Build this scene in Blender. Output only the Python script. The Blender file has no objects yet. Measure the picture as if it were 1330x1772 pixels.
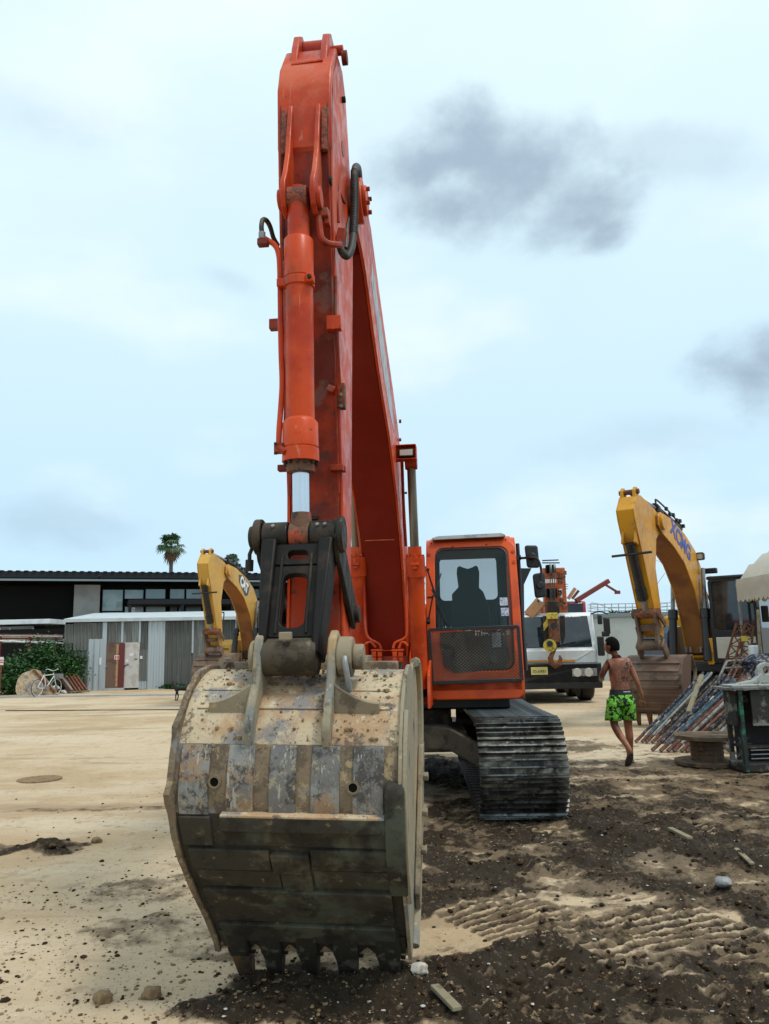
import bpy, bmesh, math, random
import numpy as np
from math import sin, cos, pi, radians, atan, atan2, sqrt, hypot
from mathutils import Vector, Matrix, Euler, Quaternion
random.seed(7); np.random.seed(7)
scene = bpy.context.scene
col = scene.collection

# ------------------------------------------------------------------ camera
F_PX, W_PX, H_PX, HORIZON = 1339.0, 1330.0, 1772.0, 1115.0
PITCH = atan((HORIZON - H_PX/2)/F_PX); ROLL = radians(1.3); EYE = 1.65
_c, _s = cos(PITCH), sin(PITCH)
FW = Vector((0, _c, _s)); U0 = Vector((0, -_s, _c)); R0 = Vector((1, 0, 0))
RT = R0*cos(ROLL) - U0*sin(ROLL); UP = U0*cos(ROLL) + R0*sin(ROLL)
cam_data = bpy.data.cameras.new('camera'); cam = bpy.data.objects.new('camera', cam_data); col.objects.link(cam)
cam_data.sensor_fit = 'VERTICAL'; cam_data.sensor_height = 36.0
cam_data.lens = F_PX/H_PX*36.0; cam_data.clip_start = 0.05; cam_data.clip_end = 3000
cam.matrix_world = Matrix(((RT.x, UP.x, -FW.x, 0), (RT.y, UP.y, -FW.y, 0), (RT.z, UP.z, -FW.z, EYE), (0, 0, 0, 1)))
scene.camera = cam
def ray(px, py):
    return FW + RT*((px-W_PX/2)/F_PX) + UP*((H_PX/2-py)/F_PX)
def at(px, py, Y):
    "the point at distance Y that the photograph shows at this pixel"
    r = ray(px, py); return Vector((0, 0, EYE)) + r*(Y/r.y)
def ground_at(px, py, z=0.0):
    r = ray(px, py); return Vector((0, 0, EYE)) + r*((z-EYE)/r.z)

# ------------------------------------------------------------------ sun, sky, exposure
SUN_EL, SUN_AZ = radians(62), radians(125)      # azimuth clockwise from +Y (the view direction)
sun_dir = Vector((sin(SUN_AZ)*cos(SUN_EL), cos(SUN_AZ)*cos(SUN_EL), sin(SUN_EL)))
sd = bpy.data.lights.new('sun', 'SUN'); sd.energy = 1.9; sd.angle = radians(13); sd.color = (1.0, 0.955, 0.88)
sun = bpy.data.objects.new('sun', sd); col.objects.link(sun)
sun.rotation_euler = sun_dir.to_track_quat('Z', 'Y').to_euler()
world = bpy.data.worlds.new('World'); scene.world = world; world.use_nodes = True
def build_world():
    nt = world.node_tree; N = nt.nodes; Lk = nt.links
    for n in list(N): N.remove(n)
    out = N.new('ShaderNodeOutputWorld'); bg = N.new('ShaderNodeBackground'); bg.inputs[1].default_value = 0.10
    sky = N.new('ShaderNodeTexSky'); sky.sky_type = 'NISHITA'; sky.sun_disc = False
    sky.sun_elevation = SUN_EL; sky.sun_rotation = SUN_AZ
    tc = N.new('ShaderNodeTexCoord')
    sep = N.new('ShaderNodeSeparateXYZ'); Lk.new(tc.outputs['Generated'], sep.inputs[0])
    def math_(op, a, b=None, c=None, clamp=False):
        m = N.new('ShaderNodeMath'); m.operation = op; m.use_clamp = clamp
        for i, v in enumerate((a, b, c)):
            if v is None: continue
            if isinstance(v, (int, float)): m.inputs[i].default_value = v
            else: Lk.new(v, m.inputs[i])
        return m.outputs[0]
    def noise(scale, detail=6, rough=.55, stretch=(1, 1, 1), off=(0, 0, 0)):
        mp = N.new('ShaderNodeMapping'); Lk.new(tc.outputs['Generated'], mp.inputs[0])
        mp.inputs['Scale'].default_value = stretch; mp.inputs['Location'].default_value = off
        n = N.new('ShaderNodeTexNoise'); Lk.new(mp.outputs[0], n.inputs['Vector'])
        n.inputs['Scale'].default_value = scale; n.inputs['Detail'].default_value = detail; n.inputs['Roughness'].default_value = rough
        return n.outputs['Fac']
    def mix(f, a, b):
        m = N.new('ShaderNodeMix'); m.data_type = 'RGBA'; m.clamp_factor = True
        if isinstance(f, (int, float)): m.inputs[0].default_value = f
        else: Lk.new(f, m.inputs[0])
        for i, v in ((6, a), (7, b)):
            if isinstance(v, tuple): m.inputs[i].default_value = v + (1,)
            else: Lk.new(v, m.inputs[i])
        return m.outputs[2]
    def smooth(v, lo, hi):
        m = N.new('ShaderNodeMapRange'); m.interpolation_type = 'SMOOTHSTEP'; Lk.new(v, m.inputs[0])
        m.inputs[1].default_value = lo; m.inputs[2].default_value = hi; return m.outputs[0]
    # an even layer of thin high cloud over the blue: paler overhead, bluer low down
    hi = smooth(sep.outputs[2], 0.0, 0.75)
    veil = mix(hi, (6.3, 8.95, 10.8), (9.0, 10.95, 11.6))
    c = mix(0.90, sky.outputs[0], veil)
    # broad soft bands of thicker and thinner cloud
    nb = noise(1.7, 5, .55, (1, 1, 2.6), (3.1, .4, 1.2))
    c = mix(math_('MULTIPLY', smooth(nb, .46, .72), .40), c, (6.6, 8.7, 9.9))
    nb2 = noise(2.6, 5, .5, (1, 1, 2.2), (8.1, 2.4, .2))
    c = mix(math_('MULTIPLY', smooth(nb2, .48, .70), .6), c, (9.8, 10.8, 11.0))
    # separate darker cumulus patches: direction, half width (x,y,z tangent), strength
    n_a = noise(4.6, 6, .55, (1, 1, 1.5), (1.3, .9, 0)); n_b = noise(15, 5, .6, (1, 1, 1.2), (1.3, 0, 1.3)); n_in = noise(11, 6, .6, (1, 1, 1.6), (5.2, 1.9, 4.0)); n_sum = math_('ADD', math_('MULTIPLY', n_a, 2.9), math_('MULTIPLY', n_b, 1.2))
    def cloud(parts, k, dark=(3.6, 4.7, 5.9)):
        "one bank of cloud: parts are (px, py, rx, ry, tilt) directions and sizes, merged before the edge is broken up"
        nonlocal c
        F = None; fr = None
        for px, py, rx, ry, tilt in parts:
            d = ray(px, py).normalized(); ax = Vector((0, 0, 1)).cross(d).normalized(); ay = d.cross(ax)
            ax, ay = ax*cos(tilt)+ay*sin(tilt), ay*cos(tilt)-ax*sin(tilt)
            def dot(v):
                n = N.new('ShaderNodeVectorMath'); n.operation = 'DOT_PRODUCT'; Lk.new(tc.outputs['Generated'], n.inputs[0]); n.inputs[1].default_value = v; return n.outputs['Value']
            fr = dot(d); u = math_('DIVIDE', dot(ax), math_('MULTIPLY', fr, rx/F_PX)); v = math_('DIVIDE', dot(ay), math_('MULTIPLY', fr, ry/F_PX))
            r = math_('MULTIPLY', math_('SQRT', math_('ADD', math_('MULTIPLY', u, u), math_('MULTIPLY', v, v))), -1.25)
            F = r if F is None else math_('SMOOTH_MAX', F, r, .5)
        t = math_('ADD', math_('SUBTRACT', n_sum, 1.08), F)
        m = math_('MULTIPLY', smooth(t, -.55, .80), smooth(fr, .3, .6))
        c = mix(math_('MULTIPLY', m, k), c, mix(smooth(n_in, .40, .64), dark, (4.4, 5.7, 6.9)))
    return N, Lk, bg, out, cloud, lambda: c
N_, L_, bg_, out_, cloud_, getc_ = build_world()
cloud_([(725, 295, 80, 66, 0), (810, 255, 100, 82, -.2), (770, 355, 90, 50, 0), (880, 320, 130, 92, -.25), (990, 365, 100, 66, -.3), (1045, 410, 60, 30, -.3)], .88)
cloud_([(1150, 265, 120, 40, .35)], .30)
cloud_([(1290, 645, 95, 62, .5), (1330, 610, 70, 70, .3)], .88)
cloud_([(90, 905, 170, 48, 0)], .32)
cloud_([(390, 480, 60, 22, .3)], .22)
cloud_([(60, 190, 150, 60, 0)], .20)
cloud_([(1120, 760, 200, 40, 0)], .18)
L_.new(getc_(), bg_.inputs[0]); L_.new(bg_.outputs[0], out_.inputs[0])
vs = scene.view_settings; vs.view_transform = 'Standard'; vs.look = 'None'; vs.exposure = 0.0; vs.gamma = 1.0; vs.use_curve_mapping = False
scene.render.engine = 'CYCLES'; scene.cycles.max_bounces = 6; scene.cycles.transparent_max_bounces = 8

# ------------------------------------------------------------------ materials
class Mat:
    def __init__(s, name, base, rough=.5, metal=0, spec=.5):
        s.m = bpy.data.materials.new(name); s.m.use_nodes = True; s.nt = s.m.node_tree; s.N = s.nt.nodes; s.L = s.nt.links
        s.b = s.N['Principled BSDF']; s.tc = s.N.new('ShaderNodeTexCoord')
        s.col = None; s.base = base; s.rough = rough
        s.b.inputs['Base Color'].default_value = tuple(base)+(1,); s.b.inputs['Roughness'].default_value = rough
        s.b.inputs['Metallic'].default_value = metal; s.b.inputs['Specular IOR Level'].default_value = spec
        s.h = None
    def noise(s, scale, detail=5, rough=.6, stretch=(1, 1, 1), off=0.0, dist=0.0, coord='Object'):
        mp = s.N.new('ShaderNodeMapping'); s.L.new(s.tc.outputs[coord], mp.inputs[0]); mp.inputs['Scale'].default_value = stretch
        mp.inputs['Location'].default_value = (off, off*1.3, off*.7)
        n = s.N.new('ShaderNodeTexNoise'); s.L.new(mp.outputs[0], n.inputs['Vector'])
        n.inputs['Scale'].default_value = scale; n.inputs['Detail'].default_value = detail; n.inputs['Roughness'].default_value = rough; n.inputs['Distortion'].default_value = dist
        return n.outputs['Fac']
    def ramp(s, v, lo, hi, a=0.0, b=1.0):
        m = s.N.new('ShaderNodeMapRange'); m.interpolation_type = 'SMOOTHSTEP'; s.L.new(v, m.inputs[0])
        for i, q in enumerate((lo, hi, a, b)): m.inputs[i+1].default_value = q
        return m.outputs[0]
    def mul(s, a, b):
        m = s.N.new('ShaderNodeMath'); m.operation = 'MULTIPLY'
        for i, v in enumerate((a, b)):
            if isinstance(v, (int, float)): m.inputs[i].default_value = v
            else: s.L.new(v, m.inputs[i])
        return m.outputs[0]
    def over(s, fac, color):
        m = s.N.new('ShaderNodeMix'); m.data_type = 'RGBA'; m.clamp_factor = True
        if isinstance(fac, (int, float)): m.inputs[0].default_value = fac
        else: s.L.new(fac, m.inputs[0])
        if s.col is None: m.inputs[6].default_value = tuple(s.base)+(1,)
        else: s.L.new(s.col, m.inputs[6])
        if isinstance(color, tuple): m.inputs[7].default_value = color+(1,)
        else: s.L.new(color, m.inputs[7])
        s.col = m.outputs[2]; s.L.new(s.col, s.b.inputs['Base Color']); return s
    def patch(s, color, scale=3, lo=.5, hi=.6, k=1.0, **kw):
        return s.over(s.ramp(s.noise(scale, **kw), lo, hi, 0, k), color)
    def attr(s, name):
        a = s.N.new('ShaderNodeAttribute'); a.attribute_name = name; return a.outputs['Fac']
    def roughmap(s, scale, a, b, **kw):
        s.L.new(s.ramp(s.noise(scale, **kw), .35, .65, a, b), s.b.inputs['Roughness']); return s
    def bump(s, scale, strength=.3, dist=.01, **kw):
        n = s.noise(scale, **kw); bp = s.N.new('ShaderNodeBump'); bp.inputs['Strength'].default_value = strength; bp.inputs['Distance'].default_value = dist
        s.L.new(n, bp.inputs['Height'])
        if s.h is not None: s.L.new(s.h, bp.inputs['Normal'])
        s.h = bp.outputs[0]; s.L.new(s.h, s.b.inputs['Normal']); return s

M = {}
def mk(key, base, rough=.5, metal=0, spec=.5, **kw):
    m = Mat(key, base, rough, metal, spec); M[key] = m.m; return m
# machine paints
mk('orange_paint', (.58, .058, .005), .36, 0, .28).patch((.42, .032, .004), 2.2, .42, .62).patch((.62, .085, .015), 5, .55, .75, .6).patch((.10, .030, .018), 24, .62, .67, .8, detail=8, rough=.7).patch((.20, .06, .03), 7, .58, .68, .6, stretch=(1, 1, .2), detail=8, rough=.7).patch((.05, .022, .015), 9, .62, .67, .75, off=6, detail=9, rough=.8).patch((.62, .15, .075), 1.7, .56, .68, .5, off=9, detail=7).patch((.50, .20, .13), 16, .64, .68, .6, off=2, stretch=(2.2, 2.2, .35), detail=6, dist=.6).roughmap(9, .30, .55).bump(40, .08, .004)
mk('orange_grimy', (.34, .032, .006), .48, 0, .3).patch((.13, .018, .009), 3, .42, .58, .85).patch((.20, .10, .075), 4.3, .58, .66, .75, off=3).patch((.05, .028, .02), 14, .58, .68, .8).roughmap(8, .35, .7).bump(50, .15, .004)
mk('orange_shaded', (.23, .010, .002), .48, 0, .25).patch((.19, .008, .002), 1.6, .4, .65).roughmap(5, .36, .5).bump(30, .05, .004)  # copy of the orange paint with the boom underside's shade put into the colour
mk('weld_rust', (.30, .07, .03), .75).patch((.12, .04, .025), 30, .45, .6).bump(45, .9, .02)
mk('cab_orange', (.66, .085, .010), .36, 0, .35).patch((.52, .065, .014), 2.5, .45, .62).patch((.30, .16, .09), 16, .66, .74, .6, stretch=(1, 1, .18)).patch((.06, .03, .02), 40, .68, .72, .8).roughmap(9, .28, .5)
mk('greasy_steel', (.022, .016, .011), .5, .1, .35).patch((.075, .052, .030), 4.5, .52, .66, .8).patch((.012, .010, .008), 6, .5, .62, .8, off=2).patch((.20, .15, .10), 20, .66, .74, .6).roughmap(9, .4, .8).bump(35, .35, .006)
mk('foot_grease', (.075, .056, .036), .7, 0, .3).patch((.03, .022, .015), 5, .48, .58, .9, detail=8, rough=.7).patch((.22, .17, .11), 6, .58, .66, .8, off=4, detail=8, rough=.7).bump(25, .5, .008)
mk('link_black', (.007, .005, .004), .55, 0, .25).patch((.04, .026, .016), 5, .55, .7, .7).bump(35, .3, .005)
mk('muddy_pin', (.27, .215, .14), .85).patch((.10, .075, .05), 5, .48, .60, .85, detail=8, rough=.7).patch((.30, .24, .16), 11, .6, .7, .7).bump(25, .5, .008)
mk('rusty_eye', (.13, .06, .03), .75).patch((.42, .06, .02), 9, .52, .62, .8).patch((.03, .02, .015), 15, .52, .6, .8).bump(30, .6, .008)
mk('chrome', (.62, .66, .70), .10, 1.0).roughmap(6, .06, .22)
mk('worn_rod', (.22, .19, .15), .35, .7).patch((.12, .09, .06), 4, .45, .6, .7, stretch=(1, 1, .2))
mk('black_rubber', (.012, .012, .012), .55).patch((.05, .045, .038), 12, .55, .68, .7)
mk('hose_rubber', (.02, .018, .014), .6).patch((.10, .085, .05), 20, .5, .62, .7)
mk('black_metal', (.010, .010, .011), .42).patch((.035, .03, .025), 9, .55, .7, .7)
mk('hole_shade', (.004, .004, .004), .9, 0, .1)  # near-black standing in for the dark inside of holes, slots and recesses
# bucket
def bucket_layers(m):
    return m.patch((.40, .235, .125), 2.6, .46, .58, .8, off=1.0, detail=9, rough=.7).patch((.23, .22, .215), 3.9, .50, .58, .9, off=5.0, detail=9, rough=.7).patch((.10, .08, .065), 8, .56, .62, .8, off=2.0, detail=9, rough=.7).patch((.58, .49, .35), 11, .58, .64, .85, off=9, detail=8, rough=.7).patch((.16, .13, .12), 19, .58, .62, .8, off=14, detail=8, rough=.75).patch((.05, .035, .028), 40, .60, .68, .75).patch((.60, .52, .38), 75, .64, .70, .6)
bucket_layers(mk('bucket_mud', (.52, .415, .275), .85, 0, .25)).bump(9, .4, .02, detail=7).bump(60, .5, .006)
mk('bucket_strap', (.15, .14, .13), .70, .1).patch((.25, .24, .22), 3.2, .48, .54, .9, off=4, detail=10, rough=.75).patch((.30, .17, .08), 4.5, .54, .62, .75, off=8, detail=9, rough=.7).patch((.045, .036, .03), 7, .50, .56, .85, off=1, detail=10, rough=.8).patch((.36, .30, .20), 12, .55, .60, .7, off=21, detail=10, rough=.8).patch((.45, .38, .28), 24, .62, .70, .6).patch((.42, .40, .36), 9, .60, .64, .7, off=13, stretch=(5, 5, .5), detail=6).patch((.05, .045, .04), 9, .62, .66, .7, off=17, stretch=(5, 5, .4), detail=6).patch((.36, .34, .31), 22, .64, .69, .6, stretch=(3, 3, .7), dist=1.5).roughmap(7, .45, .85).bump(14, .3, .012, detail=7).bump(70, .4, .004)
mk('strap_gap', (.19, .14, .09), .85, 0, .2).patch((.10, .075, .055), 6, .48, .55, .85, detail=10, rough=.8).patch((.36, .27, .15), 10, .54, .60, .8, off=4, detail=10, rough=.8).patch((.22, .21, .20), 5, .56, .62, .8, off=8, detail=9, rough=.75).bump(40, .6, .006)
mk('bucket_low', (.040, .034, .024), .8, .05, .3).patch((.105, .085, .055), 5, .52, .62, .8, detail=9, rough=.7).patch((.075, .085, .062), 3, .5, .66, .8, off=4, detail=7).patch((.02, .016, .012), 6, .5, .62, .85, off=7, detail=7).patch((.24, .17, .10), 20, .64, .70, .6, detail=7).bump(12, .5, .015, detail=7).bump(55, .5, .006)
mk('bucket_side', (.30, .25, .17), .8, .03, .3).patch((.42, .28, .13), 2.2, .5, .62, .8, stretch=(1, 1, .35)).patch((.17, .19, .19), 3.5, .52, .62, .8, stretch=(1, 1, .3), off=5).patch((.06, .05, .04), 8, .56, .66, .8, stretch=(1, 1, .5)).patch((.48, .40, .27), 26, .6, .68, .7).bump(12, .5, .015).bump(60, .5, .006)
mk('tooth_rust', (.14, .075, .035), .7, .2).patch((.05, .035, .025), 12, .45, .6).bump(40, .5, .005)
mk('tooth_dark', (.028, .024, .018), .7, .1, .3).patch((.10, .09, .065), 14, .52, .64).bump(40, .5, .005)
# track
mk('track_shoe', (.035, .031, .028), .45, .5).patch((.31, .27, .21), 3.6, .41, .62, .85, detail=7).patch((.012, .010, .008), 7, .48, .60, .8, off=3).patch((.22, .21, .19), 16, .62, .70, .6).roughmap(10, .3, .8).bump(30, .4, .006)
mk('grouser', (.16, .16, .15), .32, .85).patch((.025, .02, .016), 6, .46, .60, .85).patch((.30, .30, .29), 18, .58, .66, .7)
mk('frame_mud', (.075, .060, .042), .8).patch((.14, .115, .08), 3, .48, .64).patch((.03, .022, .016), 7, .52, .64, .8).bump(20, .5, .01)
# glass
def glassmat(key, tint, alpha, rough=.06):
    m = Mat(key, tint, rough, 0, .6); m.b.inputs['Alpha'].default_value = alpha; M[key] = m.m; return m
glassmat('cab_glass', (.030, .075, .075), .26, .04)
glassmat('rear_glass', (.10, .32, .30), .5, .05)
mk('dark_glass', (.012, .018, .024), .06, 0, .8).patch((.035, .045, .05), 3, .45, .7, .8)
mk('blue_glass', (.03, .05, .075), .10, 0, .8)
mk('seat_fabric', (.040, .050, .052), .95, 0, .1)
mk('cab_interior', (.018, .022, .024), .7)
mk('sticker_white', (.62, .68, .76), .5).patch((.22, .30, .50), 45, .52, .55, .9).patch((.60, .15, .15), 60, .60, .63, .8)
mk('dust_white', (.55, .55, .5), .8)
# yards
mk('yellow_paint', (.60, .27, .012), .42, 0, .35).patch((.50, .22, .020), 1.6, .45, .62).patch((.20, .10, .03), 7, .62, .72, .7, stretch=(1, 1, .4)).patch((.05, .03, .02), 22, .66, .72, .7).roughmap(6, .32, .55)
mk('cat_yellow', (.58, .32, .055), .48, 0, .3).patch((.50, .27, .055), 1.4, .45, .62).patch((.16, .09, .04), 6, .62, .72, .7, stretch=(1, 1, .4)).roughmap(6, .35, .6)
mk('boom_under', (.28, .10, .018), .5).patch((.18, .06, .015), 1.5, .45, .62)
mk('brown_bucket', (.13, .075, .048), .7, .1).patch((.20, .13, .09), 2, .48, .62, .8).patch((.05, .03, .02), 5, .55, .66, .8).bump(14, .4, .01)
mk('decal_blue', (.012, .028, .28), .4); mk('decal_black', (.010, .010, .012), .4); mk('decal_white', (.75, .74, .70), .5)
mk('decal_grey', (.42, .43, .44), .5).patch((.20, .18, .17), 6, .5, .62, .7, stretch=(1, 2, 1)).patch((.55, .30, .26), 12, .6, .68, .6)
mk('steel_grey', (.25, .25, .25), .5, .3).patch((.12, .11, .1), 8, .5, .65, .7)
mk('lamp_lens', (.55, .52, .46), .2, 0, .8)
mk('white_paint', (.72, .75, .76), .35).patch((.60, .62, .62), 2, .45, .65).patch((.35, .30, .22), 8, .66, .76, .5)
mk('truck_black', (.012, .012, .013), .5).patch((.04, .035, .03), 6, .5, .7, .7)
mk('amber_stripe', (.70, .30, .03), .4); mk('plate_yellow', (.66, .56, .20), .5); mk('hook_yellow', (.55, .42, .04), .5).patch((.12, .09, .04), 8, .5, .62, .85)
mk('crane_orange', (.55, .13, .035), .5).patch((.35, .10, .04), 3, .45, .62, .8).patch((.10, .04, .025), 9, .55, .66, .85)
mk('crane_tan', (.45, .23, .11), .6).patch((.25, .12, .06), 5, .5, .65)
mk('red_paint', (.50, .03, .02), .45).patch((.25, .02, .015), 4, .5, .65)
mk('rust', (.14, .050, .022), .8).patch((.26, .09, .03), 9, .5, .62).patch((.05, .022, .014), 16, .52, .62, .8).bump(30, .5, .006)
mk('rust_red', (.18, .03, .02), .6).patch((.08, .02, .015), 6, .5, .65)
mk('skin', (.31, .120, .062), .45, 0, .35).patch((.15, .050, .026), 3.5, .42, .60).patch((.30, .13, .080), 6, .55, .7, .5)
mk('hair', (.006, .005, .005), .9, 0, .08).bump(90, .5, .004)
mk('shorts_band', (.010, .012, .014), .7)
s_ = mk('shorts_print', (.15, .52, .035), .8); s_.patch((.006, .020, .006), 17, .49, .515, 1.0, detail=3).patch((.38, .68, .10), 26, .60, .63, .8, detail=2, off=4)
mk('tattoo_ink', (.03, .025, .025), .6)
mk('sandal', (.03, .022, .018), .7)
mk('dog_fur', (.006, .006, .006), .7)
# buildings
mk('corrugated_grey', (.15, .155, .145), .55, .25).patch((.13, .13, .12), 1.2, .45, .62, .8, stretch=(1, 1, .3)).patch((.27, .29, .27), 3, .5, .66, .7, stretch=(1, 1, .2)).patch((.10, .06, .04), 9, .66, .76, .6)
mk('corrugated_bright', (.42, .47, .50), .40, .3).patch((.36, .40, .42), 2, .48, .64, .8, stretch=(1, 1, .2))
mk('corrugated_dark', (.10, .105, .098), .6, .2).patch((.08, .08, .075), 1.5, .45, .62, .8, stretch=(1, 1, .3)).patch((.20, .21, .20), 4, .55, .7, .6, stretch=(1, 1, .2))
mk('roof_sheet', (.48, .52, .54), .5).patch((.40, .44, .46), 2.0, .5, .64, .8)
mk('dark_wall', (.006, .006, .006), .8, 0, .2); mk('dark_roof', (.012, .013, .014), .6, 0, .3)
mk('plaster_grey', (.42, .42, .40), .8).patch((.34, .34, .33), 1.0, .45, .65)
mk('window_sky_tint', (.30, .44, .46), .12, 0, .7).patch((.42, .55, .56), .6, .45, .62).patch((.14, .22, .22), 1.3, .60, .70, .6)  # sky showing through the panes is put into the pale base colour
mk('window_dim', (.07, .10, .11), .15, 0, .6)
mk('door_brown', (.15, .085, .055), .6).patch((.10, .055, .04), 3, .5, .65)
mk('door_white', (.52, .49, .46), .7).patch((.36, .33, .30), 3, .5, .66, .7).patch((.18, .15, .13), 14, .66, .72, .6)
mk('frame_red', (.12, .018, .018), .6); mk('paper_white', (.7, .7, .72), .7).patch((.3, .3, .5), 30, .55, .6, .6)
mk('sign_white', (.72, .68, .66), .6); mk('sign_red', (.65, .05, .04), .5)
mk('precast_wall', (.40, .44, .43), .8).patch((.33, .37, .36), .7, .45, .65).patch((.48, .51, .50), 3, .6, .7, .5)
mk('wall_cap', (.17, .22, .24), .6)
mk('railing', (.40, .42, .43), .5); mk('wire', (.02, .02, .02), .7); mk('concrete_pole', (.33, .32, .30), .85)
mk('insulator', (.25, .17, .13), .4)
mk('canvas', (.56, .52, .44), .85).patch((.47, .43, .35), 1.2, .45, .68, .7, stretch=(1, 1, 2)).patch((.38, .33, .25), 3, .62, .76, .4, stretch=(1, 1, 3))
mk('wood_brown', (.105, .065, .035), .8).patch((.18, .12, .07), 5, .48, .62, .8, stretch=(1, 1, .3)).patch((.03, .02, .014), 14, .56, .64, .8, stretch=(1, .2, 1)).bump(30, .4, .005)
mk('wood_pale', (.25, .21, .13), .85).patch((.14, .11, .07), 8, .5, .62, .8)
mk('table_paint', (.020, .018, .016), .8).patch((.22, .23, .20), 4.5, .54, .60, .85, detail=6).patch((.06, .04, .03), 9, .55, .62, .8)
mk('table_top', (.17, .17, .15), .8).patch((.06, .055, .05), 6, .5, .6, .85)
mk('green_post', (.010, .020, .015), .6).patch((.008, .15, .09), 8, .52, .58, .9, stretch=(1, 1, .6))
mk('cement_grey', (.34, .35, .32), .85).patch((.12, .12, .11), 12, .56, .62, .9).bump(20, .5, .01)
mk('leaf_green', (.020, .075, .012), .55).patch((.040, .125, .016), 3, .45, .6); mk('leaf_dark', (.012, .045, .008), .6); mk('leaf_palm', (.035, .085, .030), .5).patch((.07, .12, .04), 2, .5, .6)
mk('palm_dead', (.16, .10, .055), .9); mk('trunk', (.10, .085, .07), .9).bump(8, .5, .03)
mk('twig', (.06, .045, .03), .9)
for key, a, b in (('tube_navy', (.016, .018, .038), (.25, .25, .25)), ('tube_blue', (.04, .085, .12), (.22, .23, .23)), ('tube_white', (.28, .28, .26), (.10, .08, .07)), ('tube_rust', (.13, .050, .032), (.20, .17, .15)), ('tube_brown', (.08, .06, .045), (.24, .21, .17)), ('tube_dark', (.014, .014, .018), (.16, .15, .15))):
    mk(key, a, .6, .1, .3).patch(b, 19, .53, .57, .8, detail=7, rough=.7).patch((.03, .02, .02), 22, .62, .67, .8, off=5)
mk('bike_white', (.6, .6, .6), .4)

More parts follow.
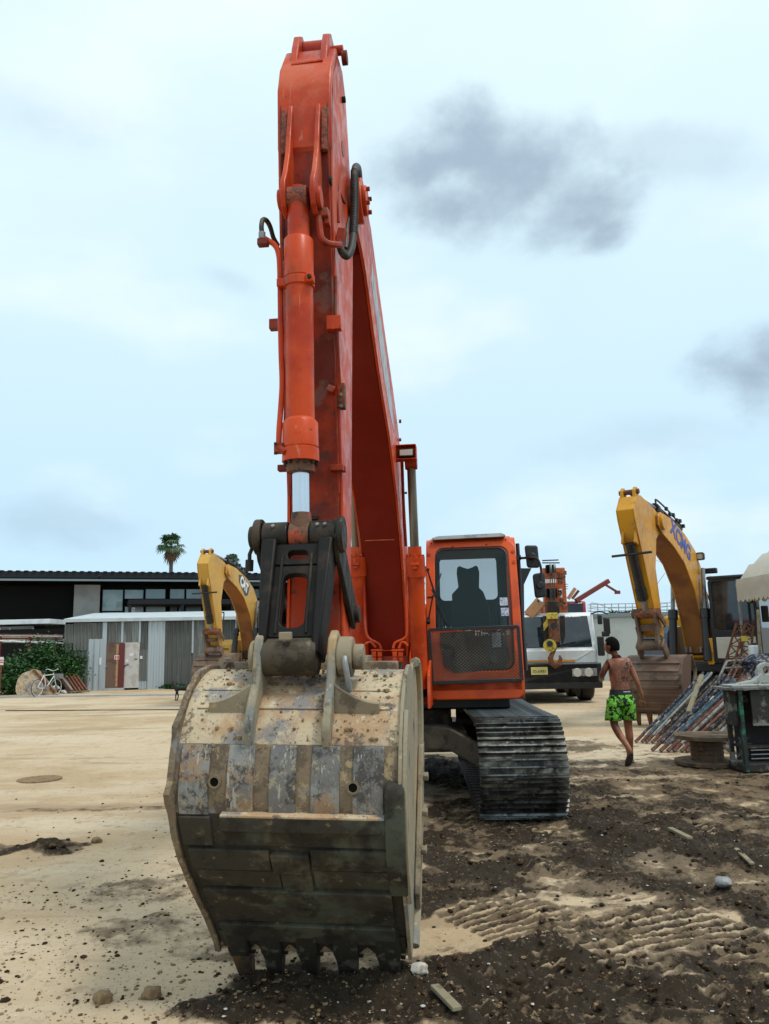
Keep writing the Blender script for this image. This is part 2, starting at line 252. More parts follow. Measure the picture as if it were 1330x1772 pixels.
# ------------------------------------------------------------------ mesh helpers
class MB:
    def __init__(s): s.v = []; s.f = []
    def add(s, vs, fs, mat=None):
        o = len(s.v)
        s.v += [tuple(mat @ Vector(v)) if mat else tuple(v) for v in vs]; s.f += [tuple(i+o for i in f) for f in fs]; return s
    def box(s, c, size, rot=None):
        x, y, z = (q/2 for q in size); m = Matrix.Translation(c) @ (rot if rot else Matrix())
        vs = [(i*x, j*y, k*z) for i in (-1, 1) for j in (-1, 1) for k in (-1, 1)]
        return s.add(vs, [(0, 1, 3, 2), (4, 6, 7, 5), (0, 4, 5, 1), (2, 3, 7, 6), (0, 2, 6, 4), (1, 5, 7, 3)], m)
    def beam(s, a, b, w, h=None, up=(0, 0, 1)):
        a, b = Vector(a), Vector(b); h = h or w; d = (b-a); L = d.length; d.normalize(); upv = Vector(up)
        if abs(d.dot(upv)) > .98: upv = Vector((0, 1, 0))
        x = d.cross(upv).normalized(); z = x.cross(d)
        m = Matrix((( x.x, d.x, z.x, 0), (x.y, d.y, z.y, 0), (x.z, d.z, z.z, 0), (0, 0, 0, 1)))
        return s.box((a+b)/2, (w, L, h), m)
    def cyl(s, a, b, r, r2=None, n=20, caps=True):
        a, b = Vector(a), Vector(b); r2 = r if r2 is None else r2
        d = (b-a).normalized(); u = d.orthogonal().normalized(); w = d.cross(u)
        vs = [a+(u*cos(2*pi*i/n)+w*sin(2*pi*i/n))*r for i in range(n)]+[b+(u*cos(2*pi*i/n)+w*sin(2*pi*i/n))*r2 for i in range(n)]
        fs = [(i, (i+1) % n, n+(i+1) % n, n+i) for i in range(n)]
        if caps: fs += [tuple(range(n))[::-1], tuple(range(n, 2*n))]
        return s.add(vs, fs)
    def lathe(s, a, b, prof, n=24):
        "prof: (t along a->b in metres, radius)"
        a, b = Vector(a), Vector(b); d = (b-a).normalized(); u = d.orthogonal().normalized(); w = d.cross(u); vs = []; fs = []
        for t, r in prof: vs += [a+d*t+(u*cos(2*pi*i/n)+w*sin(2*pi*i/n))*r for i in range(n)]
        for k in range(len(prof)-1): fs += [(k*n+i, k*n+(i+1) % n, (k+1)*n+(i+1) % n, (k+1)*n+i) for i in range(n)]
        fs += [tuple(range(n))[::-1], tuple(range((len(prof)-1)*n, len(prof)*n))]
        return s.add(vs, fs)
    def tube(s, pts, r, n=8, smooth=0, closed=False):
        pts = [Vector(p) for p in pts]; m0 = len(pts)
        if smooth: pts = catmull(pts, smooth)
        if isinstance(r, (list, tuple)) and len(pts) != m0: r = [float(np.interp(i/(len(pts)-1)*(m0-1), range(m0), r)) for i in range(len(pts))]
        vs = []; fs = []; u = None
        for i, p in enumerate(pts):
            d = (pts[min(i+1, len(pts)-1)]-pts[max(i-1, 0)]).normalized()
            u = d.orthogonal().normalized() if u is None else (u-d*u.dot(d)).normalized()
            w = d.cross(u); rr = r[i] if isinstance(r, (list, tuple)) else r
            vs += [p+(u*cos(2*pi*k/n)+w*sin(2*pi*k/n))*rr for k in range(n)]
        for i in range(len(pts)-1): fs += [(i*n+k, i*n+(k+1) % n, (i+1)*n+(k+1) % n, (i+1)*n+k) for k in range(n)]
        fs += [tuple(range(n))[::-1], tuple(range((len(pts)-1)*n, len(pts)*n))]
        return s.add(vs, fs)
    def prism(s, poly, x0, x1, axis='x'):
        "poly in (y,z), extruded along x between x0 and x1"
        n = len(poly)
        if axis == 'x': vs = [(x0, p, q) for p, q in poly]+[(x1, p, q) for p, q in poly]
        elif axis == 'y': vs = [(p, x0, q) for p, q in poly]+[(p, x1, q) for p, q in poly]
        else: vs = [(p, q, x0) for p, q in poly]+[(p, q, x1) for p, q in poly]
        return s.add(vs, [tuple(range(n)), tuple(range(n, 2*n))[::-1]]+[(i, n+i, n+(i+1) % n, (i+1) % n) for i in range(n)])
    def ring(s, outer, inner, x0, x1, axis='x'):
        "plate with a hole: outer and inner loops of equal count"
        n = len(outer)
        def P(p, t): return (t, p[0], p[1]) if axis == 'x' else ((p[0], t, p[1]) if axis == 'y' else (p[0], p[1], t))
        vs = [P(p, x0) for p in outer]+[P(p, x0) for p in inner]+[P(p, x1) for p in outer]+[P(p, x1) for p in inner]; fs = []
        for i in range(n):
            j = (i+1) % n
            fs += [(i, j, n+j, n+i), (2*n+i, 3*n+i, 3*n+j, 2*n+j), (i, 2*n+i, 2*n+j, j), (n+i, n+j, 3*n+j, 3*n+i)]
        return s.add(vs, fs)
    def build(s, name, mat, parent=None, bevel=0, smooth=True, ang=35, loc=None, seg=2):
        me = bpy.data.meshes.new(name); me.from_pydata(s.v, [], s.f)
        bm = bmesh.new(); bm.from_mesh(me); bmesh.ops.recalc_face_normals(bm, faces=bm.faces); bm.to_mesh(me); bm.free()
        if mat is not None: me.materials.append(M[mat] if isinstance(mat, str) else mat)
        if smooth:
            me.shade_smooth(); me.set_sharp_from_angle(angle=radians(ang))
        o = bpy.data.objects.new(name, me); col.objects.link(o)
        if parent is not None: o.parent = parent
        if loc is not None: o.location = loc
        if bevel:
            b = o.modifiers.new('bevel', 'BEVEL'); b.width = bevel; b.segments = seg; b.limit_method = 'ANGLE'; b.angle_limit = radians(38); b.harden_normals = False
        return o
def catmull(pts, k):
    out = []
    P = [pts[0]*2-pts[1]]+pts+[pts[-1]*2-pts[-2]]
    for i in range(1, len(P)-2):
        for j in range(k):
            t = j/k; a, b, c, d = P[i-1], P[i], P[i+1], P[i+2]
            out.append(.5*((2*b)+(c-a)*t+(2*a-5*b+4*c-d)*t*t+(3*b-a-3*c+d)*t**3))
    out.append(pts[-1]); return out
def cat2(pts, k=4):
    return [(p.x, p.y) for p in catmull([Vector((a, b, 0)) for a, b in pts], k)]
def rrect(cx, cy, w, h, r, n=5):
    pts = []
    for sx, sy, a0 in ((1, 1, 0), (-1, 1, 90), (-1, -1, 180), (1, -1, 270)):
        for i in range(n+1):
            a = radians(a0+90*i/n); pts.append((cx+sx*(w/2-r)+r*cos(a), cy+sy*(h/2-r)+r*sin(a)))
    return pts
def tag(o, label=None, cat=None, group=None, kind=None):
    if label: o['label'] = label
    if cat: o['category'] = cat
    if group: o['group'] = group
    if kind: o['kind'] = kind
    return o
def thing(name, label, cat, loc=(0, 0, 0), rz=0, group=None):
    o = bpy.data.objects.new(name, None); col.objects.link(o); o.location = loc; o.rotation_euler = (0, 0, rz); o.empty_display_size = .3
    return tag(o, label, cat, group)
def inst(name, src, parent, mtx):
    o = bpy.data.objects.new(name, src.data); col.objects.link(o); o.parent = parent; o.matrix_local = mtx
    for md in src.modifiers:
        if md.type == 'BEVEL':
            b = o.modifiers.new('bevel', 'BEVEL'); b.width = md.width; b.segments = md.segments; b.limit_method = 'ANGLE'; b.angle_limit = md.angle_limit
    return o
def text(name, s, size, mat, parent, mtx, extrude=.002, sx=1.0, bold=0.0):
    c = bpy.data.curves.new(name, 'FONT'); c.body = s; c.size = size; c.extrude = extrude; c.align_x = 'CENTER'; c.align_y = 'CENTER'; c.offset = bold
    t = bpy.data.objects.new(name, c); col.objects.link(t); bpy.context.view_layer.update()
    me = bpy.data.meshes.new_from_object(t); bpy.data.objects.remove(t); bpy.data.curves.remove(c)
    me.materials.clear(); me.materials.append(M[mat])
    for v in me.vertices: v.co.x *= sx
    o = bpy.data.objects.new(name, me); col.objects.link(o)
    if parent: o.parent = parent
    o.matrix_local = mtx; return o

# ------------------------------------------------------------------ value noise for the ground
def vnoise(x, y, seed=0):
    xi = np.floor(x).astype(np.int64); yi = np.floor(y).astype(np.int64); fx = x-xi; fy = y-yi
    fx = fx*fx*fx*(fx*(fx*6-15)+10); fy = fy*fy*fy*(fy*(fy*6-15)+10)
    def h(a, b):
        n = (a*374761393+b*668265263+seed*1442695041) & 0xffffffff
        n = ((n ^ (n >> 13))*1274126177) & 0xffffffff; n = n ^ (n >> 16); return (n & 0xffff)/65535.0
    return (h(xi, yi)*(1-fx)+h(xi+1, yi)*fx)*(1-fy)+(h(xi, yi+1)*(1-fx)+h(xi+1, yi+1)*fx)*fy
def fbm(x, y, scale, oct=5, seed=0, gain=.5):
    a = 1.0; t = 0; s = 0; c_, s_ = cos(.6), sin(.6)
    x = x*scale; y = y*scale
    for i in range(oct):
        t = t+a*vnoise(x, y, seed+i*17); s += a; a *= gain; x, y = (x*c_-y*s_)*2.03+11.3, (x*s_+y*c_)*2.03+5.7
    return t/s
def sstep(v, lo, hi):
    t = np.clip((v-lo)/(hi-lo), 0, 1); return t*t*(3-2*t)
# ================================================================== THE GROUND
def axis(fine_lo, fine_hi, step, far, grow):
    a = list(np.arange(fine_lo, fine_hi, step)); s = step; v = a[-1]
    while v < far: s *= grow; v += s; a.append(v)
    s = step; v = a[0]; lo = []
    while v > -far: s *= grow; v -= s; lo.append(v)
    return np.array(lo[::-1]+a)
gx = axis(-2.9, 3.6, .0165, 900, 1.035); gy = axis(3.2, 8.6, .0165, 1200, 1.022)
gy = gy[gy > -60]
X, Y = np.meshgrid(gx, gy)
def blob(cx, cy, rx, ry, rot=0.0, wob=.35, seed=3):
    "soft-edged irregular patch, 1 inside"
    dx, dy = X-cx, Y-cy; u = (dx*cos(rot)+dy*sin(rot))/rx; v = (-dx*sin(rot)+dy*cos(rot))/ry
    r = np.sqrt(u*u+v*v)+(fbm(X, Y, 1.9, 6, seed, .6)-.5)*wob*6
    return 1-sstep(r, .72, 1.18)
def G(px, py): p = ground_at(px, py); return p.x, p.y
mud = np.zeros_like(X)
for (px, py, rx, ry, rot, k) in ((900, 1400, 1.0, .9, .1, .9), (800, 1450, .8, 1.3, 0, .85), (1100, 1440, 1.3, .9, .1, .95), (1250, 1480, 1.0, .45, 0, .9), (820, 1540, .55, .6, .3, .95), (1000, 1600, .8, .28, .1, .55), (1180, 1610, .8, .3, .2, .45),
                                 (780, 1700, .75, .35, .05, 1.0), (1000, 1720, .9, .4, .1, 1.0), (590, 1722, .72, .28, .05, 1.0), (400, 1752, .22, .12, .1, .9), (1230, 1740, .7, .4, 0, .7), (1150, 1330, 1.3, .7, 0, .55), (1290, 1400, 1.2, .9, 0, .5),
                                 (760, 1330, .8, 1.2, 0, .9), (1010, 1290, .9, .8, 0, .45), (40, 1470, .45, .25, 0, .85), (240, 1540, .5, .35, .3, .27), (300, 1600, .6, .25, .2, .30), (180, 1400, 1.2, .15, 0, .3), (560, 1640, .8, .3, 0, .35)):
    cx, cy = G(px, py); mud = np.maximum(mud, k*blob(cx, cy, rx, ry, rot, seed=int(px) % 97))
right = sstep(X, .0, 1.1)*sstep(14-Y, 0, 6)
mud = np.maximum(mud, right*.60)
mud = np.clip(mud+(fbm(X, Y, 2.6, 6, 41, .6)-.50)*1.5*np.maximum(right, mud), 0, 1)
# pale dry islands showing through
for (px, py, rx, ry, k) in ((845, 1600, .34, .22, .8), (1010, 1560, .5, .10, .6), (760, 1640, .35, .16, .9), (1230, 1600, .5, .28, .75), (1100, 1640, .5, .15, .5), (900, 1560, .5, .2, .5)):
    cx, cy = G(px, py); mud = mud*(1-k*blob(cx, cy, rx, ry, .1, seed=int(py) % 31))
near = sstep(24-Y, 0, 12)*sstep(22-np.abs(X), 0, 12)
Z = np.zeros_like(X)
Z += (fbm(X, Y, .35, 3, 5)-.5)*.07*near
lum = fbm(X, Y, 5.5, 5, 9, .6); fine = fbm(X, Y, 22, 3, 13, .6)
lump = fbm(X, Y, 12, 4, 33, .65); Z += mud*((lum-.47)*.10+(np.abs(fine-.5)*-1+.13)*.035+sstep(lump, .5, .66)*.022)
Z += (1-mud)*((fbm(X, Y, 3, 4, 21)-.5)*.012+(fine-.5)*.0055)
# tread imprints of a crawler that turned here: bars on a ring round (-2.4, 3.6)
def treads(cx, cy, r0, r1, a0, a1, pitch, depth, seed, k=1.0, solid=.12):
    global Z, crust, mud
    wob = (fbm(X, Y, 1.3, 3, seed)-.5)*.6
    dx, dy = X-cx, Y-cy; r = np.sqrt(dx*dx+dy*dy); a = np.arctan2(dy, dx)+wob*.03
    m = sstep(r, r0, r0+.06)*(1-sstep(r, r1-.06, r1))*sstep(a, a0, a0+.03)*(1-sstep(a, a1-.03, a1))
    m = m*np.clip(solid+2.6*(fbm(X, Y, 2.1, 5, seed+2, .6)-.42)*2, 0, 1)
    ph = (a*(r0+r1)/2/pitch+wob*.8) % 1.0
    bar = np.exp(-((ph-.5)/.17)**2)
    Z += m*k*(bar*depth-depth*.35)*(.35+1.3*fbm(X, Y, 9, 4, seed+4, .65))*.62+m*(fine-.5)*.014
    brk = sstep(fbm(X, Y, 11, 4, seed+6, .65), .44, .58); crust = np.maximum(crust, m*k*sstep(bar, .5, .95)*.75*brk); mud = np.maximum(mud, m*k*.70*(1-bar*.6)); mud = mud*(1-.7*m*k*sstep(bar, .5, .9)*brk)
    return m
crust = np.zeros_like(X)
cx, cy = G(1000, 1560)
treads(-2.2, 3.3, 3.02, 3.80, .10, .66, .085, .034, 51, 1.0, .35)
treads(-2.6, 3.0, 4.10, 5.00, .14, .50, .085, .036, 57, 1.1, .75)
treads(-2.0, 2.6, 2.6, 3.3, .30, .75, .085, .028, 59, .8)
treads(-1.6, 3.2, 3.3, 4.1, .55, .95, .085, .026, 61, .7)
treads(-3.4, 3.4, 6.6, 7.4, .30, .60, .09, .022, 63, .8)
treads(-9.0, 2.0, 10.9, 11.7, .40, .62, .10, .020, 65, .7)
# scraped straight streaks right of the crawler
st = fbm(X*.55+Y*.25, Y*3.2, 1.0, 4, 77); crust = np.maximum(crust, .75*right*sstep(st, .60, .70)*sstep(Y, 6.3, 8))
# ridges of pushed-up soil
def ridge(pts, w, h, seed):
    global Z, mud
    best = np.full_like(X, 9.0)
    for (ax, ay), (bx, by) in zip(pts[:-1], pts[1:]):
        L2 = (bx-ax)**2+(by-ay)**2; t = np.clip(((X-ax)*(bx-ax)+(Y-ay)*(by-ay))/L2, 0, 1)
        best = np.minimum(best, np.hypot(X-ax-t*(bx-ax), Y-ay-t*(by-ay)))
    best = best+(fbm(X, Y, 4, 4, seed)-.5)*w*1.1
    m = np.exp(-(best/w)**2); Z += m*h*(.35+1.3*fbm(X, Y, 7, 4, seed+1, .6)); mud = np.maximum(mud, sstep(m, .2, .6)*.95)
ridge([G(430, 1740), G(560, 1722), G(760, 1700), G(880, 1670), G(960, 1650)], .11, .055, 81)
ridge([G(960, 1660), G(1080, 1690), G(1150, 1720)], .10, .03, 82)
ridge([G(990, 1430), G(1100, 1455), G(1200, 1480), G(1320, 1500)], .16, .065, 83)
ridge([G(740, 1480), G(820, 1520), G(900, 1500)], .18, .03, 84)
ridge([G(730, 1585), G(760, 1560), G(800, 1545)], .08, .04, 85)
ridge([G(1290, 1560), G(1330, 1600)], .12, .03, 86)
ridge([G(0, 1482), G(60, 1470), G(100, 1462)], .10, .035, 87)
def build_ground():
    ny, nx = X.shape
    me = bpy.data.meshes.new('ground')
    co = np.stack([X, Y, Z], -1).reshape(-1, 3).astype(np.float32)
    idx = np.arange(nx*ny).reshape(ny, nx); q = np.stack([idx[:-1, :-1], idx[:-1, 1:], idx[1:, 1:], idx[1:, :-1]], -1).reshape(-1, 4).astype(np.int32)
    me.vertices.add(len(co)); me.vertices.foreach_set('co', co.ravel())
    me.loops.add(q.size); me.loops.foreach_set('vertex_index', q.ravel())
    me.polygons.add(len(q)); me.polygons.foreach_set('loop_start', np.arange(0, q.size, 4, dtype=np.int32)); me.polygons.foreach_set('loop_total', np.full(len(q), 4, np.int32))
    me.update(calc_edges=True); me.shade_smooth()
    for nm, arr in (('mud', mud), ('crust', crust)):
        a = me.attributes.new(nm, 'FLOAT', 'POINT'); a.data.foreach_set('value', arr.ravel().astype(np.float32))
    o = bpy.data.objects.new('ground', me); col.objects.link(o); tag(o, kind='structure')
    m = Mat('yard_dirt', (.55, .42, .275), .92, 0, .2); M['yard_dirt'] = m.m
    m.patch((.43, .30, .17), .35, .42, .62, .9, coord='Object', detail=6)
    m.patch((.60, .49, .35), .55, .50, .64, .75, off=11, stretch=(.45, 1.6, 1), detail=6)
    m.patch((.33, .225, .13), .9, .54, .66, .75, off=3, stretch=(.35, 1.5, 1), detail=7)
    m.patch((.30, .21, .13), 5, .58, .66, .5, off=5, detail=7)
    m.patch((.18, .12, .07), 26, .63, .69, .8, detail=5)
    m.patch((.66, .58, .46), 34, .66, .70, .6, off=8)
    m.patch((.40, .31, .21), 11, .52, .62, .55, off=15, detail=9, rough=.75)
    m.patch((.27, .19, .115), 16, .60, .66, .7, off=19, stretch=(.6, 1.4, 1), detail=9, rough=.75)
    # mud and crust from the modelled masks, broken up by fine noise
    def brk(src, sc, lo, hi, amt):
        n = m.noise(sc, detail=8, rough=.7); ad = m.N.new('ShaderNodeMath'); ad.operation = 'MULTIPLY_ADD'; m.L.new(n, ad.inputs[0]); ad.inputs[1].default_value = amt; m.L.new(src, ad.inputs[2])
        return m.ramp(ad.outputs[0], lo+amt*.5, hi+amt*.5)
    mu = m.attr('mud')
    m.over(m.mul(brk(mu, 5, .12, .48, 1.3), .80), (.074, .046, .025))
    m.over(m.mul(brk(mu, 9, .50, .82, 1.4), .90), (.018, .012, .007))
    g = Mat.noise(m, 30, 8, .75, off=2)
    m.over(m.mul(m.ramp(g, .56, .64), m.ramp(mu, .25, .6, 0, .75)), (.19, .135, .085))
    g2 = Mat.noise(m, 48, 6, .75, off=7)
    m.over(m.mul(m.ramp(g2, .66, .70), m.ramp(mu, .2, .6, 0, .5)), (.46, .41, .34))
    m.over(m.mul(brk(m.attr('crust'), 18, .30, .75, 1.0), .75), (.44, .34, .215))
    m.roughmap(4, .75, .98)
    m.bump(8, .6, .03, detail=9, rough=.7).bump(50, .8, .010, detail=6, rough=.7)
    me.materials.append(m.m)
build_ground()
ground_h = None
def gh(x, y):
    i = int(np.clip(np.searchsorted(gy, y), 1, len(gy)-1)); j = int(np.clip(np.searchsorted(gx, x), 1, len(gx)-1)); return float(Z[i, j])
def gm(x, y):
    i = int(np.clip(np.searchsorted(gy, y), 1, len(gy)-1)); j = int(np.clip(np.searchsorted(gx, x), 1, len(gx)-1)); return float(mud[i, j])

# loose clods, stones and chips of broken concrete: far too many to count
mk('clod_dark', (.030, .018, .010), .95, 0, .15).patch((.11, .07, .04), 20, .5, .62).bump(60, .6, .006)
mk('clod_tan', (.24, .16, .09), .95, 0, .15).patch((.16, .10, .055), 16, .5, .62).bump(60, .6, .006)
mk('stone_pale', (.50, .46, .40), .9, 0, .2).patch((.30, .25, .19), 25, .5, .6)
def rock_proto(seed):
    rnd = random.Random(seed); bm = bmesh.new(); bmesh.ops.create_icosphere(bm, subdivisions=1, radius=1)
    vs = [tuple(v.co*(.72+.5*rnd.random())) for v in bm.verts]; fs = [tuple(v.index for v in f.verts) for f in bm.faces]; bm.free(); return np.array(vs), np.array(fs)
ROCKS = [rock_proto(s) for s in range(6)]
def scatter(name, mat, n, sizef, region, accept, seed, flat=.6, label=None):
    rnd = random.Random(seed); V = []; Fc = []; o = 0
    for _ in range(n):
        for _t in range(12):
            x, y = region(rnd)
            if accept(rnd, x, y): break
        else: continue
        s = sizef(rnd); v, f = ROCKS[rnd.randrange(6)]
        e = np.array(Euler((rnd.random()*6, rnd.random()*6, rnd.random()*6)).to_matrix()); q = v @ e.T*np.array([s*(.7+.7*rnd.random()), s*(.7+.7*rnd.random()), s*flat])
        V.append(q+np.array([x, y, gh(x, y)+s*.18])); Fc.append(f+o); o += len(v)
    V = np.concatenate(V); Fc = np.concatenate(Fc); me = bpy.data.meshes.new(name); me.from_pydata(V.tolist(), [], Fc.tolist()); me.materials.append(M[mat])
    ob = bpy.data.objects.new(name, me); col.objects.link(ob); tag(ob, label, kind='stuff'); return ob
def wedge(y0, y1, x0=-.62, x1=.62):
    def f(r):
        y = y0*(y1/y0)**r.random(); return y*(x0+(x1-x0)*r.random()), y
    return f
scatter('mud_clods', 'clod_dark', 5200, lambda r: .0025+.022*r.random()**6, wedge(3.5, 10), lambda r, x, y: r.random() < gm(x, y)**1.5+(.05 if y < 6.5 else .02), 11, label='dark crumbs and clods of wet soil strewn over the yard')
scatter('soil_lumps', 'clod_tan', 3600, lambda r: .0025+.011*r.random()**4, wedge(3.5, 11), lambda r, x, y: r.random() < .25+gm(x, y)*.6, 12, label='tan crumbs of dried earth strewn over the yard')
scatter('stone_chips', 'stone_pale', 1100, lambda r: .0025+.010*r.random()**4.5, wedge(3.5, 11), lambda r, x, y: r.random() < .05+gm(x, y)*.5, 13, flat=.4, label='small pale stone and concrete chips in the mud')
scatter('crumbs', 'clod_tan', 1500, lambda r: .0025+.010*r.random()**4, wedge(3.7, 6.0, -.60, -.05), lambda r, x, y: r.random() < .6, 15, label='tan crumbs of earth on the pale ground left of the big bucket')
scatter('dark_crumbs', 'clod_dark', 650, lambda r: .003+.012*r.random()**3, wedge(3.7, 7.5, -.60, -.10), lambda r, x, y: fbm(np.array([x]), np.array([y]), 1.6, 3, 91)[0] > .50, 16, flat=.5, label='dark crumbs of mud on the pale ground left of the big bucket')
def rock(px, py, s, mat, label, name='clod', cat='clod of earth'):
    p = ground_at(px, py); mb = MB(); v, f = rock_proto(int(px*7+py)); bm = bmesh.new(); bmesh.ops.create_icosphere(bm, subdivisions=2, radius=1); rnd = random.Random(int(px))
    vs = [tuple(Vector((w.co.x*1.1, w.co.y, w.co.z*.75))*s*(.75+.4*rnd.random())) for w in bm.verts]; mb.add(vs, [tuple(w.index for w in q.verts) for q in bm.faces]); bm.free()
    o = mb.build(name, mat, loc=(p.x, p.y, gh(p.x, p.y)+s*.35), ang=60); tag(o, label, cat); return o
rock(178, 1735, .045, 'clod_tan', 'brown rounded stone at the bottom left corner of the yard', 'stone', 'stone')
rock(262, 1728, .045, 'clod_tan', 'tan lump of earth just right of the brown stone bottom left')
rock(88, 1478, .045, 'clod_dark', 'black clod of mud on pale ground left of the big bucket')
rock(167, 1461, .045, 'clod_tan', 'tan lump of earth alone on pale ground left of the big bucket')
rock(1253, 1545, .050, 'stone_pale' if False else 'steel_grey', 'dark grey stone on pale dirt at the right edge', 'stone', 'stone')
rock(727, 1705, .040, 'stone_pale', 'pale lump of concrete on mud right of the bucket teeth', 'concrete_lump', 'concrete lump')
def splinter(a, b, w, label):
    A, B = ground_at(*a), ground_at(*b); A.z = gh(A.x, A.y)+.02; B.z = gh(B.x, B.y)+.035
    o = MB().beam(A, B, w, w*.45).build('wood_piece', 'wood_pale', bevel=.004); tag(o, label, 'wood piece')
splinter((752, 1725), (792, 1770), .045, 'pale splintered length of wood at the bottom edge in black mud')
splinter((1160, 1440), (1195, 1472), .05, 'grey broken board stuck in the ridge of mud')
splinter((1275, 1488), (1303, 1510), .035, 'short wood stick lying on the mud ridge near the right edge')
# cast iron cover in the paving at the left
c0 = ground_at(68, 1348); tag(MB().cyl((0, 0, -.02), (0, 0, .008), .28, n=32).build('drain_cover', 'clod_tan', loc=(c0.x, c0.y, gh(c0.x, c0.y)+.004)), 'round dusty cover set in the pale ground at left', 'drain cover')
# ================================================================== THE ORANGE EXCAVATOR
YAW = radians(-6.0); EX = Vector((.096, 9.2, 0))
EXM = Matrix.Translation(EX) @ Matrix.Rotation(YAW, 4, 'Z'); EXI = EXM.inverted()
ex = thing('excavator', 'large orange crawler excavator in the foreground, its worn muddy bucket resting on the ground', 'excavator', EX, YAW)
def D(d): return (d-9.2)*1.0055
def P(l, d, z): return Vector((l, D(d), z))
def L(px, py, d): return EXI @ at(px, py, d)
def prof(pts): return [(D(a), b) for a, b in pts]

# ---- arm: a tall box section, with its tail bent back at the top
arm_prof = [(4.40, 1.42), (4.43, 2.0), (4.44, 2.52), (4.36, 3.2), (4.28, 3.8), (4.235, 4.25), (4.21, 4.70), (4.22, 4.98), (4.27, 5.16), (4.44, 5.42), (4.66, 5.46), (4.78, 5.36), (4.92, 4.95), (5.02, 4.62), (5.00, 4.2), (4.90, 3.5), (4.78, 2.6), (4.62, 1.5), (4.55, 1.38)]
arm = MB().prism(prof(arm_prof), -.148, .148).build('arm', 'orange_grimy', ex, bevel=.012)
for s in (-1, 1):       # side plates stand proud of the box as a welded flange
    a = MB().prism(prof(arm_prof), .149*s, .166*s).build('side_plate', 'orange_paint', arm, bevel=.005)
    MB().tube([P(.144*s, a-.012, b) for a, b in arm_prof[2:9]], .008, n=6, smooth=3).build('weld_seam', 'orange_grimy', arm)
MB().prism(prof([(4.19, 4.99), (4.245, 5.17), (4.42, 5.44), (4.50, 5.44), (4.30, 5.13), (4.26, 4.9), (4.24, 4.55), (4.20, 4.60)]), -.166, .166).build('tail_plate', 'orange_paint', arm, bevel=.012)
MB().beam(P(-.10, 4.285, 5.235), P(.10, 4.285, 5.245), .012, .010).build('weld_bead', 'orange_paint', arm)
# tail fork with the arm cylinder pin
for s in (-1, 1):
    x0 = .075 if s > 0 else -.115
    MB().prism(prof([(4.30, 5.22), (4.36, 5.42), (4.42, 5.55), (4.50, 5.62), (4.60, 5.62), (4.68, 5.55), (4.70, 5.38), (4.5, 5.25)]), x0, x0+.045).build('tail_lug', 'orange_paint', arm, bevel=.008)
tp = MB().cyl(P(-.12, 4.55, 5.53), P(.19, 4.55, 5.53), .032).build('tail_pin', 'orange_paint', arm)
MB().cyl(P(-.066, 4.55, 5.53), P(.072, 4.55, 5.53), .072).build('cylinder_eye', 'orange_paint', ex)
MB().cyl(P(.18, 4.56, 5.48), P(.215, 4.56, 5.48), .045).build('pin_collar', 'orange_grimy', tp)
MB().cyl(P(.168, 4.62, 5.22), P(.19, 4.62, 5.22), .022, n=6).build('bolt', 'greasy_steel', arm)
MB().cyl(P(.166, 4.62, 4.86), P(.169, 4.62, 4.86), .05, n=24).build('round_patch', 'orange_shaded', arm)
# bucket-cylinder brackets: two lugs run down the front of the arm and stand out to the pin
for s in (-1, 1):
    x0 = .070*s; x1 = .100*s
    MB().prism(prof([(4.235, 4.98), (4.205, 4.93), (4.165, 4.75), (4.12, 4.52), (4.06, 4.36), (4.00, 4.26), (3.99, 4.18), (4.02, 4.11), (4.08, 4.08), (4.16, 4.10), (4.24, 4.22), (4.26, 4.5), (4.25, 4.9)]), min(x0, x1), max(x0, x1)).build('cylinder_bracket', 'orange_paint', arm, bevel=.006)
    MB().cyl(P(x0-.004*s, 4.075, 4.18), P(.125*s, 4.075, 4.18), .062, n=28).build('bracket_boss', 'orange_paint', arm, bevel=.005)
    MB().box(P(.122*s, 4.205, 4.80), (.04, .03, .50), Matrix.Rotation(radians(-4), 4, 'X')).build('weld_scar', 'weld_rust', arm, bevel=.008)
# the cylinder from that bracket down to the link
ctop, cbot = P(-.012, 4.075, 4.18), P(-.012, 4.12, 2.24)
cyl = MB().lathe(ctop+Vector((0, 0, .06)), cbot, [(0, .060), (.30, .062), (.31, .080), (.315, .0835), (.54, .0835), (.545, .0795), (1.36, .0795), (1.365, .084), (1.385, .098), (1.52, .100), (1.525, .096), (1.53, .101), (1.60, .102), (1.605, .04)], 36).build('bucket_cylinder', 'orange_paint', ex)
MB().cyl(ctop+Vector((-.058, 0, 0)), ctop+Vector((.058, 0, 0)), .072, n=28).build('cylinder_eye', 'weld_rust', cyl, bevel=.006)
ax = (cbot-ctop).normalized()
def along(t): return ctop+Vector((0, 0, .06))+ax*t
MB().cyl(along(1.60), along(1.66), .078, n=32).build('gland', 'rusty_eye', cyl, bevel=.004)
for k in range(12):
    a = 2*pi*k/12; c_ = along(1.598)+Vector((cos(a)*.088, sin(a)*.088, 0)); MB().cyl(c_, c_+ax*.022, .010, n=6).build('bolt', 'greasy_steel', cyl)
MB().cyl(along(1.64), along(2.0), .046, n=40).build('rod', 'chrome', cyl)
cl = MB().cyl(along(.55), along(.60), .088, n=32).build('clamp_band', 'orange_paint', cyl, bevel=.004)
MB().box(along(.575)+Vector((.075, -.055, 0)), (.045, .05, .05)).build('clamp_lug', 'orange_paint', cl, bevel=.006); MB().box(along(.575)+Vector((-.095, -.02, 0)), (.05, .05, .05)).build('clamp_lug', 'orange_paint', cl, bevel=.006)
MB().cyl(along(.575)+Vector((.075, -.075, .0)), along(.575)+Vector((.075, -.095, 0)), .012, n=6).build('bolt', 'greasy_steel', cl)
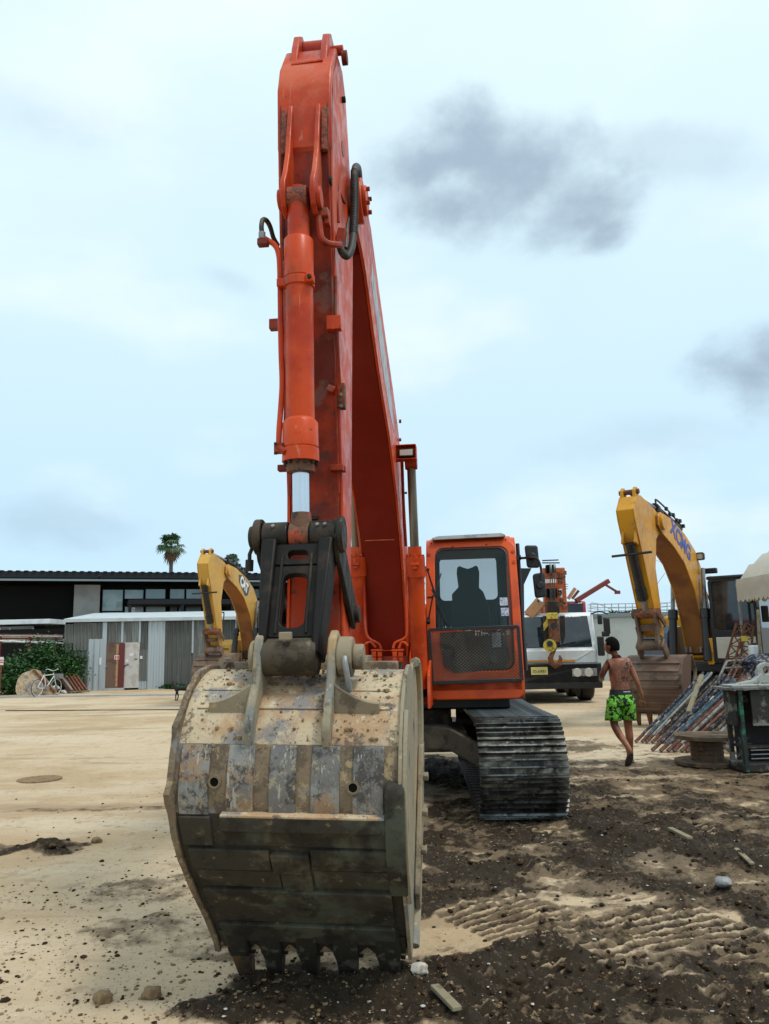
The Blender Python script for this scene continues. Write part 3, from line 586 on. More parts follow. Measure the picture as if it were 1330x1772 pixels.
MB().tube([L(480, 772, 4.08), L(495, 783, 4.05)], .022).box(L(483, 776, 4.08), (.05, .05, .055)).build('pipe_flange', 'orange_grimy', cyl, bevel=.005)
for k in (-1, 1): MB().cyl(L(479, 776+8*k, 4.06), L(474, 776+8*k, 4.06), .009, n=6).build('bolt', 'greasy_steel', cyl)
# long pipes on the left of the cylinder, and their hose stub
MB().tube([L(458, 413, 4.1), L(466, 418, 4.1), L(474, 423, 4.1), L(481, 436, 4.1), L(484, 470, 4.1), L(486, 600, 4.12), L(488, 660, 4.12), L(486, 700, 4.12), L(483, 740, 4.1), L(482, 770, 4.1)], .0165, smooth=4).build('hydraulic_pipe', 'orange_paint', ex)
MB().tube([L(492, 452, 4.22), L(494, 560, 4.25), L(494, 690, 4.28), L(491, 770, 4.3)], .010, smooth=4).build('hydraulic_pipe', 'orange_grimy', ex)
hs = MB().tube([L(453, 405, 4.1), L(452, 392, 4.1), L(454, 381, 4.12), L(460, 381, 4.16), L(467, 392, 4.22), L(473, 412, 4.3), L(480, 424, 4.38)], .0145, smooth=5).build('hose', 'hose_rubber', ex)
MB().cyl(L(453, 414, 4.1), L(453, 402, 4.1), .021, n=8).build('hose_fitting', 'steel_grey', hs, bevel=.003)
MB().box(L(455, 420, 4.1), (.062, .045, .042)).build('elbow_block', 'orange_grimy', ex, bevel=.006)
for yy in (562, 810): MB().box(L(481 if yy < 600 else 499, yy, 4.3), (.10 if yy < 600 else .12, .05, .062 if yy < 600 else .035)).build('pipe_clamp', 'orange_grimy', arm, bevel=.004)
# fittings on the arm's front face, right of the cylinder
for px, py, w, h in ((578, 560, .085, .085), ): MB().box(L(px, py, 4.27), (w, .05, h)).build('pipe_clamp', 'orange_paint', arm, bevel=.004)
for px, py in ((567, 482), (573, 674)): MB().box(L(px, py, 4.33), (.045, .05, .038), Matrix.Rotation(.5, 4, 'Y')).build('lug', 'orange_grimy', arm, bevel=.004)
MB().box(L(583, 810, 4.38), (.075, .05, .035)).build('lug', 'orange_grimy', arm, bevel=.003)
MB().box(L(594, 812, 4.42), (.03, .03, .035)).build('lug', 'orange_grimy', arm, bevel=.003)
MB().box(L(590, 845, 4.5), (.02, .03, .035)).build('lug', 'greasy_steel', arm, bevel=.003)
MB().box(L(543, 896, 4.43), (.045, .03, .025)).build('lug', 'greasy_steel', arm, bevel=.003)
MB().tube([L(580, 478, 4.27), L(581, 540, 4.27), L(583, 560, 4.26), L(585, 610, 4.28), L(588, 668, 4.33)], .0085, smooth=4).build('thin_pipe', 'orange_grimy', ex)
br = MB().box(L(591, 686, 4.38), (.045, .05, .155)).build('pipe_bracket', 'rust', arm, bevel=.004)
for k in range(4): MB().cyl(L(590, 672+k*10, 4.35), L(590, 672+k*10, 4.32), .011, n=6).build('bolt', 'steel_grey' if k % 2 else 'rust', br)
# pipework at the head of the cylinder
MB().tube([L(551, 375, 4.1), L(553, 395, 4.1), L(556, 412, 4.1), L(566, 421, 4.12), L(578, 423, 4.15), L(588, 424, 4.2)], .019, smooth=4).build('hydraulic_pipe', 'orange_grimy', ex)
MB().box(L(556, 371, 4.12), (.085, .06, .05)).box(L(566, 378, 4.14), (.03, .05, .09)).build('valve_block', 'orange_grimy', ex, bevel=.005)
MB().box(L(590, 411, 4.3), (.05, .06, .10), Matrix.Rotation(.2, 4, 'Y')).build('pipe_elbow', 'orange_grimy', ex, bevel=.006)
MB().tube([L(582, 312, 4.5), L(588, 335, 4.5), L(597, 352, 4.6)], .009, smooth=4).tube([L(585, 385, 4.35), L(583, 345, 4.35), L(582, 318, 4.4)], .009, smooth=3).build('thin_pipe', 'orange_shaded', ex)
MB().tube([L(583, 290, 4.45), L(581, 312, 4.4), L(583, 326, 4.4), L(579, 342, 4.35)], .013, smooth=4).build('hose', 'black_rubber', ex)
MB().cyl(L(570, 312, 4.2), L(574, 312, 4.2), .028, n=10).build('bolt', 'greasy_steel', arm)
hl = MB().tube([L(586, 420, 4.25), L(592, 437, 4.25), L(600, 443, 4.28), L(607, 432, 4.32), L(611, 405, 4.38), L(613, 360, 4.45), L(613, 320, 4.5), L(613, 296, 4.6), L(616, 288, 4.72), L(620, 294, 4.9), L(622, 318, 5.1)], .023, n=12, smooth=8)
hl.build('hose_loop', 'hose_rubber', ex)
hp = catmull([L(611, 405, 4.38), L(613, 360, 4.45), L(613, 320, 4.5), L(613, 296, 4.6)], 16)
mb = MB()
for a, b in zip(hp[:-1], hp[1:]): mb.cyl(a, a+(b-a)*.45, .0265, n=12)
tag(mb.build('hose_rib', 'black_rubber', ex), kind='stuff')
MB().tube([L(598, 430, 4.6), L(600, 395, 4.7), L(603, 375, 4.8), L(604, 330, 5.0)], .014, smooth=5).build('hose', 'black_rubber', ex)

# ---- H link and side links
up_, lo_ = P(-.02, 4.12, 2.30), P(-.02, 3.87, 1.60)
link = MB().cyl(P(-.215, 4.12, 2.235), P(-.078, 4.12, 2.235), .078, n=32).build('bucket_link', 'greasy_steel', ex, bevel=.006)
MB().cyl(P(.045, 4.12, 2.235), P(.185, 4.12, 2.235), .078, n=32).build('link_tube', 'greasy_steel', link, bevel=.006)
MB().cyl(P(-.070, 4.12, 2.235), P(.038, 4.12, 2.235), .074, n=32).build('rod_eye', 'rusty_eye', cyl, bevel=.006)
MB().lathe(P(-.06, 4.12, 2.40), P(-.06, 4.12, 2.235), [(0, .035), (.03, .05), (.06, .058)]).build('rod_neck', 'rusty_eye', cyl) if False else None
MB().cyl(P(-.012, 4.12, 2.36), P(-.012, 4.12, 2.28), .052, .062, n=24).build('rod_neck', 'rusty_eye', cyl)
for x0, x1, r in ((-.262, -.220, .098), (-.292, -.262, .062), (.190, .224, .098)): MB().cyl(P(x0, 4.12, 2.235), P(x1, 4.12, 2.235), r, n=36).build('pin_end', 'greasy_steel', link, bevel=.008)
for x in (-.15, .09, .13): MB().cyl(P(x, 4.055, 2.28), P(x, 4.045, 2.287), .010, n=10).build('grease_nipple', 'steel_grey', link)
MB().tube([P(-.275, 4.10, 2.18), P(-.285, 4.08, 2.14), P(-.285, 4.08, 2.09)], .011).cyl(P(-.285, 4.08, 2.11), P(-.287, 4.08, 2.05), .022, n=10).build('pin_keeper', 'greasy_steel', link)
# face plate of the link with its two openings, between the two rails
def lerpP(t, x, off=0.0):
    a, b = Vector((0, D(4.12), 2.235)), Vector((0, D(3.87), 1.60)); q = a.lerp(b, t); n = Vector((0, -(b-a).z, (b-a).y)).normalized(); q = q-n*off if n.y > 0 else q+n*off
    return Vector((x, q.y, q.z))
def link_plate(out, inn, off0, off1, name, mat):
    n = len(out); mb = MB(); vs = []
    for lst in (out, inn):
        for o in (off0, off1): vs.append([lerpP(t, x, o) for x, t in lst])
    o0, o1, i0, i1 = vs; allv = o0+o1+i0+i1; fs = []
    for i in range(n):
        j = (i+1) % n; fs += [(i, j, 2*n+j, 2*n+i), (n+i, 3*n+i, 3*n+j, n+j), (i, n+i, n+j, j), (2*n+i, 2*n+j, 3*n+j, 3*n+i)]
    mb.add(allv, fs); return mb.build(name, mat, link, bevel=.006)
link_plate(rrect(-.012, .59, .25, .58, .02), rrect(-.012, .585, .125, .44, .055), .0, .05, 'link_plate', 'link_black')
link_plate(rrect(-.012, .20, .25, .18, .02), rrect(-.012, .205, .105, .075, .030), -.01, .05, 'link_plate', 'link_black')
for s in (-1, 1):
    w0, w1 = (.205, .165) if s < 0 else (.175, .150)
    q = [(-.02+.0, 4.20, 2.33), ]
    x_in, x_out = .112*s-.012, .150*s-.012
    rail = MB()
    a = [P(x_in*1.0, 4.02, 2.215), P(x_in, 4.20, 2.20), P(x_in, 3.99, 1.56), P(x_in, 3.79, 1.62)]
    b = [P(x_out*1.28, 4.02, 2.215), P(x_out*1.28, 4.20, 2.20), P(x_out, 3.99, 1.56), P(x_out, 3.79, 1.62)]
    rail.add(a+b, [(0, 1, 2, 3), (7, 6, 5, 4), (0, 4, 5, 1), (1, 5, 6, 2), (2, 6, 7, 3), (3, 7, 4, 0)]).build('link_rail', 'link_black', link, bevel=.012)
    MB().tube([lerpP(t, .078*s-.012, .055) for t in (.2, .35, .55, .75, .85)], .007, n=6).build('weld_seam', 'greasy_steel', link)
MB().cyl(P(-.165, 3.87, 1.60), P(.125, 3.87, 1.60), .092, n=36).build('link_foot', 'foot_grease', link, bevel=.01)
MB().box(P(-.02, 3.79, 1.70), (.06, .04, .04)).build('grease_boss', 'muddy_pin', link, bevel=.005)
for x0, x1 in ((.168, .196), (-.252, -.222)):
    lk = MB().prism(prof([(4.04, 2.21), (4.06, 2.31), (4.16, 2.33), (4.22, 2.25), (4.70, 1.90), (4.72, 1.80), (4.64, 1.74), (4.56, 1.78), (4.10, 2.10)]), x0+.002, x1+.002).build('side_link', 'greasy_steel', ex, bevel=.008)
MB().cyl(P(-.26, 4.64, 1.83), P(.225, 4.64, 1.83), .05, n=24).build('guide_pin', 'greasy_steel', ex, bevel=.006)

# ---- bucket
bw = .528; BL = .550
shell = cat2([(4.32, 1.50), (4.15, 1.53), (3.99, 1.50), (3.83, 1.41), (3.72, 1.27), (3.665, 1.11), (3.655, .95), (3.72, .74), (3.86, .54), (4.00, .38), (4.11, .24), (4.17, .15)], 4)
def off(poly, t):
    out = []
    for i, (a, b) in enumerate(poly):
        p, q = poly[max(i-1, 0)], poly[min(i+1, len(poly)-1)]; dx, dy = q[0]-p[0], q[1]-p[1]; Ln = hypot(dx, dy); out.append((a+dy/Ln*t, b-dx/Ln*t))
    return out
inner = off(shell, -.028)
bk = MB().prism(prof(shell+inner[::-1]), -BL+.02, bw-.02).build('bucket', 'bucket_mud', ex, ang=50)
# which way is outwards?
if inner[20][0] < shell[20][0]: inner = off(shell, .028); bpy.data.objects.remove(bk); bk = MB().prism(prof(shell+inner[::-1]), -BL+.02, bw-.02).build('bucket', 'bucket_mud', ex, ang=50); SG = -1
else: SG = 1
bk.rotation_euler.y = radians(1.2); bk.location.x = -.008
def strip(z_hi, z_lo, t, x0, x1, name, mat, bev=.004, lift=0.0, wob=0):
    "a plate lying on the outside of the shell between two heights"
    pts = [p for p in shell[10:] if z_lo <= p[1] <= z_hi]; full = shell[10:]
    def interp(z):
        for a, b in zip(full[:-1], full[1:]):
            if b[1] <= z <= a[1]: k = (z-b[1])/(a[1]-b[1]); return (b[0]+(a[0]-b[0])*k, z)
    pts = [interp(z_hi)]+[p for p in pts if z_lo+.004 < p[1] < z_hi-.004]+[interp(z_lo)]
    o0 = off(pts, SG*(.001+lift)); o1 = off(pts, SG*(t+lift))
    return MB().prism(prof(o0+o1[::-1]), x0, x1).build(name, mat, bk, bevel=bev, ang=40)
strip(.905, .20, .007, -BL+.022, bw-.022, 'lower_skin', 'bucket_low', bev=.002)
strip(1.205, .895, .004, -BL+.022, bw-.022, 'belly_skin', 'strap_gap', bev=.001)
strip(.917, .904, .050, -.296, .452, 'dust_ledge', 'bucket_mud', bev=.004)
xs = [(-.500, -.360), (-.275, -.150), (-.078, .045), (.115, .245), (.305, .445)]
for i, (a, b) in enumerate(xs): strip(1.20, .905 if i else .90, .013, a, b, 'wear_strap', 'bucket_strap')
strip(.905, .845, .050, -.300, .455, 'heel_bar', 'bucket_low', bev=.014)
strip(.895, .765, .022, -.505, -.355, 'wear_plate', 'bucket_low', bev=.006)
rows = [(.838, .762, -.30, .46, .014), (.752, .655, -.485, .46, .030), (.643, .555, -.480, .46, .020), (.543, .450, -.480, .46, .030), (.438, .345, -.478, .46, .020), (.335, .235, -.475, .46, .032)]
for i, (h, l, a, b, t) in enumerate(rows):
    if i in (1, 2):
        for c0_, c1_, tt, dz in ((a, -.12+.03*i, t, 0), (-.115+.03*i, .10, t+.006, .012), (.106, b, t-.004, -.006)): strip(h-dz, l-dz, tt, c0_, c1_, 'wear_plate', 'bucket_low', bev=.006)
    else: strip(h, l, t, a, b, 'wear_plate', 'bucket_low', bev=.007)
strip(1.37, 1.355, .008, -.47, .46, 'seam_weld', 'bucket_mud', bev=.003)
strip(1.445, 1.435, .006, -.47, .46, 'seam_weld', 'bucket_mud', bev=.002)
# drain holes: short steel bushes, the bore's darkness a solid black disc
for px in (363, 608):
    c_ = L(px, 1357, 3.655); c_.y = D(3.655)-.014
    MB().ring([(c_.x+.030*cos(a*pi/12), c_.z+.030*sin(a*pi/12)) for a in range(24)], [(c_.x+.020*cos(a*pi/12), c_.z+.020*sin(a*pi/12)) for a in range(24)], c_.y-.006, c_.y+.02, 'y').build('drain_hole', 'strap_gap', bk)
    MB().cyl((c_.x, c_.y-.003, c_.z), (c_.x, c_.y+.02, c_.z), .0195, n=24).build('bore_shade', 'hole_shade', bk)
# side plates with a worn, scalloped rim
for s in (-1, 1):
    rim = off(shell, SG*.022)
    rnd = random.Random(5+s)
    if s < 0: rim = [(a-(.034*max(0, sin(i*.85+.6))**2+.010*rnd.random() if 6 < i < 30 else .004*rnd.random()), b+.004*rnd.random()) for i, (a, b) in enumerate(rim)]
    else: rim = [(a-.010*rnd.random(), b+.006*rnd.random()) for a, b in rim]
    back = [(4.24, .17), (4.42, .34), (4.62, .66), (4.72, .98), (4.74, 1.24), (4.68, 1.44), (4.55, 1.55), (4.40, 1.56)]
    rimz = [(a, b) for a, b in rim]
    bq = bw if s > 0 else BL
    sp = MB().prism(prof(rimz+back), s*(bq-.030 if s < 0 else bq-.018), s*bq).build('side_plate', 'bucket_side' if s > 0 else 'strap_gap', bk, bevel=.004, ang=40)
    if s > 0:
        MB().prism(prof(off(shell, SG*.030)[14:34]+off(shell, -SG*.075)[14:34][::-1]), bw+.001, bw+.022).build('edge_plate', 'bucket_side', bk, bevel=.005)
    # thick rim round the mouth and side cutter
    MB().tube([P(s*(bq+.006), a, b) for a, b in back], .026, n=8, smooth=4).build('mouth_rim', 'bucket_side', bk)
    MB().prism(prof([(4.28, .40), (4.36, .30), (4.62, .62), (4.78, .98), (4.78, 1.10), (4.68, 1.08), (4.50, .76)]), s*(bw+.002) if s > 0 else -BL-.032, bw+.032 if s > 0 else -BL-.002).build('side_cutter', 'bucket_side' if s < 0 else 'muddy_pin', bk, bevel=.008)
    for k in range(3): MB().cyl(P(s*(bq+.03), 4.42+.11*k, .58+.17*k), P(s*(bq+.062), 4.42+.11*k, .58+.17*k), .026, n=6).build('bolt', 'muddy_pin', bk, bevel=.004)
if True:    # heel shroud at the right edge and rim weld
    MB().prism(prof([(3.60, 1.02), (3.64, 1.06), (3.74, 1.05), (3.80, .80), (3.90, .60), (3.83, .52), (3.66, .72), (3.60, .90)]), bw-.075, bw+.012).build('heel_shroud', 'bucket_low', bk, bevel=.012)
# lip with scallops between teeth
lipz = []
tx = [-.405, -.210, .0, .205, .415]
mbl = MB(); n = 80; top = []; bot = []
for i in range(n+1):
    x = -.50+1.0*i/n; g = min(abs(x-t) for t in tx); k = max(0, min(1, (g-.055)/.055)); zb = .155+.045*k*k*(3-2*k) if -.41 < x < .42 else .17
    top.append(x); bot.append(zb)
vs = []
for x, zb in zip(top, bot):
    for z_, o_ in ((.27, 0), (.27, .045), (zb, .045), (zb, 0)):
        t_ = (z_-.15)/(.27-.15); d_ = 4.17+(4.075-4.17)*t_+o_; vs.append(P(x, d_-.012, z_))
fs = [(0, 1, 2, 3), tuple(4*n+i for i in (3, 2, 1, 0))]
for i in range(n):
    for j in range(4): fs.append((4*i+j, 4*i+(j+1) % 4, 4*i+4+(j+1) % 4, 4*i+4+j))
mbl.add(vs, fs).build('cutting_edge', 'bucket_low', bk)
# teeth: adapter and point
for i, x in enumerate(tx):
    w = .058; rot = (-.10 if i == 0 else 0)
    ad = MB().add([P(x-w, 4.035, .315), P(x+w, 4.035, .315), P(x+w, 4.15, .335), P(x-w, 4.15, .335), P(x-w*1.05, 4.10, .165), P(x+w*1.05, 4.10, .165), P(x+w*1.05, 4.24, .185), P(x-w*1.05, 4.24, .185), P(x-w*.8, 4.15, .105), P(x+w*.8, 4.15, .105), P(x+w*.8, 4.25, .12), P(x-w*.8, 4.25, .12)],
        [(0, 1, 2, 3), (0, 4, 5, 1), (1, 5, 6, 2), (2, 6, 7, 3), (3, 7, 4, 0), (4, 8, 9, 5), (5, 9, 10, 6), (6, 10, 11, 7), (7, 11, 8, 4), (11, 10, 9, 8)]).build('tooth_adapter', 'tooth_dark', bk, bevel=.010)
    w2 = .050; xo = x+(.02 if i == 0 else 0)
    MB().add([P(x-w2, 4.125, .135), P(x+w2, 4.125, .135), P(x+w2, 4.255, .155), P(x-w2, 4.255, .155), P(xo-w2*.86, 4.225, -.015), P(xo+w2*.86, 4.225, -.015), P(xo+w2*.86, 4.265, -.012), P(xo-w2*.86, 4.265, -.012)],
        [(0, 1, 2, 3), (0, 4, 5, 1), (1, 5, 6, 2), (2, 6, 7, 3), (3, 7, 4, 0), (7, 6, 5, 4)]).build('tooth', 'tooth_rust' if i == 0 else 'tooth_dark', bk, bevel=.008)
    MB().cyl(P(x+.055, 4.19, .145), P(x+.078, 4.19, .145), .020, n=10).build('tooth_pin', 'tooth_dark', bk, bevel=.003)
# ears: two tall plates that rise from the shell to the pins
ear = [(3.640, 1.265), (3.645, 1.31), (3.70, 1.40), (3.765, 1.50), (3.775, 1.60), (3.80, 1.69), (3.87, 1.73), (3.95, 1.70), (4.05, 1.62), (4.30, 1.66), (4.45, 1.60), (4.45, 1.48), (4.15, 1.47), (3.99, 1.47), (3.83, 1.38), (3.74, 1.27), (3.69, 1.17)]
for s in (-1, 1):
    c0x = -.205 if s < 0 else .158
    e = MB().prism(prof(ear), c0x, c0x+.042).build('ear_plate', 'bucket_side', bk, bevel=.010)
    for zz, dd, r in ((1.60, 3.87, .098),): MB().cyl(P(c0x+(-.0 if s < 0 else .042), dd, zz), P(c0x-.03 if s < 0 else c0x+.115, dd, zz), r if s > 0 else .08, n=30).build('ear_boss', 'muddy_pin', bk, bevel=.01)
    # flared gusset between ear and shell
    gx0, gx1 = (c0x, c0x-.20) if s < 0 else (c0x+.042, c0x+.255)
    vs = []; N_g = 8
    for i in range(N_g+1):
        t = i/N_g; x = gx0+(gx1-gx0)*t; h = .085*(1-t)**1.8+.028
        vs += [P(x, 3.765, 1.355-.02), P(x, 3.745, 1.36+h), P(x, 3.775, 1.365+h), P(x, 3.795, 1.355)]
    fs = [(0, 1, 2, 3), tuple(4*N_g+i for i in (3, 2, 1, 0))]
    for i in range(N_g):
        for j in range(4): fs.append((4*i+j, 4*i+(j+1) % 4, 4*i+4+(j+1) % 4, 4*i+4+j))
    MB().add(vs, fs).build('gusset', 'bucket_side' if s < 0 else 'muddy_pin', bk, bevel=.004)
MB().cyl(P(.273, 3.87, 1.60), P(.325, 3.87, 1.60), .062, n=28).build('link_pin', 'muddy_pin', bk, bevel=.008)
MB().tube([P(.245, 3.775, 1.60), P(.25, 3.76, 1.57), P(.262, 3.765, 1.50), P(.268, 3.79, 1.44)], .014, smooth=4).build('pin_retainer', 'steel_grey', bk)
MB().cyl(P(-.30, 4.36, 1.54), P(.30, 4.36, 1.54), .06, n=24).build('arm_pin', 'muddy_pin', bk)
MB().box(P(.30, 4.30, 1.545), (.30, .10, .05)).build('top_stiffener', 'muddy_pin', bk, bevel=.006)
MB().box(P(-.33, 4.30, 1.545), (.22, .10, .04)).build('top_stiffener', 'muddy_pin', bk, bevel=.006)
# lumps of clay stuck on the bucket top, too small to count
rnd = random.Random(3); mb = MB()
for _ in range(420):
    i = rnd.randrange(2, 26); a, b = off(shell, SG*.004)[i]; x = -.46+.92*rnd.random()
    if -.12 < x+.02 < .12 and rnd.random() < .7: i = rnd.randrange(2, 12); a, b = off(shell, SG*.004)[i]
    s = .003+.010*rnd.random()**3; v, f = ROCKS[rnd.randrange(6)]; mb.add([P(x, a, b)+Vector(q)*s for q in v], [tuple(q) for q in f])
tag(mb.build('clay_crumbs', 'clod_tan', bk, smooth=False), kind='stuff')

# the bucket is a little narrower at its lip than at its heel
for o_ in [bk]+list(bk.children):
    if o_.type == 'MESH':
        for v in o_.data.vertices:
            if v.co.z < .95 and v.co.x < .1: v.co.x += .085*min(1, (.95-v.co.z)/.75)*min(1, (.1-v.co.x)/.6)
# ---- boom
boom_prof = [(5.20, 4.42), (5.32, 4.34), (5.70, 4.08), (6.10, 3.84), (6.45, 3.68), (6.80, 3.53), (7.15, 3.30), (7.45, 3.06), (7.72, 2.76), (7.95, 2.42), (8.08, 2.10), (8.18, 1.73), (8.25, 1.45), (8.50, 1.38), (8.72, 1.50), (8.74, 1.80), (8.70, 2.30), (8.58, 2.72), (8.42, 3.12), (8.15, 3.50), (7.72, 3.86), (7.25, 4.12), (6.6, 4.42), (6.05, 4.70), (5.70, 4.90), (5.20, 4.95)]
boom = MB().prism(prof(boom_prof), -.195, .195).build('boom', 'orange_shaded', ex, bevel=.008)
for s in (-1, 1):
    side = [(4.76, 4.62), (4.80, 4.50), (4.92, 4.44), (5.15, 4.40)]+[(a, b) for a, b in boom_prof[1:-1]]+[(5.2, 4.98), (4.95, 4.86), (4.80, 4.78)]
    bs = MB().prism(prof(side), .196*s, .218*s).build('boom_side', 'orange_paint', boom, bevel=.005)
    MB().cyl(P(.218*s, 4.90, 4.65), P(.262*s, 4.90, 4.65), .150, n=36).build('pivot_boss', 'orange_paint', boom, bevel=.008)
    MB().cyl(P(.262*s, 4.90, 4.65), P(.290*s, 4.90, 4.65), .10, n=32).build('pin_cap', 'orange_paint', boom, bevel=.006)
    for k in range(4):
        a = k*pi/2+.7; c_ = P(.29*s, 4.90+.075*cos(a), 4.65+.075*sin(a)); MB().cyl(c_, c_+Vector((.022*s, 0, 0)), .016, n=6).build('bolt', 'orange_grimy', boom)
MB().cyl(P(-.19, 4.90, 4.65), P(.19, 4.90, 4.65), .13, n=30).build('pivot_tube', 'orange_grimy', boom)
MB().beam(P(-.15, 7.765, 2.69), P(.15, 7.765, 2.69), .014, .010).build('weld_bead', 'orange_paint', boom)
MB().beam(P(-.15, 8.215, 1.585), P(.15, 8.215, 1.585), .012, .010).build('weld_bead', 'orange_paint', boom)
# printed band on the boom's right flank, weathered past reading
MB().prism(prof([(5.62, 4.42), (5.72, 4.62), (6.45, 4.28), (7.20, 3.85), (7.26, 3.66), (6.85, 3.75), (6.3, 3.98)]), .2185, .2205).build('decal_band', 'decal_grey', boom)
# side lamp on the boom
lamp = MB().ring(rrect(0, 0, .225, .150, .012, 3), rrect(0, 0, .205, .130, .010, 3), -.06, .06, 'y').box((0, .04, 0), (.21, .02, .135)).build('lamp_bracket', 'orange_paint', ex, bevel=.003, loc=L(701, 784, 7.45))
lb = MB().box((0.012, -.02, -.012), (.150, .09, .080)).build('lamp', 'black_metal', lamp, bevel=.010)
MB().box((0.012, -.068, -.012), (.125, .008, .058)).build('lamp_glass', 'lamp_lens', lb, bevel=.004)
MB().cyl(L(690, 729, 7.6), L(694, 729, 7.6), .02, n=8).cyl(L(690, 761, 7.7), L(694, 761, 7.7), .018, n=8).build('pipe_stud', 'orange_grimy', boom)
MB().tube([L(695, 790, 7.6), L(697, 850, 7.7), L(699, 900, 7.8), L(702, 945, 7.9)], .016).build('hydraulic_pipe', 'orange_grimy', ex)
MB().beam(L(697, 853, 7.75), L(704, 853, 7.75), .02).build('pipe_stay', 'orange_grimy', ex)
# arm cylinder on the boom's back
ac = MB().lathe(P(0, 7.3, 4.55), P(0, 5.6, 5.25), [(0, .06), (.05, .085), (1.7, .085), (1.72, .10), (1.84, .10)], 28).build('arm_cylinder', 'orange_paint', ex)
MB().cyl(P(0, 5.6, 5.25), P(0, 4.55, 5.53), .048, n=24).build('rod', 'chrome', ac)
for s in (-1, 1): MB().prism(prof([(7.1, 4.1), (7.2, 4.6), (7.35, 4.65), (7.45, 4.5), (7.6, 3.9)]), .09*s-.015, .09*s+.015).build('cylinder_lug', 'orange_paint', ac, bevel=.004)
# boom cylinders, one on either side
for s in (-1, 1):
    top = L(711, 800, 7.55) if s > 0 else L(609, 800, 7.72); bot = L(727, 1190, 8.0) if s > 0 else L(626, 1190, 8.2)
    d_ = (bot-top).normalized(); ln = (bot-top).length
    gl = top+d_*((945-800)/(1190-800)*ln*1.0)
    bc = MB().lathe(gl, bot, [(0, .070), (.14, .072), (.142, .088), (.20, .090), (.36, .092), (.365, .105), (.37, .082), ((bot-gl).length, .082)] if False else [(0, .068), (.10, .070), (.102, .098), (.30, .100), (.305, .084), ((bot-gl).length, .084)], 30).build('boom_cylinder', 'orange_paint', ex)
    MB().cyl(top-d_*.02, gl+d_*.02, .044, n=28).build('rod', 'worn_rod', bc)
    MB().cyl(top+Vector((-.06, 0, 0)), top+Vector((.06, 0, 0)), .075, n=24).build('cylinder_eye', 'orange_grimy', bc, bevel=.006)
    for k in range(8):
        a = 2*pi*k/8; c_ = gl+d_*.105+Vector((cos(a)*.083, sin(a)*.083, 0)); MB().cyl(c_, c_-d_*.022, .012, n=6).build('bolt', 'orange_paint', bc)
    f0 = gl+d_*.19+Vector((0, -.105, 0)); MB().box(f0, (.085, .035, .03)).box(f0+d_*.035, (.05, .04, .03)).build('port_flange', 'orange_paint', bc, bevel=.005)
    g = 1 if s > 0 else -1
    q = (lambda px, py: L(px, py, 7.72)) if s > 0 else (lambda px, py: L(px, py, 7.95))
    if s > 0: MB().tube([q(710, 966), q(711, 985), q(708, 990), q(703, 1000), q(702, 1020), q(704, 1088), q(700, 1104), q(684, 1112), q(680, 1122)], .013, smooth=4).tube([q(705, 1118), q(700, 1112), q(694, 1112), q(690, 1122)], .013, smooth=3).build('hydraulic_pipe', 'orange_paint', ex)
    else: MB().tube([q(614, 966), q(615, 985), q(622, 993), q(628, 1002), q(630, 1030), q(632, 1085), q(638, 1104), q(655, 1114), q(659, 1122)], .013, smooth=4).tube([q(628, 1126), q(632, 1115), q(641, 1111), q(650, 1120)], .013, smooth=3).build('hydraulic_pipe', 'orange_paint', ex)
    for k in (0, 1):
        px = (683+10*k) if s > 0 else (647+10*k); dd = 7.72 if s > 0 else 7.95
        cpl = MB().box(L(px, 1132, dd), (.045, .045, .05)).cyl(L(px, 1138, dd), L(px, 1146, dd), .024, n=8).build('hose_coupling', 'orange_paint', ex, bevel=.004)
        MB().cyl(L(px, 1146, dd), L(px, 1175, dd), .017, n=10).build('hose', 'hose_rubber', ex)
    MB().box(L(688 if s > 0 else 652, 1125, 7.72 if s > 0 else 7.95), (.12, .05, .02)).build('clamp_bar', 'orange_paint', ex, bevel=.003)
# boom foot brackets and cross plate
MB().box(P(0, 8.55, 1.25), (.50, .30, .36)).build('foot_plate', 'decal_grey' if False else 'orange_grimy', ex, bevel=.008)
for s in (-1, 1):
    MB().prism(prof([(7.80, 1.02), (7.86, 1.34), (8.05, 1.42), (8.30, 1.62), (8.62, 1.78), (8.85, 1.60), (8.95, 1.02)]), .235*s if s > 0 else -.275, .275 if s > 0 else -.235).build('foot_bracket', 'orange_paint', ex, bevel=.008)
    MB().prism(prof([(7.80, 1.02), (7.86, 1.34), (8.05, 1.42), (8.30, 1.5), (8.7, 1.5), (8.95, 1.02)]), .43 if s > 0 else -.46, .46 if s > 0 else -.43).build('foot_bracket', 'orange_paint', ex, bevel=.008)
MB().box(P(0, 8.02, 1.40), (.48, .03, .26)).build('cross_plate', 'orange_grimy', ex, bevel=.004)

# ---- upper works
deck = MB().box(P(0, 10.25, 1.00), (2.55, 2.9, .14)).build('deck', 'black_metal', ex, bevel=.02)
eng = MB().box(P(-.10, 10.95, 1.62), (2.5, 1.5, 1.05)).build('engine_house', 'orange_paint', ex, bevel=.06, seg=3)
MB().box(P(0, 11.55, 1.50), (2.6, .55, 1.0)).build('counterweight', 'black_metal', ex, bevel=.10, seg=3)
MB().box(P(-.88, 8.95, 1.42), (.74, 1.5, .66)).build('tool_box', 'orange_paint', ex, bevel=.03)
MB().box(P(.30, 8.9, 1.35), (.10, 1.3, .6)).build('inner_panel', 'orange_shaded', ex, bevel=.01)
for dx in (-.12, .12): MB().cyl(P(-.88+dx*2.2, 8.3, 1.76), P(-.88+dx*2.2, 8.3, 2.05), .016).build('handrail', 'orange_paint', ex)
MB().box(P(.36, 8.22, 1.07), (.12, .06, .07)).build('deck_edge', 'orange_grimy', ex, bevel=.005)

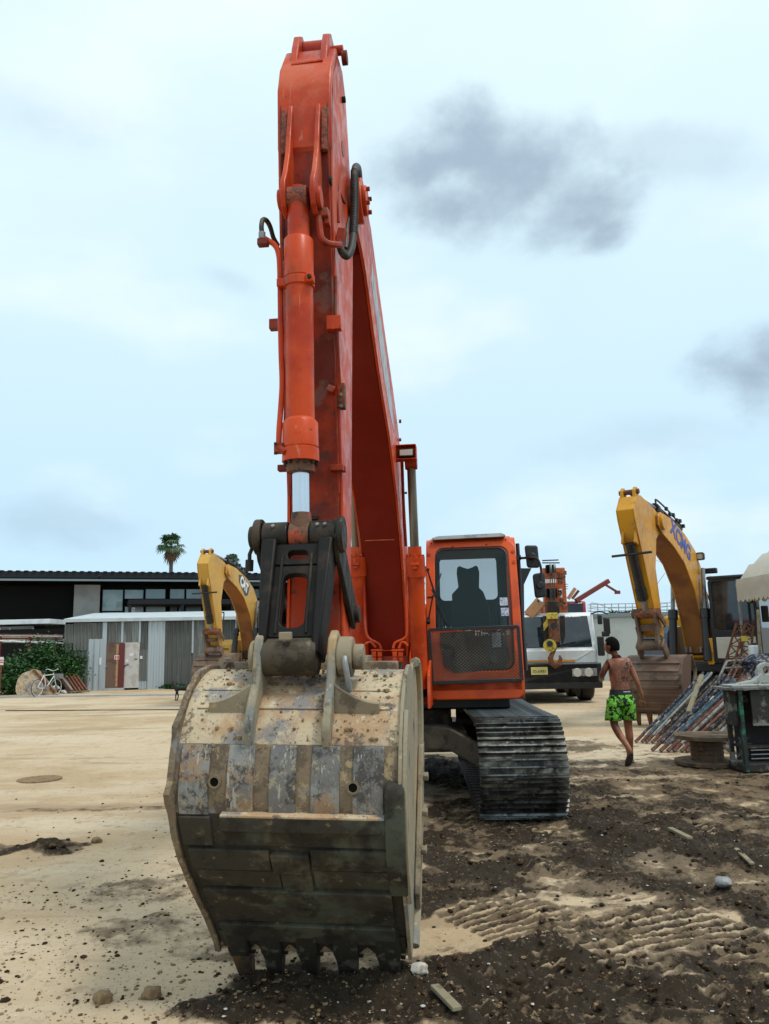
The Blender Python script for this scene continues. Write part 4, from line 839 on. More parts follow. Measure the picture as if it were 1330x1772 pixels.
# ---- cab
cabx0, cabx1, cf = .43, 1.42, 8.30      # extents; cf = depth of the front face at sill
def C(x, z, o=0.0):
    "point on the raked cab front"
    t = (z-1.05)/(2.86-1.05); return P(x, cf+.22*max(0, (z-1.9)/.95)**1.4+o, z)
cab_side = [(8.30, 1.30), (8.33, 1.13), (8.40, 1.06), (9.95, 1.06), (9.98, 1.3), (9.98, 2.62), (9.88, 2.80), (8.80, 2.84), (8.62, 2.80), (8.50, 2.66), (8.40, 2.35), (8.34, 2.05), (8.30, 1.85)]
CX = lambda x: x
def cabpts():
    c0 = L(740, 1206, 8.35).x; c1 = L(907, 1203, 8.35).x; t0 = L(737, 935, 8.6).x; t1 = L(889, 932, 8.6).x; return c0, c1, t0, t1
bx0, bx1, tx0, tx1 = cabpts()
def cx_(k, z):      # k in 0..1 across the cab, narrowing slightly with height
    t = (z-1.08)/(2.75-1.08); a = bx0+(tx0-bx0)*t; b = bx1+(tx1-bx1)*t; return a+(b-a)*k
def fd(z):          # depth of cab front at height z
    return 8.33+.30*max(0, (z-1.7)/1.1)**1.6
def CF(k, z, o=0.0): return P(cx_(k, z), fd(z)+o, z)
cabo = thing('cab', None, None); cabo.parent = ex
def bar(k0, z0, k1, z1, w, d, name, mat, o=0, bev=.02):
    n = 8; vs = []; fs = []
    for i in range(n+1):
        t = i/n; k = k0+(k1-k0)*t; z = z0+(z1-z0)*t; p = CF(k, z, o)
        vs += [p+Vector((-w/2, 0, 0)), p+Vector((w/2, 0, 0)), p+Vector((w/2, d, 0)), p+Vector((-w/2, d, 0))]
    fs = [(0, 1, 2, 3), tuple(4*n+i for i in (3, 2, 1, 0))]
    for i in range(n):
        for j in range(4): fs.append((4*i+j, 4*i+(j+1) % 4, 4*i+4+(j+1) % 4, 4*i+4+j))
    return MB().add(vs, fs).build(name, mat, cabo, bevel=bev, ang=60)
def front_frame():
    # one pressed frame round the windscreen, with a rounded opening
    def cp(k, z, o): return CF(k, z, o)
    out = [(.5+(a-.5)*1.0, b) for a, b in rrect(.5, 1.905, 1.0, 1.70, .06, 7)]
    inn = rrect(.505, 2.035, .80, 1.30, .07, 7)
    # true corner radii: stretch radius in k by height/width
    out = [(k, z) for k, z in rr2(.5, 1.91, 1.0, 1.69, .09, .10)]; inn = [(k, z) for k, z in rr2(.505, 2.02, .81, 1.33, .10, .10)]
    n = len(out); vs = [cp(k, z, .03 if False else 0) for k, z in out]+[cp(k, z, 0) for k, z in inn]+[cp(k, z, .09) for k, z in out]+[cp(k, z, .06) for k, z in inn]; fs = []
    for i in range(n):
        j = (i+1) % n; fs += [(i, j, n+j, n+i), (2*n+i, 3*n+i, 3*n+j, 2*n+j), (i, 2*n+i, 2*n+j, j), (n+i, n+j, 3*n+j, 3*n+i)]
    return MB().add(vs, fs).build('front_frame', 'cab_orange', cabo, bevel=.014, ang=50, seg=3)
def rr2(cx, cy, w, h, rx, ry, n=7, m=6):
    pts = []
    for sx, sy, a0 in ((1, 1, 0), (-1, 1, 90), (-1, -1, 180), (1, -1, 270)):
        for i in range(n+1):
            a = radians(a0+90*i/n); pts.append((cx+sx*(w/2-rx)+rx*cos(a), cy+sy*(h/2-ry)+ry*sin(a)))
        a_, b_ = pts[-1], None
        nx_ = {(1, 1): (-1, 1), (-1, 1): (-1, -1), (-1, -1): (1, -1), (1, -1): (1, 1)}[(sx, sy)]
        a1 = radians(a0+90); b_ = (cx+nx_[0]*(w/2-rx)+rx*cos(a1), cy+nx_[1]*(h/2-ry)+ry*sin(a1))
        for i in range(1, m): t = i/m; pts.append((a_[0]+(b_[0]-a_[0])*t, a_[1]+(b_[1]-a_[1])*t))
    return pts
front_frame()
# rubber seal and windscreen
inn = rr2(.505, 2.02, .81, 1.33, .10, .10); inn2 = rr2(.505, 2.02, .775, 1.295, .09, .09); n = len(inn)
vs = [CF(k, z, .012) for k, z in inn]+[CF(k, z, .006) for k, z in inn2]+[CF(k, z, .03) for k, z in inn2]; fs = []
for i in range(n):
    j = (i+1) % n; fs += [(i, j, n+j, n+i), (n+i, n+j, 2*n+j, 2*n+i)]
MB().add(vs, fs).build('window_seal', 'black_rubber', cabo)
rows_ = []; vs = []; fs = []
nz, nk = 14, 6
for i in range(nz+1):
    for j in range(nk+1): vs.append(CF(.505+.78*(j/nk-.5), 2.02+1.30*(i/nz-.5), .018))
for i in range(nz):
    for j in range(nk): a = i*(nk+1)+j; fs.append((a, a+1, a+nk+2, a+nk+1))
ws = MB().add(vs, fs).build('windscreen', 'cab_glass', cabo)
# grubby drips at the foot of the glass
rnd = random.Random(12); mb = MB()
for _ in range(34):
    k = .14+.74*rnd.random(); z = 1.72; h = .02+.09*rnd.random()**2; mb.box(CF(k, z+h/2, .012), (.004+.004*rnd.random(), .002, h))
for _ in range(5): mb.box(CF(.3+.5*rnd.random(), 1.73+.05*rnd.random(), .012), (.05, .002, .012), Matrix.Rotation(rnd.random()-.5, 4, 'Y'))
tag(mb.build('dust_streaks', 'dust_white', ws, smooth=False), kind='stuff')
for z, k in ((2.07, .832), (1.96, .838)):
    MB().box(CF(k, z, .010), (.082, .003, .085)).build('sticker', 'sticker_white', ws)
# lower front panel, sides, roof
mb = MB().prism(prof([(8.33, 1.30), (8.33, 1.16), (8.36, 1.09), (8.42, 1.06), (8.55, 1.06), (8.55, 1.30)]), cx_(.0, 1.1), cx_(1.0, 1.1)).build('front_sill', 'cab_orange', cabo, bevel=.03, seg=3)
def side_panel(k, name):
    x = cx_(k, 1.9); o = -1 if k < .5 else 1
    out = rr2(9.17, 1.93, 1.50, 1.74, .12, .12); inn = rr2(9.17, 2.15, 1.26, 1.05, .12, .12)
    def pos(d, z, t): return P(cx_(k, z)-o*t, d+(.0 if d > 8.9 else max(0, fd(z)-8.33)*.7), z)
    n = len(out); vs = [pos(a, b, .0) for a, b in out]+[pos(a, b, 0) for a, b in inn]+[pos(a, b, .05) for a, b in out]+[pos(a, b, .05) for a, b in inn]; fs = []
    for i in range(n):
        j = (i+1) % n; fs += [(i, j, n+j, n+i), (2*n+i, 3*n+i, 3*n+j, 2*n+j), (i, 2*n+i, 2*n+j, j), (n+i, n+j, 3*n+j, 3*n+i)]
    MB().add(vs, fs).build(name, 'cab_orange', cabo, bevel=.008)
    vs = [pos(a, b, .025) for a, b in inn]; MB().add(vs, [tuple(range(n))]).build('side_glass', 'cab_glass', cabo)
side_panel(0.0, 'side_frame'); side_panel(1.0, 'door')
# rear wall with its window
zc = 2.14; out = rr2(.5, 1.93, 1.0, 1.72, .07, .08); _ra, _rb = L(759, 966, 9.92), L(861, 1038, 9.92); _kw = cx_(1, 2.1)-cx_(0, 2.1); inn = rr2(((_ra.x+_rb.x)/2-cx_(0, 2.1))/_kw, (_ra.z+_rb.z)/2, (_rb.x-_ra.x)/_kw, _ra.z-_rb.z, .07, .07); n = len(out)
def RW(k, z, o): return P(cx_(k, z), 9.92+o, z)
vs = [RW(k, z, 0) for k, z in out]+[RW(k, z, 0) for k, z in inn]+[RW(k, z, .06) for k, z in out]+[RW(k, z, .06) for k, z in inn]; fs = []
for i in range(n):
    j = (i+1) % n; fs += [(i, j, n+j, n+i), (2*n+i, 3*n+i, 3*n+j, 2*n+j), (i, 2*n+i, 2*n+j, j), (n+i, n+j, 3*n+j, 3*n+i)]
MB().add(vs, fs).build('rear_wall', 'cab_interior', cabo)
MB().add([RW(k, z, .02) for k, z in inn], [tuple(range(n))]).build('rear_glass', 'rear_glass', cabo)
MB().prism(prof([(8.60, 2.735), (8.66, 2.79), (8.85, 2.83), (9.75, 2.82), (9.93, 2.74), (9.93, 2.71), (8.60, 2.71)]), cx_(.04, 2.7), cx_(.96, 2.7)).build('roof', 'cab_orange', cabo, bevel=.03, seg=3)
vz = L(812, 925, 8.5)
MB().add([P(cx_(.09, 2.7), 8.56, 2.775), P(cx_(.88, 2.7), 8.56, 2.785), P(cx_(.90, 2.7), 8.56, 2.805), P(cx_(.85, 2.7), 8.60, 2.835), P(cx_(.14, 2.7), 8.60, 2.825), P(cx_(.07, 2.7), 8.56, 2.80)]+[P(cx_(.09, 2.7), 9.3, 2.785), P(cx_(.88, 2.7), 9.3, 2.795), P(cx_(.90, 2.7), 9.3, 2.815), P(cx_(.85, 2.7), 9.3, 2.845), P(cx_(.14, 2.7), 9.3, 2.835), P(cx_(.07, 2.7), 9.3, 2.81)],
    [(0, 1, 2, 3, 4, 5), (11, 10, 9, 8, 7, 6)]+[(i, 6+i, 6+(i+1) % 6, (i+1) % 6) for i in range(6)]).build('roof_hatch', 'steel_grey', cabo, bevel=.006)
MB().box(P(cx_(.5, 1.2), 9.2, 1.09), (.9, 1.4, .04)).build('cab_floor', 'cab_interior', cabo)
for k in (.03, .97):
    for z in (2.62,): MB().cyl(CF(k, z, .0), CF(k, z, -.014), .022, n=16).build('bolt_cap', 'cab_orange', cabo, bevel=.004)
MB().cyl(CF(.97, 2.50, 0), CF(.97, 2.50, -.014), .018).build('bolt_cap', 'cab_orange', cabo)
for k, z in ((.06, 2.75), (.30, 2.70), (.68, 2.71), (.90, 2.76)): MB().cyl(CF(k, z, .0), CF(k, z, -.008), .009, n=8).build('screw', 'black_metal', cabo)
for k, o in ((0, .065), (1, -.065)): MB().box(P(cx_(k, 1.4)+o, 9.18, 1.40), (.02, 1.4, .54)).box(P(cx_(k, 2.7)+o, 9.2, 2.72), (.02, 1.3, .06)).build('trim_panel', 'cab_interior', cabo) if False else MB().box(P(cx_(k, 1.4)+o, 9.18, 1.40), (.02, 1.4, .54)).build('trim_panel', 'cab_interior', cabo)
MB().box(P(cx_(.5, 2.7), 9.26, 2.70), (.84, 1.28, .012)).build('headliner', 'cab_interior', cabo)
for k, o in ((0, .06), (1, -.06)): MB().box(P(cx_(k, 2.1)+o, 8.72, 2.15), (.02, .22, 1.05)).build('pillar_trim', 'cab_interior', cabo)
# seat, seen through the glass
seat = thing('seat', None, None); seat.parent = cabo
sx = cx_(.465, 1.9)
MB().add([P(sx+a, 9.30, b) for a, b in ((-.21, 1.45), (.25, 1.45), (.235, 2.05), (.17, 2.24), (.12, 2.29), (.125, 2.30), (.135, 2.47), (.12, 2.535), (.095, 2.555), (.06, 2.535), (0, 2.515), (-.06, 2.535), (-.10, 2.555), (-.125, 2.535), (-.135, 2.47), (-.12, 2.30), (-.15, 2.27), (-.20, 2.22))]+[P(sx+a, 9.42, b) for a, b in ((-.21, 1.45), (.25, 1.45), (.235, 2.05), (.17, 2.24), (.12, 2.29), (.125, 2.30), (.135, 2.47), (.12, 2.535), (.095, 2.555), (.06, 2.535), (0, 2.515), (-.06, 2.535), (-.10, 2.555), (-.125, 2.535), (-.135, 2.47), (-.12, 2.30), (-.15, 2.27), (-.20, 2.22))],
    [tuple(range(18)), tuple(range(18, 36))[::-1]]+[(i, 18+i, 18+(i+1) % 18, (i+1) % 18) for i in range(18)]).build('backrest', 'seat_fabric', seat, bevel=.02)
MB().box(P(sx+.01, 9.15, 1.52), (.50, .50, .14)).build('cushion', 'seat_fabric', seat, bevel=.04)
for s in (-1, 1): MB().box(P(sx+.33*s, 9.0, 1.70), (.16, .55, .22)).build('console', 'cab_interior', cabo, bevel=.03); MB().tube([P(sx+.33*s, 8.85, 1.8), P(sx+.32*s, 8.82, 1.92), P(sx+.31*s, 8.82, 1.98)], .022).build('joystick', 'black_rubber', cabo)
MB().cyl(P(sx+.36, 9.2, 1.62), P(sx+.36, 9.2, 2.10), .07, .055).build('side_monitor', 'cab_interior', cabo, bevel=.02)
# wiper
wp = MB().beam(L(739, 985, 8.2), L(752, 1030, 8.16), .012).beam(L(752, 1030, 8.16), L(763, 992, 8.18), .010).build('wiper_arm', 'black_metal', cabo)
MB().beam(L(747, 1020, 8.15), L(772, 1077, 8.16), .018, .014).beam(L(741, 990, 8.17), L(768, 1072, 8.15), .006).build('wiper_blade', 'black_rubber', wp)
MB().cyl(L(740, 986, 8.25), L(740, 986, 8.13), .018, n=12).build('wiper_pivot', 'black_metal', wp)
MB().tube([L(749, 1030, 8.18), L(745, 1050, 8.2), L(741, 1074, 8.25)], .008).box(L(744, 1034, 8.2), (.06, .03, .022)).cyl(L(741, 1070, 8.27), L(741, 1078, 8.2), .02, n=8).build('door_catch', 'black_metal', cabo)
# expanded metal guard in front of the lower glass
gd = thing('mesh_guard', None, None); gd.parent = cabo
GQ = [L(742, 1090, 8.20), L(896, 1084, 8.20), L(903, 1176, 8.18), L(748, 1182, 8.18)]
def Q(u, v): return (GQ[0].lerp(GQ[1], u)).lerp(GQ[3].lerp(GQ[2], u), v)
for a, b, w in (((0, 0), (1, 0), .032), ((1, 0), (1, 1), .032), ((1, 1), (0, 1), .034), ((0, 1), (0, 0), .032)): MB().beam(Q(*a), Q(*b), w, .022, up=(0, 1, 0)).build('guard_frame', 'black_metal', gd, bevel=.003)
mb = MB(); nu, nv = 24, 34
for j in range(nv):
    for i in range(nu):
        u0, v0 = i/nu, j/nv; du, dv = .5/nu, 1/nv
        o_ = .5/nu if j % 2 else 0
        a = Q(min(1, u0+o_), v0); b = Q(min(1, u0+o_+du), v0+dv); c2 = Q(max(0, min(1, u0+o_-du)), v0+dv)
        if b.x-a.x > .002: mb.beam(a, b, .0045, .003, up=(0, 1, 0))
        if a.x-c2.x > .002: mb.beam(a, c2, .0045, .003, up=(0, 1, 0))
tag(mb.build('mesh', 'frame_mud', gd, smooth=False), kind='stuff')
MB().add([Q(.12, .06)+Vector((0, .05, 0)), Q(.86, .04)+Vector((0, .05, 0)), Q(.88, .62)+Vector((0, .05, 0)), Q(.82, .80)+Vector((0, .05, 0)), Q(.25, .83)+Vector((0, .05, 0)), Q(.14, .70)+Vector((0, .05, 0))], [(0, 1, 2, 3, 4, 5)]).build('lower_glass', 'cab_interior', cabo)
MB().add([Q(.70, .10)+Vector((0, .04, 0)), Q(.80, .10)+Vector((0, .04, 0)), Q(.80, .38)+Vector((0, .04, 0)), Q(.70, .38)+Vector((0, .04, 0))], [(0, 1, 2, 3)]).build('sticker', 'decal_grey', cabo)
vs = [Q(u, v)+Vector((0, .07, 0)) for u, v in ((0, 0), (1, 0), (1, 1), (0, 1))]; MB().add(vs, [(0, 1, 2, 3)]).build('lower_panel', 'cab_orange', cabo)
# grab rail and mirrors at the cab's right
rl = MB().tube([L(895, 941, 8.6), L(898, 990, 8.55), L(902, 1060, 8.5), L(907, 1120, 8.45), L(910, 1160, 8.4)], .022).box(L(897, 965, 8.57), (.05, .05, .05)).build('grab_rail', 'black_metal', ex)
MB().box(L(904, 1140, 8.5), (.05, .04, .14)).build('rail_foot', 'black_metal', rl, bevel=.005)
def mirror(c4, name):
    a, b, c_, d_ = c4; dd = 8.45
    pts = [L(px, py, dd) for px, py in c4]; cen = sum(pts, Vector())/4; vs = []
    for p in pts: vs.append(p)
    back = [cen+(p-cen)*.8+Vector((0, .07, 0)) for p in pts]
    o = MB().add(vs+back, [(0, 1, 2, 3), (7, 6, 5, 4)]+[(i, 4+i, 4+(i+1) % 4, (i+1) % 4) for i in range(4)]).build(name, 'black_rubber', ex, bevel=.03, seg=4, ang=70)
    MB().cyl(cen+Vector((.0, -.005, .0)), cen+Vector((0, -.035, 0)), .038, n=16).build('mirror_clamp', 'black_metal', o, bevel=.008); return o
mirror([(906, 942), (931, 942), (935, 984), (911, 984)], 'mirror')
mirror([(920, 992), (943, 988), (947, 1034), (925, 1037)], 'mirror')
MB().tube([L(899, 966, 8.55), L(920, 965, 8.4), L(930, 968, 8.38), L(936, 985, 8.38), L(936, 1005, 8.38)], .014, smooth=4).build('mirror_arm', 'black_metal', ex)
MB().box(L(733, 1130, 8.4), (.02, .5, .7)).build('inner_rail', 'black_metal', ex)

# ---- undercarriage
uc = thing('undercarriage', None, None); uc.parent = ex; uc.rotation_euler = (0, 0, radians(4.3))
def track(xc):
    t = thing('track', None, None); t.parent = ex; t.rotation_euler = (0, 0, radians(4.0))
    yF, yB, R = -1.46, 1.75, .425; zc = .47
    # loop path: front idler at yF, rear sprocket at yB
    seg = []; Ls = yB-yF
    per = 2*Ls+2*pi*R; n = 50; pitch = per/n
    def path(s):
        s %= per
        if s < Ls: return Vector((0, yB-s, zc+R-.02*sin(pi*s/Ls))), 0.0          # top run, moving forward
        s -= Ls
        if s < pi*R: a = s/R; return Vector((0, yF-R*sin(a), zc+R*cos(a))), a
        s -= pi*R
        if s < Ls: return Vector((0, yF+s, zc-R)), pi
        s -= Ls; a = s/R; return Vector((0, yB+R*sin(a), zc-R*cos(a))), pi+a
    W = .80
    # one shoe: base plate, three grouser bars
    sh = MB().box((0, 0, 0), (W, pitch*1.04, .014)).build('track_shoe', 'track_shoe', t, bevel=.003)
    gr = MB()
    for yy in (-.36, .0, .36): gr.add([(-W/2, yy*pitch-.011, .007), (W/2, yy*pitch-.011, .007), (W/2, yy*pitch+.011, .007), (-W/2, yy*pitch+.011, .007), (-W/2, yy*pitch-.006, .040), (W/2, yy*pitch-.006, .040), (W/2, yy*pitch+.006, .040), (-W/2, yy*pitch+.006, .040)], [(0, 1, 2, 3), (4, 7, 6, 5), (0, 4, 5, 1), (1, 5, 6, 2), (2, 6, 7, 3), (3, 7, 4, 0)])
    go = gr.build('grouser', 'grouser', sh)
    bolt = MB()
    for x in (-.13, .0, .10): bolt.cyl((x, .18*pitch, .006), (x, .18*pitch, .020), .016, n=6)
    bo = bolt.build('shoe_bolt', 'track_shoe', sh)
    first = True
    for k in range(n):
        p, a = path(k*pitch); m = Matrix.Translation(p+Vector((xc, 0, 0))) @ Matrix.Rotation(a, 4, 'X') @ Matrix.Rotation((random.random()-.5)*.008, 4, 'Y')
        # face outwards, forward = -y on the top run
        if first: s = sh; s.matrix_local = m; first = False
        else:
            s = inst('track_shoe', sh, t, m); inst('grouser', go, s, Matrix()); inst('shoe_bolt', bo, s, Matrix())
    MB().box((xc, .15, zc), (.30, Ls+.2, .36)).build('track_frame', 'frame_mud', t, bevel=.03)
    MB().cyl((xc-.12, yF, zc), (xc+.12, yF, zc), R-.05, n=36).build('idler', 'frame_mud', t, bevel=.01)
    MB().cyl((xc-.12, yB, zc), (xc+.12, yB, zc), R-.05, n=36).build('sprocket', 'frame_mud', t, bevel=.01)
    for s in (-1, 1): MB().box((xc+.16*s, .15, zc), (.02, Ls+.5, .5)).build('track_guard', 'frame_mud', t, bevel=.01)
    return t
track(1.175); track(-1.175)
MB().cyl((0, 0, .72), (0, 0, .93), .62, n=40).build('slew_ring', 'greasy_steel', uc)
cf_ = MB().box((0, -.0, .62), (1.5, 1.4, .22)).build('centre_frame', 'frame_mud', uc, bevel=.03)
for sx_ in (-1, 1):
    for sy in (-1, 1):
        # box legs of the X frame, arching down to the track frames
        a = [(sx_*.25, sy*.35), (sx_*.98, sy*1.02)]
        pts = [(.20, .80, .54), (.55, .78, .55), (.80, .66, .42), (1.02, .56, .30)]
        vs = []
        for x, zt, zb in pts: 
            y = sy*(.45+(x-.2)*.75); vs += [(sx_*x, y-.16, zt), (sx_*x, y+.16, zt), (sx_*x, y+.16, zb), (sx_*x, y-.16, zb)]
        fs = [(0, 1, 2, 3), (15, 14, 13, 12)]
        for i in range(3):
            for j in range(4): fs.append((4*i+j, 4*i+(j+1) % 4, 4*i+4+(j+1) % 4, 4*i+4+j))
        MB().add(vs, fs).build('frame_leg', 'frame_mud', uc, bevel=.02)
MB().box((.62, -.55, .835), (.035, .02, .05)).build('white_tag', 'dust_white', uc)
# ================================================================== OTHER EXCAVATORS
def small_excavator(name, label, O, yaw, foot, paint, under, bucket_mat, cfg):
    """O: point on the ground under the boom foot; local -y points where the boom points. Profiles in (y,z)."""
    root = thing(name, label, 'excavator', O, yaw)
    def Q_(l, s, z): return Vector((l, -s, z))       # s: metres forward of the boom foot
    def pf(pts): return [(-a, b) for a, b in pts]
    bm_ = MB().prism(pf(cfg['boom']), -.21, .21).build('boom', under, root, bevel=.01)
    for s in (-1, 1): MB().prism(pf(cfg['boom']), .211*s, .235*s).build('boom_side', paint, bm_, bevel=.006)
    pv = cfg['pivot']
    for s in (-1, 1): MB().cyl(Q_(.235*s, *pv), Q_(.29*s, *pv), .15, n=24).build('pivot_boss', paint, bm_, bevel=.01)
    am = MB().prism(pf(cfg['arm']), -.15, .15).build('arm', cfg.get('armf', paint), root, bevel=.012)
    for s in (-1, 1): MB().prism(pf(cfg['arm']), .151*s, .172*s).build('side_plate', paint, am, bevel=.006)
    at_ = cfg['tail']
    for s in (-1, 1): MB().prism([(-at_[0]+.12, at_[1]-.25), (-at_[0]-.12, at_[1]-.25), (-at_[0]-.10, at_[1]+.02), (-at_[0]-.03, at_[1]+.09), (-at_[0]+.04, at_[1]+.09), (-at_[0]+.11, at_[1]+.02)], .12*s-.028, .12*s+.028).build('tail_lug', paint, am, bevel=.006)
    MB().cyl(Q_(-.19, *at_), Q_(.19, *at_), .05, n=14).build('tail_pin', 'rust', am)
    # arm cylinder along the boom's back
    a0, a1 = cfg['armcyl']; A0 = Q_(0, *a0); A1 = Q_(0, *a1); T = Q_(0, *at_)
    ac = MB().cyl(A0, A1, .085, n=20).cyl(A1+(A0-A1).normalized()*.12, A1, .105, n=20).build('arm_cylinder', 'black_metal', root)
    MB().cyl(A1, T, .042, n=14).build('rod', 'steel_grey', ac)
    MB().tube([A0+Vector((.05, 0, .08)), A0.lerp(A1, .5)+Vector((.05, 0, .16)), A1+Vector((.06, 0, .16)), A1+Vector((.06, -.05, .08))], .018, smooth=4).build('pipe', 'black_metal', ac)
    for k in range(6):
        t = k/5; q = A0.lerp(A1, t*.7); MB().box(q+Vector((.10, .0, .06+.05*(k % 2))), (.06, .09, .08)).build('valve_fitting', 'black_metal', ac, bevel=.01)
    rnd = random.Random(int(O.x*10)); bb = cfg['boom_back']
    for k in range(3):
        off_ = -.12+.12*k; MB().tube([Q_(off_, a, b+.06+.05*rnd.random()) for a, b in bb], .020, smooth=4).build('boom_pipe', paint if k == 1 else 'black_rubber', bm_)
    # bucket cylinder, link, bucket
    b0, b1 = cfg['bcyl']; B0, B1 = Q_(0, *b0), Q_(0, *b1); m_ = B0.lerp(B1, .80)
    bc = MB().cyl(B0, m_, .088, n=20).cyl(m_+(B0-m_).normalized()*.22, m_, .105, n=20).build('bucket_cylinder', 'black_metal', root); MB().cyl(m_, B1, .05, n=14).build('rod', 'steel_grey', bc)
    MB().cyl(B0+Vector((-.36, 0, -.22)), B0+Vector((.40, 0, -.20)), .024, n=8).build('pipe_stub', 'black_metal', bc)
    for s in (-1, 1): MB().beam(B0+Vector((.12*s, .12, .35)), B0+Vector((.12*s, 0, -.02)), .05, .16).build('cylinder_bracket', paint, am, bevel=.01)
    lk = MB().cyl(B1+Vector((-.26, 0, 0)), B1+Vector((.26, 0, 0)), .095, n=20).build('bucket_link', 'rust', root, bevel=.01)
    BP = Q_(0, *cfg['lpin'])
    for s in (-1, 1):
        MB().beam(B1+Vector((.19*s, 0, 0)), BP+Vector((.15*s, 0, 0)), .05, .20).build('link_rail', 'brown_bucket', lk, bevel=.015)
        MB().beam(B1+Vector((.24*s, 0, 0)), Q_(.24*s, *cfg['guide']), .03, .13).build('side_link', 'brown_bucket', lk, bevel=.01)
    MB().beam(B1.lerp(BP, .35), B1.lerp(BP, .55), .28, .05).build('link_plate', 'brown_bucket', lk)
    MB().cyl(BP+Vector((-.22, 0, 0)), BP+Vector((.22, 0, 0)), .10, n=20).build('link_foot', 'brown_bucket', lk)
    sc_, (ox, oz) = cfg['bk_scale'], cfg['bk_org']
    sh = [(ox+(a)*sc_, oz+b*sc_) for a, b in cat2(cfg['bk'], 3)]
    w = cfg['bw']
    n = len(sh); inn = []
    for i, (a, b) in enumerate(sh):
        p, q = sh[max(i-1, 0)], sh[min(i+1, n-1)]; dx, dy = q[0]-p[0], q[1]-p[1]; Ln = hypot(dx, dy); inn.append((a+dy/Ln*.03, b-dx/Ln*.03))
    cen = sum(a for a, b in sh)/n
    bk_ = MB().prism(pf(sh+inn[::-1]), -w/2, w/2).build('bucket', bucket_mat, root, ang=50)
    for s in (-1, 1): MB().prism(pf(sh), s*w/2, s*(w/2+.03)).build('side_plate', bucket_mat, bk_, bevel=.006); MB().tube([Q_(s*(w/2+.015), *sh[0]), Q_(s*(w/2+.02), sh[0][0]-.16, (sh[0][1]+sh[-1][1])/2+.15), Q_(s*(w/2+.015), *sh[-1])], .035, smooth=5).build('mouth_rim', bucket_mat, bk_)
    # ribs across the back
    k0 = n//3
    for k in range(k0, n-2, 2):
        a, b = sh[k], sh[k+1]; c_, d_ = Q_(0, *a), Q_(0, *b); MB().beam(c_.lerp(d_, .15), c_.lerp(d_, .85), w-.06, .05, up=(1, 0, 0)).build('wear_plate', bucket_mat, bk_) if False else MB().prism(pf([a, b, (b[0]+(b[0]-inn[k+1][0])*.8, b[1]+(b[1]-inn[k+1][1])*.8+.015), (a[0]+(a[0]-inn[k][0])*.8, a[1]+(a[1]-inn[k][1])*.8-.015)]), -w/2+.02, w/2-.02).build('wear_plate', bucket_mat, bk_, bevel=.006)
    for s in (-1, 1): MB().beam(BP+Vector((.24*s, -.02, .05)), Q_(.24*s, *sh[n//4]), .05, .22).build('ear_plate', 'brown_bucket', bk_, bevel=.02)
    te = sh[-1]
    for k in range(5):
        x = -w/2+.08+(w-.16)*k/4; a = Q_(x, te[0]-.02, te[1]+.08); b = Q_(x, te[0]-.10, te[1]-.28); d_ = (b-a)
        MB().add([a+Vector((-.06, -.04, 0)), a+Vector((.06, -.04, 0)), a+Vector((.06, .06, 0)), a+Vector((-.06, .06, 0)), b+Vector((-.03, -.01, 0)), b+Vector((.03, -.01, 0)), b+Vector((.03, .015, 0)), b+Vector((-.03, .015, 0))], [(0, 1, 2, 3), (4, 7, 6, 5), (0, 4, 5, 1), (1, 5, 6, 2), (2, 6, 7, 3), (3, 7, 4, 0)]).build('tooth', 'rust', bk_, bevel=.006)
    # boom cylinders
    c0_, c1_ = cfg['bmcyl']
    for s in (-1, 1):
        F0, F1 = Q_(.36*s, *c0_), Q_(.33*s, *c1_); mm = F0.lerp(F1, cfg.get('bmk', .58))
        q = MB().cyl(F0, mm, .085, n=20).cyl(mm-(mm-F0).normalized()*.2, mm, .105, n=20).build('boom_cylinder', 'black_metal', root); MB().cyl(mm, F1, .045, n=14).build('rod', 'steel_grey', q)
    # upper works: deck, cab at the operator's left (our right), engine hood and tool box
    MB().box((0, .9, 1.02), (2.6, 3.6, .18)).build('deck', 'black_metal', root, bevel=.02)
    hood = MB().box((-.15, 2.1, 1.65), (2.3, 1.3, 1.1)).build('engine_house', paint, root, bevel=.08, seg=3)
    MB().box((0, 2.9, 1.55), (2.6, .5, 1.0)).build('counterweight', 'black_metal', root, bevel=.1, seg=3)
    tb = MB().prism([(-.8, 1.12), (-.8, 1.45), (-.72, 1.75), (-.50, 1.92), (.5, 1.92), (.5, 1.12)], -1.22, -.50).build('tool_box', cfg.get('toolmat', paint), root, bevel=.03)
    for zz in (1.40, 1.62): MB().box((-.86, -.81, zz), (.52, .02, .03)).build('slot_shade', 'hole_shade', tb)  # solid black bars, the slots' inner shade given as colour
    MB().tube([(-1.12, -.6, 1.9), (-1.10, -.35, 2.75), (-1.02, -.30, 2.82), (-.95, -.35, 2.75), (-.93, -.6, 1.9)], .02, smooth=3).build('handrail', 'black_metal', tb)
    cb = thing('cab', None, None); cb.parent = root
    cm = cfg['cabmat']; X0, X1, Y0, Y1 = .48, 1.42, -.95, .75
    Zt = cfg.get('cabtop', 2.85)
    fr = MB().ring(rrect((X0+X1)/2, (Zt+1.1)/2, X1-X0, Zt-1.1, .08), rrect((X0+X1)/2, (Zt+1.72)/2, X1-X0-.14, Zt-1.72-.12, .07), Y0, Y0+.10, 'y').build('front_frame', cm, cb, bevel=.01)
    MB().box(((X0+X1)/2, Y0+.05, (Zt+1.72)/2), (X1-X0-.10, .02, Zt-1.72-.08)).build('windscreen', 'dark_glass', cb)
